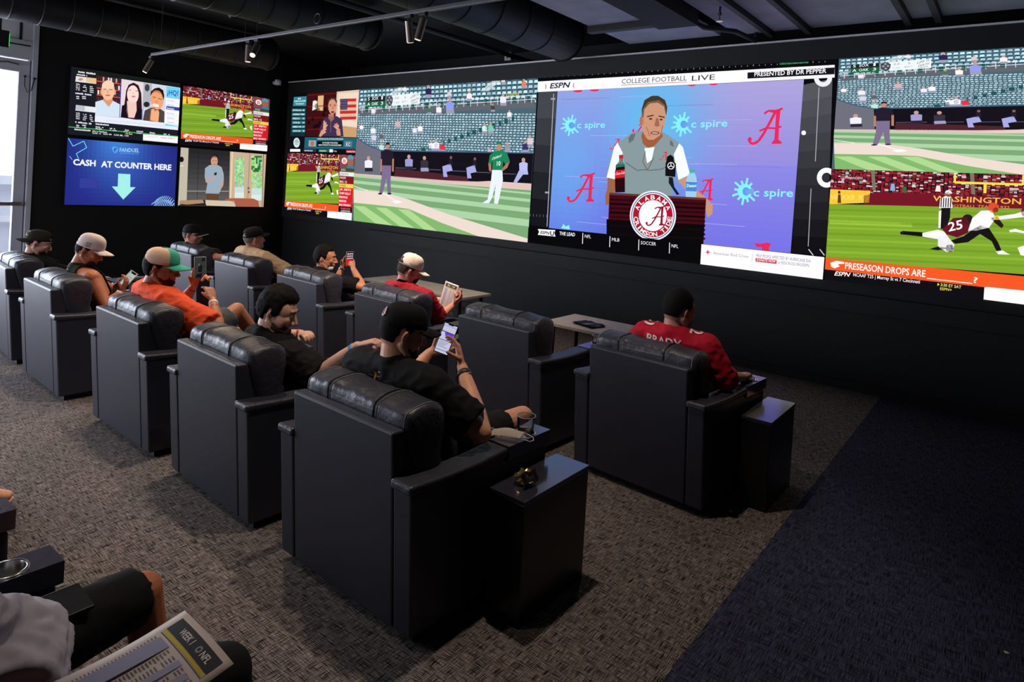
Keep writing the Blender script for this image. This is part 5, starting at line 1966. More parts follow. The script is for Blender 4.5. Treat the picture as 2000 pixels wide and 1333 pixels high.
def cap_parts(parent, H, crown_m, brim_m, backwards=False, tilt=0.0, back_m=None, gap=True, brim_len=0.075, brim_curve=0.020, height=0.100, edge_m=None, opening_m=None):
    K = H @ Matrix.Translation((0, -0.006, 0.028)) @ Matrix.Rotation(math.radians(-tilt), 4, 'X')
    if backwards:
        K = H @ Matrix.Translation((0, -0.010, 0.020)) @ Matrix.Rotation(math.radians(180), 4, 'Z') @ Matrix.Rotation(math.radians(-tilt), 4, 'X')
    nu, nv = 48, 14
    def cp(ph, t, g=0.0):
        # t 0 top .. 1 rim
        r = math.sin(min(1, t * 1.04) * math.pi / 2) ** 0.80
        z = height * (1 - t ** 2.3)
        x, y = 0.087 * r * math.cos(ph), 0.107 * r * math.sin(ph)
        seam = 0.0010 * abs(math.sin(ph * 3))
        L = math.hypot(x, y) + 1e-6
        return K @ V(x + x / L * (g + seam), y + y / L * (g + seam), z + g * (1 - t))
    bm = bmesh.new()
    topv = bm.verts.new(cp(0, 0))
    rings = [[bm.verts.new(cp(2 * math.pi * k / nu, i / nv)) for k in range(nu)] for i in range(1, nv + 1)]
    back = []
    def in_gap(i, k):
        ph = 2 * math.pi * (k + 0.5) / nu
        a = abs((math.degrees(ph) - 270 + 180) % 360 - 180)
        t = (i + 1) / nv
        return gap and a < 32 and t > 0.70 + 0.24 * (a / 32) ** 2 and t < 0.93
    for k in range(nu):
        j = (k + 1) % nu
        f = bm.faces.new((topv, rings[0][k], rings[0][j]))
        for i in range(nv - 1):
            if in_gap(i + 1, k):
                continue
            bm.faces.new((rings[i][k], rings[i + 1][k], rings[i + 1][j], rings[i][j]))
    bm.normal_update()
    bmesh.ops.solidify(bm, geom=bm.faces[:], thickness=0.003)
    for f in bm.faces:
        c = K.inverted() @ f.calc_center_median()
        if back_m is not None and abs(math.degrees(math.atan2(c.x, c.y))) > 50:
            f.material_index = 1
    cr = obj('cap', bm, [crown_m, back_m] if back_m else crown_m, parent, True)
    bm = bmesh.new()
    ball(bm, (0, 0, height + 0.001), (0.008, 0.008, 0.004), K, 10, 6)
    obj('button', bm, crown_m, cr, True)
    # brim
    bm = bmesh.new()
    grid = []
    for i in range(17):
        a = -62 + 124 * i / 16
        ph = math.radians(90 + a)
        row = []
        for s in range(7):
            q = s / 6
            L = brim_len * (math.cos(math.radians(a)) ** 0.55)
            x, y = 0.086 * math.cos(ph), 0.106 * math.sin(ph)
            y2 = y + L * q
            x2 = x * (1 + 0.02 * q)
            z = 0.006 - brim_curve * (x2 / 0.08) ** 2 - 0.012 * q * q - 0.004 * q
            row.append(bm.verts.new(K @ V(x2, y2, z)))
        grid.append(row)
    for i in range(16):
        for s in range(6):
            bm.faces.new((grid[i][s], grid[i][s + 1], grid[i + 1][s + 1], grid[i + 1][s]))
    bm.normal_update()
    edge_pts = [r[-1].co.copy() for r in grid]
    bmesh.ops.solidify(bm, geom=bm.faces[:], thickness=0.004)
    br = obj('brim', bm, brim_m, cr, True)
    if edge_m is not None:
        bm = bmesh.new()
        tube(bm, edge_pts, 0.0035, 6)
        obj('brim_edge', bm, edge_m, cr, True)
    return cr, K, cp
def hand_pieces(bm, w, d, n, right=True, curl=(25, 25, 25, 25), thumb=(0.55, 0.65, 0.45), thumb_curl=15, s=1.0, spread=1.0):
    w, d, n = Vector(w), Vector(d).normalized(), Vector(n)
    n = (n - d * n.dot(d)).normalized()
    t = d.cross(n) if right else n.cross(d)
    tube(bm, [w - d * 0.02 * s, w + d * 0.02 * s, w + d * 0.055 * s, w + d * 0.088 * s], [(0.026 * s, 0.020 * s), (0.032 * s, 0.017 * s), (0.040 * s, 0.016 * s), (0.038 * s, 0.013 * s)], 14, True, True, ref=t)
    for off, ln, cu in zip((0.0295, 0.0100, -0.0100, -0.0285), (0.072, 0.080, 0.074, 0.058), curl):
        p = w + d * (0.086 - 0.1 * max(0, abs(off) - 0.015)) * s + t * off * s
        dirv = (d + t * (off * 2.2 * spread)).normalized()
        pts, ax = [p], dirv.cross(n).normalized()
        cur = dirv
        for q, fr in enumerate((0.45, 0.30, 0.25)):
            cur = Matrix.Rotation(math.radians(cu * (1.0 if q else 0.8)), 3, ax) @ cur
            pts.append(pts[-1] + cur * ln * fr * s)
        tube(bm, pts, [0.0095 * s, 0.0090 * s, 0.0082 * s, 0.0070 * s], 10, True, True)
    b = w + d * 0.022 * s + t * 0.026 * s
    td = (d * thumb[0] + t * thumb[1] + n * thumb[2]).normalized()
    pts = [w + d * 0.01 * s + t * 0.012 * s, b, b + td * 0.040 * s]
    td2 = (td + (d + n * 0.4) * math.sin(math.radians(thumb_curl))).normalized()
    pts.append(pts[-1] + td2 * 0.032 * s)
    tube(bm, pts, [0.016 * s, 0.0145 * s, 0.0112 * s, 0.0090 * s], 10, True, True)
def lerp(a, b, t):
    return a + (b - a) * t
def fold_noise(me, amp, scale, seed=0):
    n = len(me.vertices)
    co = np.zeros(n * 3)
    no = np.zeros(n * 3)
    me.vertices.foreach_get('co', co)
    me.vertices.foreach_get('normal', no)
    co, no = co.reshape(-1, 3), no.reshape(-1, 3)
    d = np.zeros(n)
    for i in range(n):
        p = Vector(co[i])
        q = Vector((p.x * scale + seed, p.y * scale, p.z * scale * 1.7))
        v = noise.noise(q)
        d[i] = max(-0.25 * amp, amp * (1 - 2.2 * abs(v)) + amp * 0.5 * noise.noise(q * 2.7)) + 0.002
    co += no * d[:, None]
    me.vertices.foreach_set('co', co.ravel())
    me.update()

SKIN = {}
def skin_mat(key, col):
    if key not in SKIN:
        SKIN[key] = mat('skin_' + key, rgb(*col), 0.48, var=(22, 0.10), bump=(160, 0.12, 0.002), spec=0.4, sss=0.06)
    return SKIN[key]
def cloth_mat(name, col, rough=0.85, sc=18):
    return mat(name, rgb(*col), rough, var=(sc, 0.10), bump=(200, 0.25, 0.001), spec=0.2)

def person(label, P):
    """P: dict of joints in world space; returns the body object with clothes and hair as children"""
    vox = P.get('voxel', 0.0055)
    hs = P.get('hscale', 1.0) * 1.06
    H = head_matrix(P['head'], P.get('yaw', 0), P.get('pitch', 0), P.get('roll', 0), hs)
    W_ = P.get('wide', 1.0)
    nb, pv = P['neck'] + V(0, 0, 0.035), P['pelvis']
    mid = (P['shL'] + P['shR']) / 2
    sL, sR = [mid + (q - mid) * 1.06 + V(0, 0, P.get('lift', 0.055)) for q in (P['shL'], P['shR'])]
    P['neck'], P['shL'], P['shR'] = nb, sL, sR
    ax = (sR - sL).normalized()
    chest = lerp(pv, nb, 0.70) + P.get('chest', V(0, 0.015, 0))
    waist = lerp(pv, nb, 0.30) + P.get('belly', V(0, 0.02, 0))
    bm = bmesh.new()
    head_pieces(bm, H, P.get('jaw', 1.0))
    nk = P.get('neckr', 0.056)
    tube(bm, [H @ V(0, -0.012, -0.01), H @ V(0, -0.022, -0.075), lerp(H @ V(0, -0.02, -0.09), nb, 0.6), nb - V(0, 0, 0.03)], [nk * 0.98, nk, nk * 1.06, nk * 1.35], 18)
    def torso(b, g, up=True):
        tube(b, [pv - V(0, 0, 0.05), pv, waist, chest, lerp(chest, nb, 0.55), lerp(chest, nb, 0.92)],
             [(0.15 * W_ + g, 0.11 * W_ + g), (0.165 * W_ + g, 0.125 * W_ + g), (0.160 * W_ + g, 0.128 * W_ + g), (0.172 * W_ + g, 0.125 * W_ + g), (0.155 * W_ + g, 0.100 * W_ + g), (0.075 + g, 0.068 + g)], 24, True, True, ref=ax)
        for s_ in (sL, sR):
            tube(b, [lerp(nb, s_, 0.08) - V(0, 0, 0.012), lerp(nb, s_, 0.55) - V(0, 0, 0.018), s_], [(0.058 + g * 1.25), (0.060 * W_ + g * 1.25), (0.064 * W_ + g)], 14, True, True)
            tube(b, [lerp(chest, s_, 0.35), lerp(chest, s_, 0.9)], [0.085 * W_ + g, 0.062 * W_ + g], 12, True, True)
    torso(bm, 0.0)
    arms = {}
    for sd, s_ in (('L', sL), ('R', sR)):
        e_, w_ = P['el' + sd], P['wr' + sd]
        tube(bm, [s_, lerp(s_, e_, 0.3), lerp(s_, e_, 0.7), e_], [0.058 * W_, 0.053 * W_, 0.047 * W_, 0.043 * W_], 16, True, True)
        tube(bm, [e_, lerp(e_, w_, 0.28), lerp(e_, w_, 0.65), w_], [0.043 * W_, 0.045 * W_, 0.036 * W_, 0.0275], 16, True, True)
        hd = dict(P.get('hand' + sd, {}))
        d_ = hd.pop('d', (w_ - e_))
        n_ = hd.pop('n', V(0, 0, -1))
        hand_pieces(bm, w_ + Vector(d_).normalized() * 0.018, d_, n_, sd == 'R', **hd)
    for sd in ('L', 'R'):
        h_ = pv + ax * (0.095 if sd == 'R' else -0.095)
        k_, a_ = P['kn' + sd], P['an' + sd]
        tube(bm, [h_, lerp(h_, k_, 0.35), lerp(h_, k_, 0.8), k_], [0.095, 0.088, 0.068, 0.060], 16, True, True)
        tube(bm, [k_, lerp(k_, a_, 0.3), lerp(k_, a_, 0.75), a_], [0.058, 0.058, 0.042, 0.036], 14, True, True)
    me = remeshed('person', bm, vox, P.get('smooth', 3), P.get('ratio', 0.5))
    body = link('person', me, skin_mat(P['skin'][0], P['skin'][1]), None, True)
    tag(body, label, 'person', 'seated guests')
    # shirt
    bm = bmesh.new()
    g = P.get('loose', 0.014)
    torso(bm, g)
    if P.get('collar'):
        tube(bm, [lerp(nb, P['head'], -0.05), lerp(nb, P['head'], 0.34)], [nk * 1.35, nk * 1.16], 18)
    if P.get('tank'):
        pass
    for sd, s_ in (('L', sL), ('R', sR)):
        sl = P.get('sleeve', 0.62)
        if not sl:
            continue
        e_, w_ = P['el' + sd], P['wr' + sd]
        if sl <= 1:
            tube(bm, [lerp(s_, e_, -0.05), lerp(s_, e_, sl * 0.5), lerp(s_, e_, sl)], [0.064 * W_ + g, 0.066 * W_ + g, 0.062 * W_ + g * 1.7], 18)
        else:
            tube(bm, [lerp(s_, e_, -0.05), lerp(s_, e_, 0.5), e_], [0.064 * W_ + g, 0.062 * W_ + g, 0.054 * W_ + g], 18, True, True)
            tube(bm, [e_, lerp(e_, w_, (sl - 1) * 0.5), lerp(e_, w_, sl - 1)], [0.054 * W_ + g, 0.054 * W_ + g, 0.045 * W_ + g * 1.3], 18)
    me = remeshed('shirt', bm, 0.009, 4, 1.0)
    if P.get('tank'):
        bm = bmesh.new()
        bm.from_mesh(me)
        kill = []
        for v in bm.verts:
            q = v.co - nb
            lat = q.dot(ax)
            hgt = q.z
            if abs(lat) > 0.115 + max(0, (-0.16 - hgt)) * 0.9 and hgt > -0.26:
                kill.append(v)
        bmesh.ops.delete(bm, geom=kill, context='VERTS')
        bm.to_mesh(me)
        bm.free()
    fold_noise(me, P.get('fold', 0.005), P.get('fscale', 11), P.get('seed', 0))
    shirt = link('shirt', me, P['shirt'], body, True)
    # trousers or shorts
    bm = bmesh.new()
    tube(bm, [pv - V(0, 0, 0.07), pv + V(0, 0, 0.05)], [(0.17 * W_ + 0.02, 0.14 * W_ + 0.02)] * 2, 20, True, True, ref=ax)
    for sd in ('L', 'R'):
        ll = P.get('legs' + sd, P.get('legs', 0.85))
        h_ = pv + ax * (0.095 if sd == 'R' else -0.095)
        k_, a_ = P['kn' + sd], P['an' + sd]
        if ll <= 1:
            tube(bm, [h_, lerp(h_, k_, ll * 0.6), lerp(h_, k_, ll)], [0.105, 0.096, 0.088], 18, True, False)
        else:
            tube(bm, [h_, lerp(h_, k_, 0.5), k_], [0.105, 0.095, 0.074], 18, True, True)
            tube(bm, [k_, lerp(k_, a_, 0.4), lerp(k_, a_, ll - 1)], [0.072, 0.068, 0.058], 16, True, True)
    me = remeshed('trousers', bm, 0.011, 3, 1.0)
    fold_noise(me, 0.004, 9, 3)
    link('trousers' if ll > 1 else 'shorts', me, P['pants'], body, True)
    for sd in ('L', 'R'):
        a_ = P['an' + sd]
        fd = P.get('foot' + sd, V(0, 1, -0.05)).normalized()
        bm = bmesh.new()
        up = V(0, 0, 1)
        tube(bm, [a_ - fd * 0.05 - up * 0.035, a_ + fd * 0.02 - up * 0.03, a_ + fd * 0.10 - up * 0.05, a_ + fd * 0.17 - up * 0.058], [(0.040, 0.045), (0.042, 0.050), (0.046, 0.034), (0.038, 0.024)], 14, True, True, ref=fd.cross(up))
        sh = obj('shoe', bm, P.get('shoe', MATS['plinth_black']), body, True)
        bm = bmesh.new()
        tube(bm, [a_ - fd * 0.06 - up * 0.078, a_ + fd * 0.06 - up * 0.082, a_ + fd * 0.19 - up * 0.084], [(0.040, 0.010), (0.044, 0.010), (0.036, 0.008)], 12, True, True, ref=fd.cross(up))
        obj('sole', bm, P.get('sole', MATS['white_plaster']), sh, True)
    # hair, beard, eyes
    if 'hair' in P:
        hc, kw = P['hair']
        hm = mat('hair_%d_%d_%d' % hc, rgb(*[int(v * 0.8) for v in hc]), 0.8, var=(60, 0.35), bump=(180, 0.6, 0.003), spec=0.15)
        obj('hair', hair_mesh(H, **kw), hm, body, True)
    if 'beard' in P:
        bc, th = P['beard']
        hm = mat('beard_%d_%d_%d' % bc, rgb(*bc), 0.75, var=(90, 0.4), bump=(220, 0.5, 0.003), spec=0.2)
        obj('beard', beard_mesh(H, th, P.get('jaw', 1.0)), hm, body, True)
    em = mat('eye_dark', rgb(26, 18, 16), 0.25, var=(40, 0.2))
    ew = mat('eye_white', rgb(196, 186, 180), 0.3, var=(40, 0.05))
    bw = mat('brow_hair', rgb(*P.get('brow', (32, 24, 20))), 0.8, var=(80, 0.3))
    for s in (-1, 1):
        bm = bmesh.new()
        ball(bm, (s * 0.031, 0.0835, 0.003), (0.0115, 0.009, 0.0065), H, 12, 8)
        ey = obj('eye', bm, ew, body, True)
        bm = bmesh.new()
        ball(bm, (s * 0.031, 0.0900, 0.001), (0.0055, 0.0035, 0.0055), H, 10, 6)
        obj('iris', bm, em, ey, True)
        bm = bmesh.new()
        tube(bm, [H @ V(s * 0.012, 0.094, 0.026), H @ V(s * 0.030, 0.0945, 0.031), H @ V(s * 0.050, 0.084, 0.025)], [0.0035, 0.0050, 0.0028], 8, True, True)
        obj('eyebrow', bm, bw, body, True)
    if 'mask' in P:
        mc, kind = P['mask']
        mm = mat('mask_%d_%d_%d' % mc, rgb(*mc), 0.8, var=(30, 0.06), bump=(60, 0.2, 0.002))
        bm = bmesh.new()
        y0, z0, rz = (0.046, -0.090, 0.040) if kind == 'chin' else (0.055, -0.052, 0.055)
        ball(bm, (0, y0, z0), (0.058, 0.052, rz), H, 20, 12)
        mk = obj('face_mask', bm, mm, body, True)
        for s in (-1, 1):
            bm = bmesh.new()
            tube(bm, [H @ V(s * 0.052, y0 + 0.008, z0 + 0.028), H @ V(s * 0.074, 0.015, -0.030), H @ V(s * 0.083, -0.016, 0.016), H @ V(s * 0.083, -0.034, -0.004), H @ V(s * 0.076, -0.018, -0.040), H @ V(s * 0.054, y0, z0 - 0.018)], 0.0022, 6)
            obj('ear_loop', bm, mm, mk, True)
    return body, H
def band(body, name, e_, w_, t, r, width, m, thick=0.003):
    """bracelet around a forearm at fraction t from elbow to wrist"""
    bm = bmesh.new()
    c = lerp(e_, w_, t)
    d_ = (w_ - e_).normalized()
    tube(bm, [c - d_ * width / 2, c - d_ * width * 0.45, c + d_ * width * 0.45, c + d_ * width / 2], [r, r + thick, r + thick, r], 22)
    return obj(name, bm, m, body, True)
def flat_print(name, cv, parent, M4, lift=0.0004, w_=1.0, h_=1.0, m=None, bend=None):
    """picture lying on a small flat thing: canvas in 0..1, y down"""
    def fr(a, b, dd):
        p = V(a * w_, b * h_, 0)
        z = bend(a, b) if bend else 0.0
        return tuple(M4 @ V(p.x, p.y, z + lift + dd))
    return cv.build(name, m, fr, parent, step=0.00012)

# ---- phones, papers
def phone(label, centre, right, up, w_, h_, screen_fn, body_col=(16, 16, 18), glow=0.9, screen=True):
    r_, u_ = Vector(right).normalized(), Vector(up)
    u_ = (u_ - r_ * u_.dot(r_)).normalized()
    n_ = r_.cross(u_)
    M4 = Matrix(((r_.x, u_.x, n_.x, centre.x), (r_.y, u_.y, n_.y, centre.y), (r_.z, u_.z, n_.z, centre.z), (0, 0, 0, 1)))
    t = bpy.data.objects.new('smartphone', None)
    COL.objects.link(t)
    t.matrix_world = M4
    bm = bmesh.new()
    box(bm, -w_ / 2, w_ / 2, -h_ / 2, h_ / 2, -0.0042, 0.0042, 0.0035, 3)
    obj('casing', bm, mat('phone_%d_%d_%d' % body_col, rgb(*body_col), 0.25, var=(10, 0.1)), t, True)
    if screen:
        cv = Canvas()
        cv.raw([(0.04, 0.02), (0.96, 0.02), (0.96, 0.98), (0.04, 0.98)], (10, 10, 14))
        cv.up()
        screen_fn(cv)
        cv.build('display', glow_material('phone_display', glow), lambda a, b, dd: ((a - 0.5) * w_, (b - 0.5) * h_, 0.0044 + dd), t, step=0.0001)
    for k in range(2 if screen else 0):
        bm = bmesh.new()
        box(bm, w_ / 2 - 0.0005, w_ / 2 + 0.0012, h_ * (0.10 + 0.1 * k), h_ * (0.17 + 0.1 * k), -0.001, 0.001)
        obj('side_button', bm, m_steel, t)
    tag(t, label, 'phone', 'phones held by guests')
    return t, M4
m_paper_print = print_material('printed_sheet', 0.75)
def betting_sheet(label, M4, w_=0.216, h_=0.279, bend=None, rows=26, seed=1):
    """printed sheet, local x right, y up, origin lower left; header strip at the top"""
    rnd = random.Random(seed)
    bend = bend or (lambda a, b: 0.0)
    cv = Canvas()
    R = lambda x0, y0, x1, y1, col: [cv.raw([(x0 + (x1 - x0) * i / 6, y0), (x0 + (x1 - x0) * (i + 1) / 6, y0), (x0 + (x1 - x0) * (i + 1) / 6, y1), (x0 + (x1 - x0) * i / 6, y1)], col) for i in range(6)]
    def TXT(s, x0, x1, y, h, col, bold=0.02):
        for t in text_tris(s, bold):
            cv.raw([(x0 + (x1 - x0) * q[0], y + h * q[1]) for q in t], col)
    cv.up()
    R(0.10, 0.84, 0.92, 0.955, (30, 28, 30))
    R(0.10, 0.812, 0.92, 0.836, (206, 178, 34))
    R(0.10, 0.800, 0.92, 0.806, (60, 56, 60))
    R(0.16, 0.18, 0.36, 0.78, (148, 146, 178))
    R(0.58, 0.18, 0.66, 0.77, (160, 158, 188))
    R(0.76, 0.18, 0.84, 0.76, (160, 158, 188))
    cv.up()
    TXT('WEEK 1', 0.26, 0.50, 0.872, 0.052, (236, 230, 226))
    TXT('NFL', 0.68, 0.82, 0.872, 0.052, (236, 230, 226))
    for k in range(20):
        t0, t1 = 2 * math.pi * k / 20, 2 * math.pi * (k + 1) / 20
        cv.raw([(0.62 + 0.035 * math.cos(t) * q, 0.897 + 0.026 * math.sin(t) * q) for t, q in ((t0, 1), (t1, 1), (t1, 0.5), (t0, 0.5))], (150, 146, 146))
    for k in range(rows):
        y = 0.76 - k * 0.6 / rows
        for x0, x1 in ((0.105, 0.15), (0.17, 0.35), (0.38, 0.47), (0.49, 0.57), (0.59, 0.65), (0.68, 0.75), (0.77, 0.83), (0.86, 0.91)):
            if rnd.random() < 0.9:
                a = x0 + (x1 - x0) * 0.1 * rnd.random()
                b = x0 + (x1 - x0) * (0.55 + 0.4 * rnd.random())
                cv.raw([(a, y - 0.009), (b, y - 0.009), (b, y), (a, y)], (112, 106, 116))
    t = bpy.data.objects.new('betting_sheet', None)
    COL.objects.link(t)
    t.matrix_world = M4
    bm = bmesh.new()
    n = 12
    g = [[bm.verts.new((w_ * i / n, h_ * j / n, bend(i / n, j / n))) for j in range(n + 1)] for i in range(n + 1)]
    for i in range(n):
        for j in range(n):
            bm.faces.new((g[i][j], g[i + 1][j], g[i + 1][j + 1], g[i][j + 1]))
    bm.normal_update()
    bmesh.ops.solidify(bm, geom=bm.faces[:], thickness=0.0004)
    obj('paper', bm, mat('paper_white', rgb(216, 200, 194), 0.8, var=(6, 0.03)), t, True)
    cv.build('print', m_paper_print, lambda a, b, dd: (a * w_, b * h_, bend(a, b) + 0.0007 + dd), t, step=0.00015)
    tag(t, label, 'paper')
    return t
def basis(origin, right, up):
    r_ = Vector(right).normalized()
    u_ = Vector(up)
    u_ = (u_ - r_ * u_.dot(r_)).normalized()
    n_ = r_.cross(u_)
    return Matrix(((r_.x, u_.x, n_.x, origin.x), (r_.y, u_.y, n_.y, origin.y), (r_.z, u_.z, n_.z, origin.z), (0, 0, 0, 1)))
# ---------------------------------------------------------------- the guests, one by one
blk = cloth_mat('black_cotton', (15, 15, 16))
blk2 = cloth_mat('black_cap_cotton', (17, 16, 16))
dkgrey = cloth_mat('charcoal_cotton', (40, 40, 42))
denim = cloth_mat('dark_denim', (38, 42, 56))
white_cap = cloth_mat('white_cap_cotton', (224, 206, 200))
m_wrist_blue = mat('blue_paper_band', rgb(70, 140, 190), 0.6, var=(30, 0.1))
m_wrist_white = mat('white_paper_band', rgb(226, 220, 224), 0.6, var=(30, 0.05))

def sitting(k, dx=0.0, lean=0.0):
    """standard lower body for chair k, in world space"""
    M = chair_m(k)
    T = lambda x, y, z: M @ V(x, y, z)
    return dict(pelvis=T(dx, 0.41, 0.575), knL=T(dx - 0.16, 0.93, 0.585), knR=T(dx + 0.16, 0.93, 0.585), anL=T(dx - 0.15, 1.00, 0.10), anR=T(dx + 0.15, 1.00, 0.10)), T

# A: black cap, black shirt, texting
lo, T = sitting('A')
headA = at_y(788, 647, 2.31)
P = dict(lo, head=headA, yaw=-26, pitch=16, neck=headA + V(-0.005, -0.055, -0.20), shL=headA + V(-0.235, -0.055, -0.265), shR=headA + V(0.205, -0.02, -0.275),
         elL=T(-0.33, 0.62, 0.80), wrL=at_y(838, 690, 2.74), elR=at_z(940, 846, 0.765), wrR=at_y(902, 716, 2.62), wide=1.18, skin=('tan', (214, 154, 122)), shirt=blk, pants=cloth_mat('black_shorts', (26, 26, 28)),
         legs=0.78, sleeve=0.80, loose=0.016, fold=0.006, seed=1, voxel=0.005, jaw=1.1, neckr=0.062, hscale=1.06,
         handR=dict(d=CU * 0.95 - CR * 0.22 + CF * 0.25, n=-CR + CF * 0.1, curl=(20, 26, 30, 34), thumb=(0.62, 0.50, 0.75), thumb_curl=12, s=1.05),
         handL=dict(d=CR * 0.9 + CU * 0.35 + CF * 0.1, n=-CF + CU * 0.3, curl=(22, 20, 20, 24)),
         hair=((24, 18, 16), dict(thick=0.004, line=0.5, nape=-0.70)), beard=((70, 48, 40), 0.002))
P['knR'] = V(-2.165, 3.02, 0.645)
P['anR'] = V(-2.16, 3.10, 0.10)
bodyA, HA = person('man in black shirt and black cap texting, in the nearest whole recliner', P)
cr, K, cp = cap_parts(bodyA, HA, blk2, blk2, tilt=-4, gap=False, brim_len=0.078)
# side emblem: small red bird head with white beak, on the back left of the crown
cv = Canvas()
cv.raw([(0.05, 0.15), (0.55, 0.05), (0.95, 0.30), (0.80, 0.62), (0.45, 0.95), (0.20, 0.60)], (196, 190, 190))
cv.up()
cv.raw([(0.18, 0.25), (0.52, 0.15), (0.72, 0.38), (0.55, 0.58), (0.42, 0.85), (0.28, 0.58)], (150, 30, 44))
cv.up()
cv.raw([(0.60, 0.35), (0.88, 0.34), (0.70, 0.52)], (230, 226, 222))
def on_cap(cpf, ph0, ph1, t0, t1, lift=0.0045):
    return lambda a, b, dd: tuple(cpf(math.radians(ph0 + (ph1 - ph0) * a), t1 + (t0 - t1) * b, lift + dd))
cv.subdivide(3).build('cap_emblem', m_paper_print, on_cap(cp, 262, 286, 0.60, 0.92), cr, step=0.0002)
cv = Canvas()
for t in text_tris('Cardinals', 0.01):
    cv.raw([tuple(q) for q in t], (70, 68, 68))
cv.build('cap_lettering', m_paper_print, on_cap(cp, 362, 390, 0.80, 0.88), cr, step=0.0002)
band(bodyA, 'wristwatch', P['elR'], P['wrR'], 0.86, 0.033, 0.032, mat('watch_leather', rgb(40, 28, 24), 0.5, var=(30, 0.2)), 0.004)
bm = bmesh.new()
wc = lerp(P['elR'], P['wrR'], 0.86)
ball(bm, wc + V(0.036, -0.004, 0.006), (0.007, 0.018, 0.018))
obj('watch_case', bm, m_steel, bodyA, True)
# small printed figure below the collar
cv = Canvas()
cv.raw([(0.44, 0.08), (0.58, 0.30), (0.55, 0.62), (0.60, 0.95), (0.52, 0.70), (0.42, 0.95), (0.46, 0.60), (0.42, 0.35)], (210, 150, 70))
cv.raw([(0.05, 0.62), (0.40, 0.56), (0.05, 0.56)], (120, 116, 110))
cv.raw([(0.64, 0.58), (0.98, 0.66), (0.64, 0.52)], (120, 116, 110))
nbA = P['neck']
def back_print(cv, name, body, centre, right, w_, h_, m=m_paper_print):
    """print pressed on the back of a shirt: every point is dropped onto the cloth"""
    sh = [c for c in body.children if c.name.startswith('shirt')][0]
    r_ = Vector(right).normalized()
    dn = V(0, 1, 0) - r_ * r_.dot(V(0, 1, 0))
    dn.normalize()
    def fr(a, b, dd):
        p = centre + r_ * (a - 0.5) * w_ + V(0, 0, 1) * (b - 0.5) * h_
        ok, hit, nor, _ = sh.ray_cast(p - dn * 0.5, dn)
        return tuple((hit + nor * (0.006 + dd)) if ok else p)
    return cv.subdivide(2 if len(cv.items) < 12 else 1).build(name, m, fr, sh, step=0.0002)
back_print(cv, 'shirt_print', bodyA, nbA + V(-0.035, 0, -0.050), V(1, 0.1, 0), 0.095, 0.075)
def scr(cv):
    cv.raw([(0.06, 0.03), (0.94, 0.03), (0.94, 0.97), (0.06, 0.97)], (206, 206, 232))
    cv.up()
    cv.raw([(0.30, 0.94), (0.70, 0.94), (0.66, 0.985), (0.34, 0.985)], (10, 10, 14))
    cv.raw([(0.06, 0.88), (0.94, 0.88), (0.94, 0.925), (0.06, 0.925)], (186, 180, 226))
    for y0, y1, x0 in ((0.63, 0.69, 0.30), (0.57, 0.63, 0.36), (0.51, 0.57, 0.44), (0.46, 0.51, 0.52)):
        cv.raw([(x0, y0), (0.92, y0), (0.92, y1), (x0, y1)], (98, 66, 206))
    cv.raw([(0.06, 0.69), (0.94, 0.69), (0.94, 0.72), (0.06, 0.72)], (70, 60, 140))
    cv.raw([(0.06, 0.42), (0.94, 0.42), (0.94, 0.45), (0.06, 0.45)], (120, 120, 150))
    for k in range(4):
        cv.raw([(0.12, 0.36 - 0.05 * k), (0.75 - 0.1 * (k % 3), 0.36 - 0.05 * k), (0.75 - 0.1 * (k % 3), 0.375 - 0.05 * k), (0.12, 0.375 - 0.05 * k)], (120, 116, 150))
    cv.raw([(0.06, 0.10), (0.94, 0.10), (0.94, 0.13), (0.06, 0.13)], (150, 150, 176))
pc = at_y(871, 662, 2.70)
phone('black phone with a purple chat screen, held by the man in the black cap', pc, CR * 0.92 - CU * 0.40 + CF * 0.18, CU * 0.92 + CR * 0.40 + CF * 0.25, 0.086, 0.172, scr)

# B: bearded man in black, looking down to his right
lo, T = sitting('B')
headB = at_y(544, 607, 2.36)
P = dict(lo, head=headB, yaw=-52, pitch=18, roll=0, neck=headB + V(-0.04, -0.05, -0.20), shL=headB + V(-0.235, 0.03, -0.285), shR=headB + V(0.16, -0.02, -0.30),
         elL=T(-0.40, 0.55, 0.80), wrL=at_y(588, 652, 2.72), elR=at_y(622, 738, 2.44), wrR=at_y(698, 676, 2.52), wide=1.22, skin=('fair', (206, 160, 140)), shirt=blk, pants=dkgrey, legs=1.9,
         sleeve=0.90, loose=0.022, fold=0.007, seed=4, voxel=0.005, jaw=1.22, neckr=0.068, hscale=1.08, collar=True,
         handR=dict(d=at_y(738, 664, 2.58) - at_y(698, 676, 2.52), n=V(0.1, 0.2, -1), curl=(42, 44, 46, 46), thumb=(0.7, 0.5, 0.6)),
         handL=dict(d=at_y(612, 652, 2.66) - at_y(588, 652, 2.72), n=V(-0.1, 0.3, -1), curl=(40, 38, 34, 30), thumb=(0.7, 0.5, 0.5)),
         hair=((26, 20, 18), dict(thick=0.013, line=0.50, nape=-0.64, curl=0.008, top=0.012, sideburn=-0.30)), beard=((66, 46, 40), 0.004))
bodyB, HB = person('bearded man in a black polo with thick dark hair, turned to the right', P)
band(bodyB, 'blue_wristband', P['elR'], P['wrR'], 0.90, 0.031, 0.022, m_wrist_blue)
band(bodyB, 'red_wristband', P['elL'], P['wrL'], 0.93, 0.031, 0.014, mat('red_band', rgb(206, 50, 50), 0.6, var=(30, 0.1)))
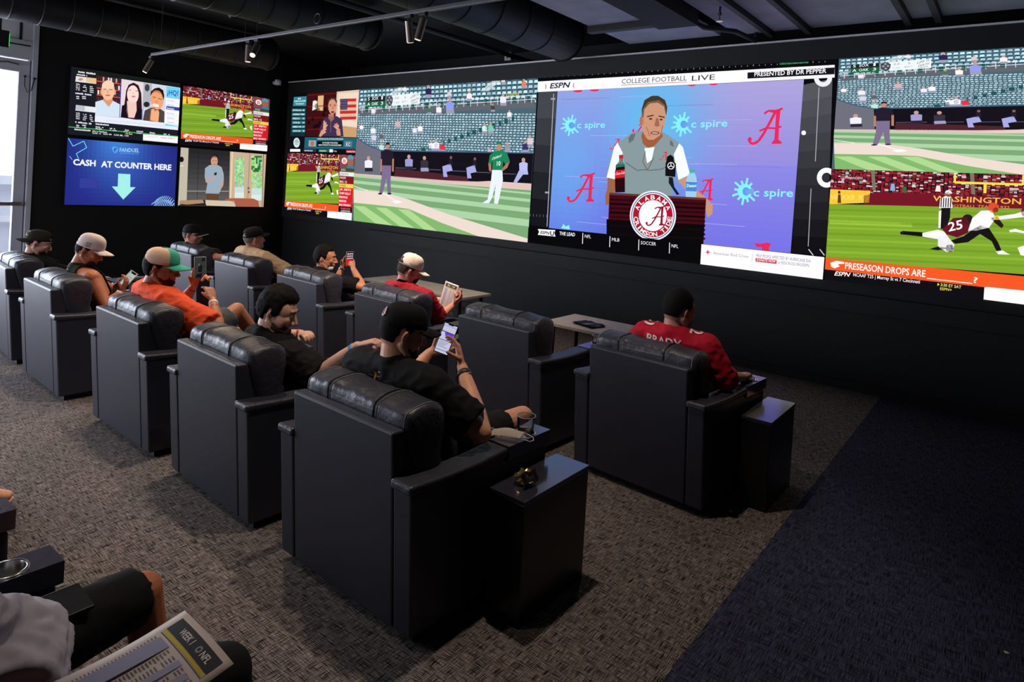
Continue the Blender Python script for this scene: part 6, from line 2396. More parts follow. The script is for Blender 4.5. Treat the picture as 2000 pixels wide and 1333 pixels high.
# striped slip of paper in his right hand
M4 = basis(at_y(724, 690, 2.62), V(1, -0.3, 0.3), V(0.2, 0.3, 0.9))
t = bpy.data.objects.new('paper_slip', None)
COL.objects.link(t)
t.matrix_world = M4
bbox_obj('sheet', 0, 0.055, 0, 0.06, 0, 0.0006, mat('slip_paper', rgb(226, 190, 180), 0.8, var=(20, 0.05)), t)
for k in range(5):
    bbox_obj('stripe', 0.006 + k * 0.010, 0.010 + k * 0.010, 0.002, 0.05, 0.0006, 0.0009, mat('slip_stripe', rgb(196, 80, 80), 0.8, var=(20, 0.05)), t)
tag(t, 'small striped paper slip held by the bearded man', 'paper')

# C: orange shirt, trucker cap, phone and snack
lo, T = sitting('C')
headC = at_y(316, 522, 2.31)
P = dict(lo, head=headC, yaw=-42, pitch=10, neck=headC + V(-0.03, -0.06, -0.20), shL=headC + V(-0.24, 0.0, -0.27), shR=headC + V(0.20, -0.04, -0.285),
         elL=at_y(350, 602, 2.55), wrL=at_y(378, 560, 2.62), elR=at_y(424, 648, 2.42), wrR=at_y(416, 588, 2.52), wide=1.2, skin=('brown', (168, 106, 74)), shirt=cloth_mat('orange_cotton', (232, 84, 46)),
         pants=cloth_mat('grey_denim_shorts', (74, 82, 90)), legs=0.86, sleeve=0.86, loose=0.018, fold=0.008, seed=7, voxel=0.005, jaw=1.16, neckr=0.068, hscale=1.08,
         handR=dict(d=at_y(404, 548, 2.54) - at_y(416, 588, 2.52), n=V(-0.9, 0.1, 0.1), curl=(22, 26, 30, 34), thumb=(0.9, 0.30, 0.45)),
         handL=dict(d=at_y(388, 520, 2.62) - at_y(378, 560, 2.62), n=-CF + CR * 0.4, curl=(14, 14, 16, 18), thumb=(0.8, 0.35, 0.5), spread=0.5),
         hair=((20, 16, 15), dict(thick=0.009, line=0.5, nape=-0.74)), beard=((74, 46, 34), 0.002))
P['knR'] = at_y(462, 606, 2.82)
P['anR'] = V(-4.62, 3.42, 0.10) + V(-0.25, -0.1, 0.05)
bodyC, HC = person('man in an orange shirt with a tan and teal trucker cap, holding up a phone', P)
teal = cloth_mat('teal_brim', (64, 168, 146))
cap_parts(bodyC, HC, teal, teal, tilt=-2, back_m=mat('tan_mesh', rgb(214, 176, 148), 0.8, var=(300, 0.25), bump=(400, 0.5, 0.002)), gap=True, brim_len=0.082)
band(bodyC, 'paper_wristband', P['elR'], P['wrR'], 0.90, 0.031, 0.020, m_wrist_white)
band(bodyC, 'gold_bracelet', P['elR'], P['wrR'], 0.74, 0.037, 0.005, mat('gold', rgb(200, 150, 80), 0.25, 1.0, var=(20, 0.1)))
band(bodyC, 'beaded_bracelet', P['elL'], P['wrL'], 0.88, 0.031, 0.014, mat('red_beads', rgb(150, 40, 50), 0.4, var=(80, 0.5)))
bm = bmesh.new()
tube(bm, [at_y(395, 548, 2.53), at_y(402, 540, 2.53), at_y(408, 546, 2.53), at_y(411, 543, 2.53)], [0.010, 0.014, 0.012, 0.007], 10, True, True)
tag(obj('snack_piece', bm, mat('fried_snack', rgb(206, 120, 50), 0.6, var=(60, 0.4), bump=(80, 0.6, 0.004)), None, True), 'orange fried snack pinched by the man in the orange shirt', 'snack')
phone('grey mirror-backed phone raised by the man in the orange shirt', at_y(391, 523, 2.60), CR * 0.9 + CF * 0.5, CU + CR * 0.03, 0.085, 0.170,  # reflections on the mirror face are drawn as a dim glowing picture
      lambda cv: [cv.raw([(0.06, 0.03), (0.94, 0.03), (0.94, 0.97), (0.06, 0.97)], (88, 92, 86)), cv.up(), cv.raw([(0.30, 0.30), (0.62, 0.28), (0.70, 0.55), (0.52, 0.66), (0.36, 0.55)], (40, 44, 42)),
                  cv.raw([(0.62, 0.78), (0.90, 0.80), (0.88, 0.94), (0.66, 0.94)], (40, 42, 40)), cv.raw([(0.28, 0.60), (0.50, 0.58), (0.44, 0.72)], (150, 150, 136)), cv.raw([(0.10, 0.05), (0.60, 0.05), (0.66, 0.24), (0.2, 0.20)], (34, 34, 30))], (150, 156, 150), 0.35)
# snack bag on the arm of the seat
def crumple(bm, c, r, seed, sx=1.0, sy=1.0, sz=1.0, amp=0.6, u=18, v=12):
    ball(bm, (0, 0, 0), 1.0, None, u, v)
    for q in bm.verts:
        d = q.co.copy()
        k = 1 + amp * (noise.noise(d * 2.1 + V(seed, 0, 0)) + 0.7 * noise.noise(d * 5 + V(0, seed, 0)))
        q.co = Vector(c) + V(d.x * r * sx * k, d.y * r * sy * k, d.z * r * sz * k)
bag_c = at_z(455, 662, 0.72)
t = empty('snack_bag', (bag_c.x, bag_c.y, 0.708))
bm = bmesh.new()
crumple(bm, (0, 0, 0.045), 0.06, 3, 0.9, 0.55, 0.9, 0.35, 20, 14)
obj('foil_pouch', bm, mat('bag_black', rgb(26, 20, 22), 0.18, var=(18, 0.6)), t)
bm = bmesh.new()
crumple(bm, (0.0, -0.010, 0.075), 0.045, 8, 0.95, 0.5, 0.6, 0.4)
obj('green_label', bm, mat('bag_green', rgb(110, 150, 70), 0.2, var=(40, 0.7)), t)
tag(t, 'crumpled black and green snack bag on the recliner arm beside the orange shirt', 'snack bag')

# D: white cap, dark tank top, phone
lo, T = sitting('D')
headD = at_y(175, 489, 2.34)
P = dict(lo, head=headD, yaw=-38, pitch=24, neck=headD + V(-0.045, -0.075, -0.19), shL=headD + V(-0.26, 0.0, -0.27), shR=headD + V(0.15, -0.03, -0.275),
         elL=T(-0.32, 0.62, 0.74), wrL=at_y(226, 560, 2.66), elR=at_y(207, 598, 2.38), wrR=at_y(236, 572, 2.54), wide=1.1, skin=('bronze', (190, 116, 82)), shirt=cloth_mat('dark_green_tank', (38, 38, 33)),
         pants=dkgrey, legs=0.85, sleeve=0, tank=True, loose=0.010, fold=0.003, seed=11, neckr=0.060,
         handR=dict(d=at_y(248, 549, 2.58) - at_y(236, 572, 2.54), n=V(-0.6, -0.3, 0.6), curl=(30, 34, 36, 38), thumb=(0.7, 0.4, 0.7)),
         handL=dict(d=at_y(246, 548, 2.66) - at_y(226, 560, 2.66), n=V(0.2, 0.2, 0.9), curl=(30, 30, 30, 30)),
         hair=((46, 34, 30), dict(thick=0.003, line=0.5, nape=-0.66)), mask=((22, 20, 22), 'chin'))
bodyD, HD = person('man in a dark tank top and white cap looking down at his phone', P)
cr, K, cp = cap_parts(bodyD, HD, white_cap, white_cap, tilt=-6, gap=True, brim_len=0.085, height=0.112)
cv = Canvas()
for t in text_tris('HOUSE', 0.03):
    cv.raw([(q[0], 0.52 + 0.48 * q[1]) for q in t], (50, 40, 40))
for t in text_tris('HIGHWAY', 0.03):
    cv.raw([(q[0], 0.42 * q[1]) for q in t], (50, 40, 40))
cv.build('cap_lettering', m_paper_print, on_cap(cp, 352, 372, 0.78, 0.96), cr, step=0.0002)
band(bodyD, 'paper_wristband', P['elR'], P['wrR'], 0.86, 0.031, 0.020, m_wrist_white)
phone('white-edged phone held low by the man in the white cap', at_y(251, 545, 2.60), CR * 0.62 - CU * 0.62 + CF * 0.4, CU * 0.75 + CR * 0.62 + CF * 0.2, 0.072, 0.155,
      lambda cv: [cv.raw([(0.07, 0.05), (0.93, 0.05), (0.93, 0.95), (0.07, 0.95)], (196, 206, 196)), cv.up(), [cv.raw([(0.16, 0.2 + k * 0.1), (0.8, 0.2 + k * 0.1), (0.8, 0.23 + k * 0.1), (0.16, 0.23 + k * 0.1)], (140, 150, 146)) for k in range(5)], cv.raw([(0.2, 0.86), (0.8, 0.86), (0.8, 0.95), (0.2, 0.95)], (20, 20, 22))], (226, 222, 216), 0.8)

# E: backwards black cap at the left edge
lo, T = sitting('E')
headE = at_y(76, 474, 2.36)
P = dict(lo, head=headE, yaw=-24, pitch=20, neck=headE + V(-0.05, -0.05, -0.185), shL=headE + V(-0.24, 0.03, -0.27), shR=headE + V(0.15, -0.03, -0.28),
         elL=T(-0.38, 0.55, 0.75), wrL=T(-0.12, 0.78, 0.72), elR=T(0.34, 0.55, 0.76), wrR=T(0.12, 0.80, 0.72), skin=('pale', (212, 158, 138)), shirt=blk, pants=dkgrey, legs=1.9, sleeve=0.8, voxel=0.007, seed=13,
         hair=((60, 44, 36), dict(thick=0.003, line=0.45, nape=-0.62)), beard=((60, 42, 34), 0.003))
bodyE, HE = person('man in black with a backwards black cap, at the left edge by the door', P)
cr, K, cp = cap_parts(bodyE, HE, cloth_mat('olive_black_cap', (34, 33, 26)), MATS['olive_black_cap'], backwards=True, tilt=12, gap=True, brim_len=0.075)
cv = Canvas()
for t in text_tris('C', 0.0):
    cv.raw([tuple(q) for q in t], (214, 160, 84))
cv.build('cap_letter', m_paper_print, on_cap(cp, 98, 128, 0.48, 0.82), cr, step=0.0002)

# F: red jersey
lo, T = sitting('F')
headF = at_y(1326, 605, 4.24)
P = dict(lo, head=headF, yaw=-24, pitch=14, neck=headF + V(-0.01, -0.05, -0.19), shL=headF + V(-0.22, 0.0, -0.27), shR=headF + V(0.20, 0.0, -0.28),
         elL=T(-0.40, 0.50, 0.76), wrL=T(-0.22, 0.78, 0.72), elR=at_z(1412, 738, 0.775), wrR=T(0.43, 0.62, 0.745), wide=1.1, skin=('dusk', (178, 128, 108)), shirt=cloth_mat('red_jersey', (176, 20, 44)), pants=denim, legs=1.9,
         sleeve=1.30, loose=0.020, fold=0.006, seed=17, jaw=1.1, neckr=0.062, hscale=1.04,
         handR=dict(d=V(-0.1, 1, 0.0), n=V(0.1, 0, -1), curl=(26, 30, 32, 34)),
         hair=((18, 15, 15), dict(thick=0.010, line=0.5, nape=-0.60, top=0.006)), mask=((16, 16, 18), 'full'))
bodyF, HF = person('person in a red football jersey with white lettering, seen from behind at right', P)
nb = P['neck']
cv = Canvas()
for t in text_tris('BRADY', 0.03):
    cv.raw([tuple(q) for q in t], (226, 214, 210))
back_print(cv, 'jersey_lettering', bodyF, nb + V(-0.03, 0, -0.048), V(1, 0.0, 0), 0.25, 0.060)
def shoulder_print(s, body, c0, right, fwd, w_, h_):
    cv = Canvas()
    for t in text_tris(s, 0.03):
        cv.raw([tuple(q) for q in t], (230, 218, 214))
    sh = [c for c in body.children if c.name.startswith('shirt')][0]
    r_, f_ = Vector(right).normalized(), Vector(fwd).normalized()
    def fr(a, b, dd):
        p = c0 + r_ * (a - 0.5) * w_ + f_ * (b - 0.5) * h_
        ok, hit, nor, _ = sh.ray_cast(p + V(0, 0, 0.4), V(0, 0, -1))
        return tuple((hit + nor * (0.006 + dd)) if ok else p)
    cv.subdivide(2).build('shoulder_number', m_paper_print, fr, sh, step=0.0002)
shoulder_print('12', bodyF, lerp(nb, P['shL'], 0.75), V(0.2, 1, 0), V(-1, 0.2, 0), 0.10, 0.085)
shoulder_print('12', bodyF, lerp(nb, P['shR'], 0.70), V(0.2, -1, 0), V(1, 0.2, 0), 0.10, 0.085)
# crumpled white mask under the hand
t = empty('face_mask', (T(0.42, 0.715, 0).x, T(0.42, 0.715, 0).y, 0.704))
bm = bmesh.new()
crumple(bm, (0, 0, 0.017), 0.05, 5, 0.8, 1.2, 0.28, 0.35, 22, 12)
m_masky = mat('white_mask_cloth', rgb(226, 214, 202), 0.85, var=(20, 0.05), bump=(40, 0.4, 0.004))
obj('cloth', bm, m_masky, t, True)
bm = bmesh.new()
tube(bm, [(0.0, -0.04, 0.025), (-0.03, -0.055, 0.05), (-0.01, -0.03, 0.055), (0.02, -0.01, 0.03)], 0.002, 6)
obj('ear_loop', bm, m_masky, t)
tag(t, 'crumpled white face mask beside the red jersey, next to the empty cup holder', 'face mask')

# H: reader in red polo and white cap
lo, T = sitting('H')
headH = at_y(800, 528, 4.20)
P = dict(lo, head=headH, yaw=-30, pitch=22, neck=headH + V(-0.015, -0.06, -0.185), shL=headH + V(-0.22, 0.0, -0.26), shR=headH + V(0.20, 0.0, -0.27),
         elL=T(-0.38, 0.52, 0.76), wrL=T(-0.02, 0.80, 0.80), elR=at_y(856, 622, 4.36), wrR=at_y(884, 597, 4.56), skin=('rosy', (206, 140, 122)), shirt=cloth_mat('crimson_polo', (150, 20, 40)), pants=denim, legs=1.9,
         sleeve=0.95, loose=0.016, collar=False, fold=0.006, seed=19, voxel=0.006,
         handR=dict(d=at_y(896, 586, 4.60) - at_y(884, 597, 4.56), n=V(-0.8, -0.3, 0.1), curl=(46, 50, 52, 54), thumb=(0.6, 0.3, 0.8)),
         handL=dict(d=V(0.5, 0.3, 0.3), n=V(0.2, 0.3, 0.9), curl=(30, 30, 30, 30)),
         hair=((92, 74, 62), dict(thick=0.005, line=0.45, nape=-0.62)), mask=((20, 18, 20), 'full'))
bodyH, HH = person('reader in a dark red polo and white cap holding a printed sheet', P)
bm = bmesh.new()
tube(bm, [lerp(P['neck'], P['head'], -0.10), lerp(P['neck'], P['head'], 0.34)], [0.080, 0.070], 20, caps=False)
bmesh.ops.solidify(bm, geom=bm.faces[:], thickness=0.006)
obj('black_collar', bm, blk, bodyH, True)
cr, K, cp = cap_parts(bodyH, HH, white_cap, white_cap, tilt=-2, gap=True, brim_len=0.088, height=0.118)
bm = bmesh.new()
for k in range(9):
    a = math.radians(238 + k * 8)
    ball(bm, cp(a, 0.93, 0.006), 0.010, None, 8, 6)
obj('cap_strap', bm, mat('glossy_strap', rgb(24, 22, 24), 0.12, var=(60, 0.6)), cr, True)
cv = Canvas()
for t in text_tris('SPORTSWEAR', 0.02):
    cv.raw([tuple(q) for q in t], (70, 56, 58))
cv.build('cap_lettering', m_paper_print, on_cap(cp, 338, 378, 0.86, 0.93), cr, step=0.0002)
o = at_y(853, 604, 4.62)
betting_sheet('printed betting sheet held up by the reader in the white cap', basis(o, at_y(893, 622, 4.56) - at_y(853, 604, 4.62), at_y(868, 549, 4.70) - o), 0.216, 0.285, lambda a, b: 0.012 * math.sin(a * 3.0) + 0.010 * b * b, 22, 3)

# I: dark hair, lowered mask, photographing
lo, T = sitting('I')
headI = at_y(636, 504, 4.26)
P = dict(lo, head=headI, yaw=-50, pitch=2, neck=headI + V(-0.035, -0.05, -0.19), shL=headI + V(-0.21, 0.04, -0.27), shR=headI + V(0.17, 0.0, -0.28),
         elL=at_y(655, 556, 4.48), wrL=at_y(668, 523, 4.56), elR=at_y(708, 562, 4.42), wrR=at_y(690, 525, 4.54), skin=('olive', (190, 128, 98)), shirt=blk, pants=dkgrey, legs=1.9, sleeve=0.80, seed=23, voxel=0.006,
         handR=dict(d=at_y(686, 508, 4.56) - at_y(690, 525, 4.54), n=V(-0.8, 0.2, 0.2), curl=(34, 34, 34, 34), thumb=(0.8, 0.3, 0.6)),
         handL=dict(d=at_y(680, 500, 4.58) - at_y(668, 523, 4.56), n=V(0.8, -0.3, 0.2), curl=(24, 28, 34, 38), thumb=(0.7, 0.4, 0.5)),
         hair=((24, 20, 19), dict(thick=0.012, line=0.52, nape=-0.60, curl=0.006, top=0.010)), mask=((214, 212, 220), 'chin'), beard=((40, 28, 24), 0.002))
bodyI, HI = person('dark haired man with a lowered white mask raising a phone', P)
band(bodyI, 'steel_watch', P['elL'], P['wrL'], 0.92, 0.030, 0.020, m_steel)
phone('phone with a red screen raised by the man with the lowered mask', at_y(683, 506, 4.53), CR * 0.85 + CF * 0.5, CU + CR * 0.2, 0.080, 0.160,
      lambda cv: [cv.raw([(0.06, 0.04), (0.94, 0.04), (0.94, 0.96), (0.06, 0.96)], (60, 20, 34)), cv.up(), cv.raw([(0.06, 0.04), (0.94, 0.04), (0.94, 0.42), (0.06, 0.50)], (220, 26, 40)), cv.up(),
                  [cv.raw([(0.16 + 0.27 * i, 0.50 + 0.15 * j), (0.34 + 0.27 * i, 0.50 + 0.15 * j), (0.34 + 0.27 * i, 0.58 + 0.15 * j), (0.16 + 0.27 * i, 0.58 + 0.15 * j)], (236, 226, 232)) for i in range(3) for j in range(3)]], (170, 164, 160), 1.0)

# J: tan shirt, black cap seen from behind
lo, T = sitting('J')
headJ = at_y(496, 466, 4.22)
tan = cloth_mat('tan_cotton', (172, 146, 116))
P = dict(lo, head=headJ, yaw=-12, pitch=-4, neck=headJ + V(-0.005, -0.05, -0.185), shL=headJ + V(-0.22, 0.0, -0.255), shR=headJ + V(0.22, 0.0, -0.27),
         elL=T(-0.36, 0.42, 0.80), wrL=T(-0.40, 0.68, 0.755), elR=T(0.40, 0.46, 0.77), wrR=T(0.30, 0.74, 0.72), wide=1.14, skin=('rosy', (206, 140, 122)), shirt=tan, pants=dkgrey, legs=1.9, sleeve=0.85, loose=0.02, seed=29, voxel=0.007,
         hair=((150, 140, 132), dict(thick=0.003, line=0.45, nape=-0.62)), beard=((170, 150, 140), 0.002))
bodyJ, HJ = person('man in a tan shirt and black cap, grey stubble, in the far row', P)
cap_parts(bodyJ, HJ, blk2, blk2, tilt=-8, gap=True, brim_len=0.075)

# K: grey haired man, black cap with a white brim edge
lo, T = sitting('K')
headK = at_y(376, 459, 4.12)
P = dict(lo, head=headK, yaw=-52, pitch=2, neck=headK + V(-0.03, -0.03, -0.185), shL=headK + V(-0.22, 0.05, -0.265), shR=headK + V(0.19, 0.02, -0.275),
         elL=T(-0.38, 0.50, 0.76), wrL=T(-0.15, 0.78, 0.72), elR=V(-7.74, 4.20, 0.85), wrR=V(-7.62, 4.40, 0.83), wide=1.14, skin=('rosy', (206, 140, 122)), shirt=cloth_mat('olive_polo', (52, 52, 40)), pants=dkgrey, legs=1.9, sleeve=0.85, loose=0.02, seed=31, voxel=0.007,
         hair=((122, 114, 108), dict(thick=0.005, line=0.45, nape=-0.58)), brow=(120, 110, 104))
bodyK, HK = person('grey haired man in an olive shirt and black cap with white edged brim', P)
cap_parts(bodyK, HK, blk2, blk2, tilt=-2, gap=False, brim_len=0.082, brim_curve=0.030, edge_m=MATS['white_cap_cotton'])

# R: person at the bottom left reading a sheet (head out of frame)
lo, T = sitting('R')
P = dict(lo, head=V(-1.97, 0.16, 1.27), yaw=-6, pitch=30, neck=V(-1.97, 0.10, 1.07), shL=V(-2.16, 0.14, 1.00), shR=V(-1.765, 0.16, 1.00), elL=V(-2.30, 0.20, 0.80), wrL=V(-2.30, 0.36, 0.74), elR=V(-1.785, 0.55, 0.80), wrR=V(-1.60, 0.47, 0.79),
         wide=1.1, skin=('bronze', (190, 116, 82)), shirt=cloth_mat('white_shirt', (206, 200, 216)), pants=cloth_mat('black_shorts', (26, 26, 28)), legs=0.97, legsR=1.5, sleeve=1.9, loose=0.030, fold=0.010, fscale=14, seed=37,
         knL=V(-2.17, 0.985, 0.57), knR=V(-1.655, 0.975, 0.565), anL=V(-2.17, 1.06, 0.10), anR=V(-1.65, 1.06, 0.10), hair=((30, 24, 22), dict(thick=0.008)),
         handR=dict(d=V(1.0, 0.1, -0.1), n=V(0, 0.6, 0.6), curl=(30, 34, 36, 38)), handL=dict(d=V(0.1, 0.9, -0.1), n=V(0.1, 0, -1), curl=(20, 24, 26, 28)))
bodyR, HR = person('person in a white shirt and black shorts reading at the bottom left corner', P)
o = at_z(168, 1318, 0.86)
c1, c2 = at_z(362, 1192, 0.90), at_z(458, 1296, 0.90)
wS = (c2 - c1).length
c0 = c1 - (c2 - c1).normalized().cross(V(0, 0, 1)) * -0.0
upv = V(-(c2 - c1).y, (c2 - c1).x, 0).normalized()
hS = wS * 1.30
orig = c1 - upv * hS - V(0, 0, 0.03)
betting_sheet('printed betting sheet with yellow rule in the lap at the bottom left', basis(orig, c2 - c1, c1 - orig), wS, hS, lambda a, b: -0.012 * math.sin(b * 3.1) + 0.006 * math.sin(a * 3.1), 26, 5)
# dark tablet case tucked between thigh and arm of the seat
M4 = basis(V(-2.175, 0.55, 0.672), V(0.02, 1.0, 0.02), V(-1.0, 0.0, 0.10))
t = bpy.data.objects.new('tablet_case', None)
COL.objects.link(t)
t.matrix_world = M4
bbox_obj('cover', 0, 0.25, -0.125, 0, -0.006, 0.006, mat('case_black', rgb(14, 14, 15), 0.4, var=(20, 0.15)), t, 0.003)
bbox_obj('light_edge', 0.004, 0.246, -0.0015, 0.0012, -0.0035, 0.0065, mat('edge_grey', rgb(120, 120, 126), 0.4, var=(20, 0.1)), t)
tag(t, 'thin black tablet case lying on the thigh at the bottom left', 'tablet')

# T: neighbour beyond the left edge, only a shoe shows
lo, T = sitting('T')
P = dict(lo, head=T(0, 0.36, 1.25), yaw=0, pitch=0, neck=T(0, 0.31, 1.05), shL=T(-0.2, 0.34, 0.98), shR=T(0.2, 0.34, 0.98), elL=T(-0.34, 0.56, 0.76), wrL=T(-0.2, 0.78, 0.72), elR=T(0.34, 0.54, 0.76), wrR=T(0.2, 0.76, 0.72),
         skin=('fair', (206, 160, 140)), shirt=dkgrey, pants=denim, legs=1.9, sleeve=0.8, hair=((40, 30, 26), dict(thick=0.008)), voxel=0.008,
         shoe=mat('tan_suede', rgb(216, 158, 124), 0.85, var=(30, 0.1)), sole=mat('pink_sole', rgb(200, 164, 156), 0.8, var=(20, 0.05)))
toe = at_z(20, 968, 0.04)
P['footR'] = V(0.55, 0.83, -0.02)
P['anR'] = Vector((toe.x, toe.y, 0.098)) - P['footR'].normalized() * 0.185
P['knR'] = T(0.16, 0.93, 0.585)
bodyT, HT = person('neighbour beyond the left edge in dark clothes, only a tan shoe showing', P)
# ---------------------------------------------------------------- small things
m_clear = mat('clear_plastic', (0.98, 0.98, 0.99), 0.03, trans=1.0, spec=0.5, ior=1.12, var=(4, 0.01))
m_drink = mat('cloudy_ice', rgb(206, 200, 206), 0.3, trans=0.5, var=(30, 0.2))
def cup(c, r0, r1, h, label, fill=None):
    t = empty('plastic_cup', c)
    bm = bmesh.new()
    lathe(bm, [(0.0, 0.0), (r0, 0.0), (r1, h - 0.004), (r1 + 0.003, h - 0.002), (r1 + 0.003, h), (r1 - 0.001, h), (r0 - 0.0015, 0.003), (0.0, 0.003)], 28)
    obj('cup_wall', bm, m_clear, t, True)
    if fill:
        bm = bmesh.new()
        q = r0 + (r1 - r0) * fill - 0.003
        lathe(bm, [(0.0, 0.004), (r0 - 0.003, 0.004), (q, h * fill), (0.0, h * fill)], 24)
        obj('drink', bm, m_drink, t, True)
    bm = bmesh.new()
    tube(bm, [(math.cos(a) * (r1 + 0.002), math.sin(a) * (r1 + 0.002), h) for a in [2 * math.pi * k / 28 for k in range(29)]], 0.0022, 6, caps=False)
    obj('rim', bm, mat('rim_plastic', rgb(226, 226, 230), 0.15, trans=0.6, var=(5, 0.02)), t, True)
    return tag(t, label, 'cup')
hx = HP + WA / 2
q = chair_m('A') @ V(hx, 0.775, 0.6435)
cup(q, 0.036, 0.046, 0.145, 'clear empty plastic cup in the cup holder beside the white mask')
q = chair_m('G') @ V(hx, 0.775, 0.6435)
cup(q, 0.036, 0.046, 0.125, 'clear plastic cup with cloudy drink in the arm of the empty recliner', 0.6)
# unfolded white mask lying on the arm of the near recliner
M4 = chair_m('A') @ Matrix.Translation((hx - 0.01, 0.64, 0.710)) @ Matrix.Rotation(math.radians(24), 4, 'Z')
t = bpy.data.objects.new('pleated_mask', None)
COL.objects.link(t)
t.matrix_world = M4
bm = bmesh.new()
n, mm_ = 14, 10
g = [[bm.verts.new(((i / n - 0.5) * 0.17, (j / mm_ - 0.5) * 0.095, 0.012 + 0.030 * math.sin(math.pi * i / n) * math.sin(math.pi * j / mm_) + 0.003 * (j % 2) + 0.02 * (i / n - 0.3) ** 2)) for j in range(mm_ + 1)] for i in range(n + 1)]
for i in range(n):
    for j in range(mm_):
        bm.faces.new((g[i][j], g[i + 1][j], g[i + 1][j + 1], g[i][j + 1]))
bmesh.ops.solidify(bm, geom=bm.faces[:], thickness=0.001)
obj('cloth', bm, m_masky, t, True)
for s in (-1, 1):
    bm = bmesh.new()
    tube(bm, [(s * 0.083, 0.04, 0.02), (s * 0.125, 0.03, 0.008), (s * 0.135, 0.0, 0.006), (s * 0.122, -0.03, 0.008), (s * 0.083, -0.04, 0.02)], 0.0016, 6)
    obj('ear_loop', bm, m_masky, t, True)
tag(t, 'open white pleated face mask on the arm of the near recliner, by the clear cup', 'face mask')
# crumpled foil on the side table
p = at_z(1022, 946, 0.57)
t = empty('foil_wrapper', (p.x, p.y, 0.5705))
bm = bmesh.new()
crumple(bm, (0, 0, 0.030), 0.034, 12, 1.1, 0.9, 0.85, 0.75, 26, 18)
obj('crumpled_foil', bm, mat('gold_foil', rgb(206, 184, 130), 0.3, 0.9, var=(40, 0.6)), t)
bm = bmesh.new()
g = [[bm.verts.new((0.028 + 0.012 * math.sin(j * 1.1) + 0.004 * i, -0.045 + i * 0.022, 0.004 + j * 0.013 + 0.006 * math.sin(i * 2.0))) for j in range(6)] for i in range(5)]
for i in range(4):
    for j in range(5):
        bm.faces.new((g[i][j], g[i + 1][j], g[i + 1][j + 1], g[i][j + 1]))
bmesh.ops.solidify(bm, geom=bm.faces[:], thickness=0.0008)
obj('torn_flap', bm, mat('silver_foil', rgb(176, 170, 166), 0.25, 0.9, var=(30, 0.3)), t, True)
tag(t, 'crumpled gold and silver foil wrapper on the near side table', 'wrapper')
# booklet on the grey table
p = at_z(1150, 636, 0.65)
t = empty('booklet', (p.x, p.y, 0.6505), math.radians(-14))
for k in range(4):
    bm = bmesh.new()
    g = [[bm.verts.new(((i / 8 - 0.5) * 0.27, (j / 2 - 0.5) * 0.19, 0.004 * k + 0.010 * abs(math.sin(i * 0.8 + k)))) for j in range(3)] for i in range(9)]
    for i in range(8):
        for j in range(2):
            bm.faces.new((g[i][j], g[i + 1][j], g[i + 1][j + 1], g[i][j + 1]))
    bmesh.ops.solidify(bm, geom=bm.faces[:], thickness=0.001)
    obj('page', bm, mat('booklet_page_%d' % (k % 2), rgb(40, 42, 64) if k % 2 else rgb(170, 168, 176), 0.5, var=(14, 0.6)), t, True)
tag(t, 'open dark booklet lying on the grey table before the empty recliner', 'booklet')
# card on the left arm of the red jersey recliner
q = chair_m('F') @ V(-hx, 0.70, 0.712)
t = empty('paper_card', q, math.radians(10))
bbox_obj('card', -0.05, 0.05, -0.11, 0.08, -0.004, -0.003, mat('card_cream', rgb(230, 204, 170), 0.7, var=(20, 0.05)), t)
bbox_obj('printed_line', -0.035, 0.03, -0.06, -0.055, -0.003, -0.0027, mat('card_ink', rgb(120, 90, 70), 0.7, var=(20, 0.1)), t)
tag(t, 'cream paper card on the arm between the empty recliner and the red jersey', 'card')
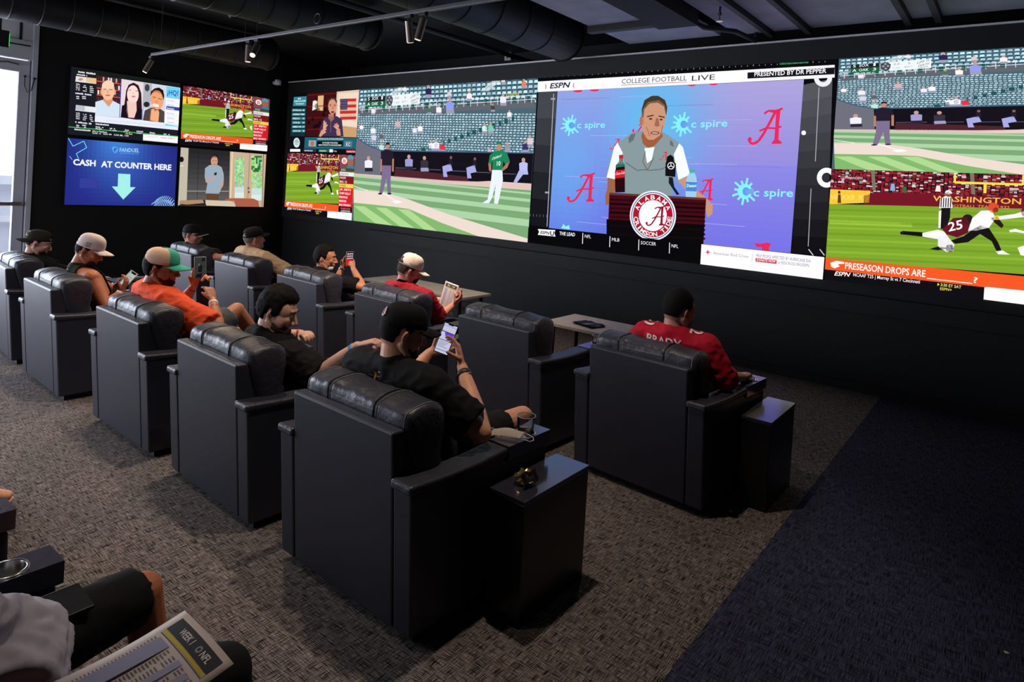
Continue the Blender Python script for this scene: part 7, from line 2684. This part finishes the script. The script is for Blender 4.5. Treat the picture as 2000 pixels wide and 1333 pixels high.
# small tray of papers between the two left recliners
tb = empty('tray_table', (-7.08, 2.90, 0))
bbox_obj('tray', -0.125, 0.125, -0.14, 0.30, 0.755, 0.772, m_sidebox, tb, 0.004)
bm = bmesh.new()
tube(bm, [(0, 0, 0.755), (0, 0, 0.02)], 0.022, 12)
obj('stem', bm, m_tleg, tb)
bm = bmesh.new()
lathe(bm, [(0.0, 0.0), (0.11, 0.0), (0.11, 0.012), (0.03, 0.022), (0.0, 0.022)], 24)
obj('base', bm, m_tleg, tb)
tag(tb, 'small black tray table between the two leftmost recliners, papers on it', 'tray table')
for k, (x, y, a, w_, h_, lab) in enumerate([(-0.06, 0.10, 12, 0.15, 0.13, 'white paper plate sheet on the small tray, leftmost'), (0.08, 0.00, -25, 0.15, 0.11, 'folded white leaflet on the small tray, nearest the phone'), (0.05, 0.20, 40, 0.13, 0.09, 'glossy folded paper at the back of the small tray')]):
    t = empty('leaflet', (-7.08 + x * 0.6, 2.90 + y * 0.8, 0.7725 + 0.003 * k), math.radians(a))
    bm = bmesh.new()
    g = [[bm.verts.new(((i / 6 - 0.5) * w_, (j / 4 - 0.5) * h_, 0.004 + 0.018 * abs(math.sin(i * 0.7 + k)) * (i / 6))) for j in range(5)] for i in range(7)]
    for i in range(6):
        for j in range(4):
            bm.faces.new((g[i][j], g[i + 1][j], g[i + 1][j + 1], g[i][j + 1]))
    bmesh.ops.solidify(bm, geom=bm.faces[:], thickness=0.001)
    obj('sheet', bm, MATS['paper_white'], t, True)
    bbox_obj('fold_line', -w_ * 0.3, w_ * 0.3, -0.002, 0.002, 0.001, 0.0028, m_stitch, t)
    tag(t, lab, 'paper', 'papers on the small tray')
# clear bottle in front of the orange shirt
p = at_y(403, 648, 2.72)
t = empty('water_bottle', (p.x, p.y, p.z - 0.19))
bm = bmesh.new()
lathe(bm, [(0.0, 0.0), (0.030, 0.0), (0.032, 0.01), (0.032, 0.13), (0.014, 0.17), (0.013, 0.19)], 20)
obj('bottle_body', bm, m_clear, t, True)
bm = bmesh.new()
lathe(bm, [(0.015, 0.178), (0.016, 0.18), (0.016, 0.205), (0.0, 0.207)], 18)
obj('bottle_cap', bm, m_paint_white, t, True)
tag(t, 'clear bottle with white cap wedged beside the man in the orange shirt', 'bottle')
# crumbs on the carpet
for k, (px, py, r, lab) in enumerate([(1426, 1001, 0.014, 'pale crumb on the carpet in front of the far side table'), (1628, 894, 0.006, 'tiny pale crumb on the blue lit aisle carpet near the video wall'), (1966, 1277, 0.008, 'tiny pale crumb on the aisle carpet at the lower right corner')]):
    p = at_z(px, py, 0.0)
    bm = bmesh.new()
    crumple(bm, (0, 0, 0), r, 20 + k, 1.2, 0.8, 0.6, 0.6, 12, 8)
    o = obj('crumb', bm, mat('popcorn', rgb(216, 190, 160), 0.8, var=(60, 0.2)), None, True)
    o.location = (p.x, p.y, r * 0.45)
    tag(o, lab, 'crumb', 'crumbs on the carpet')
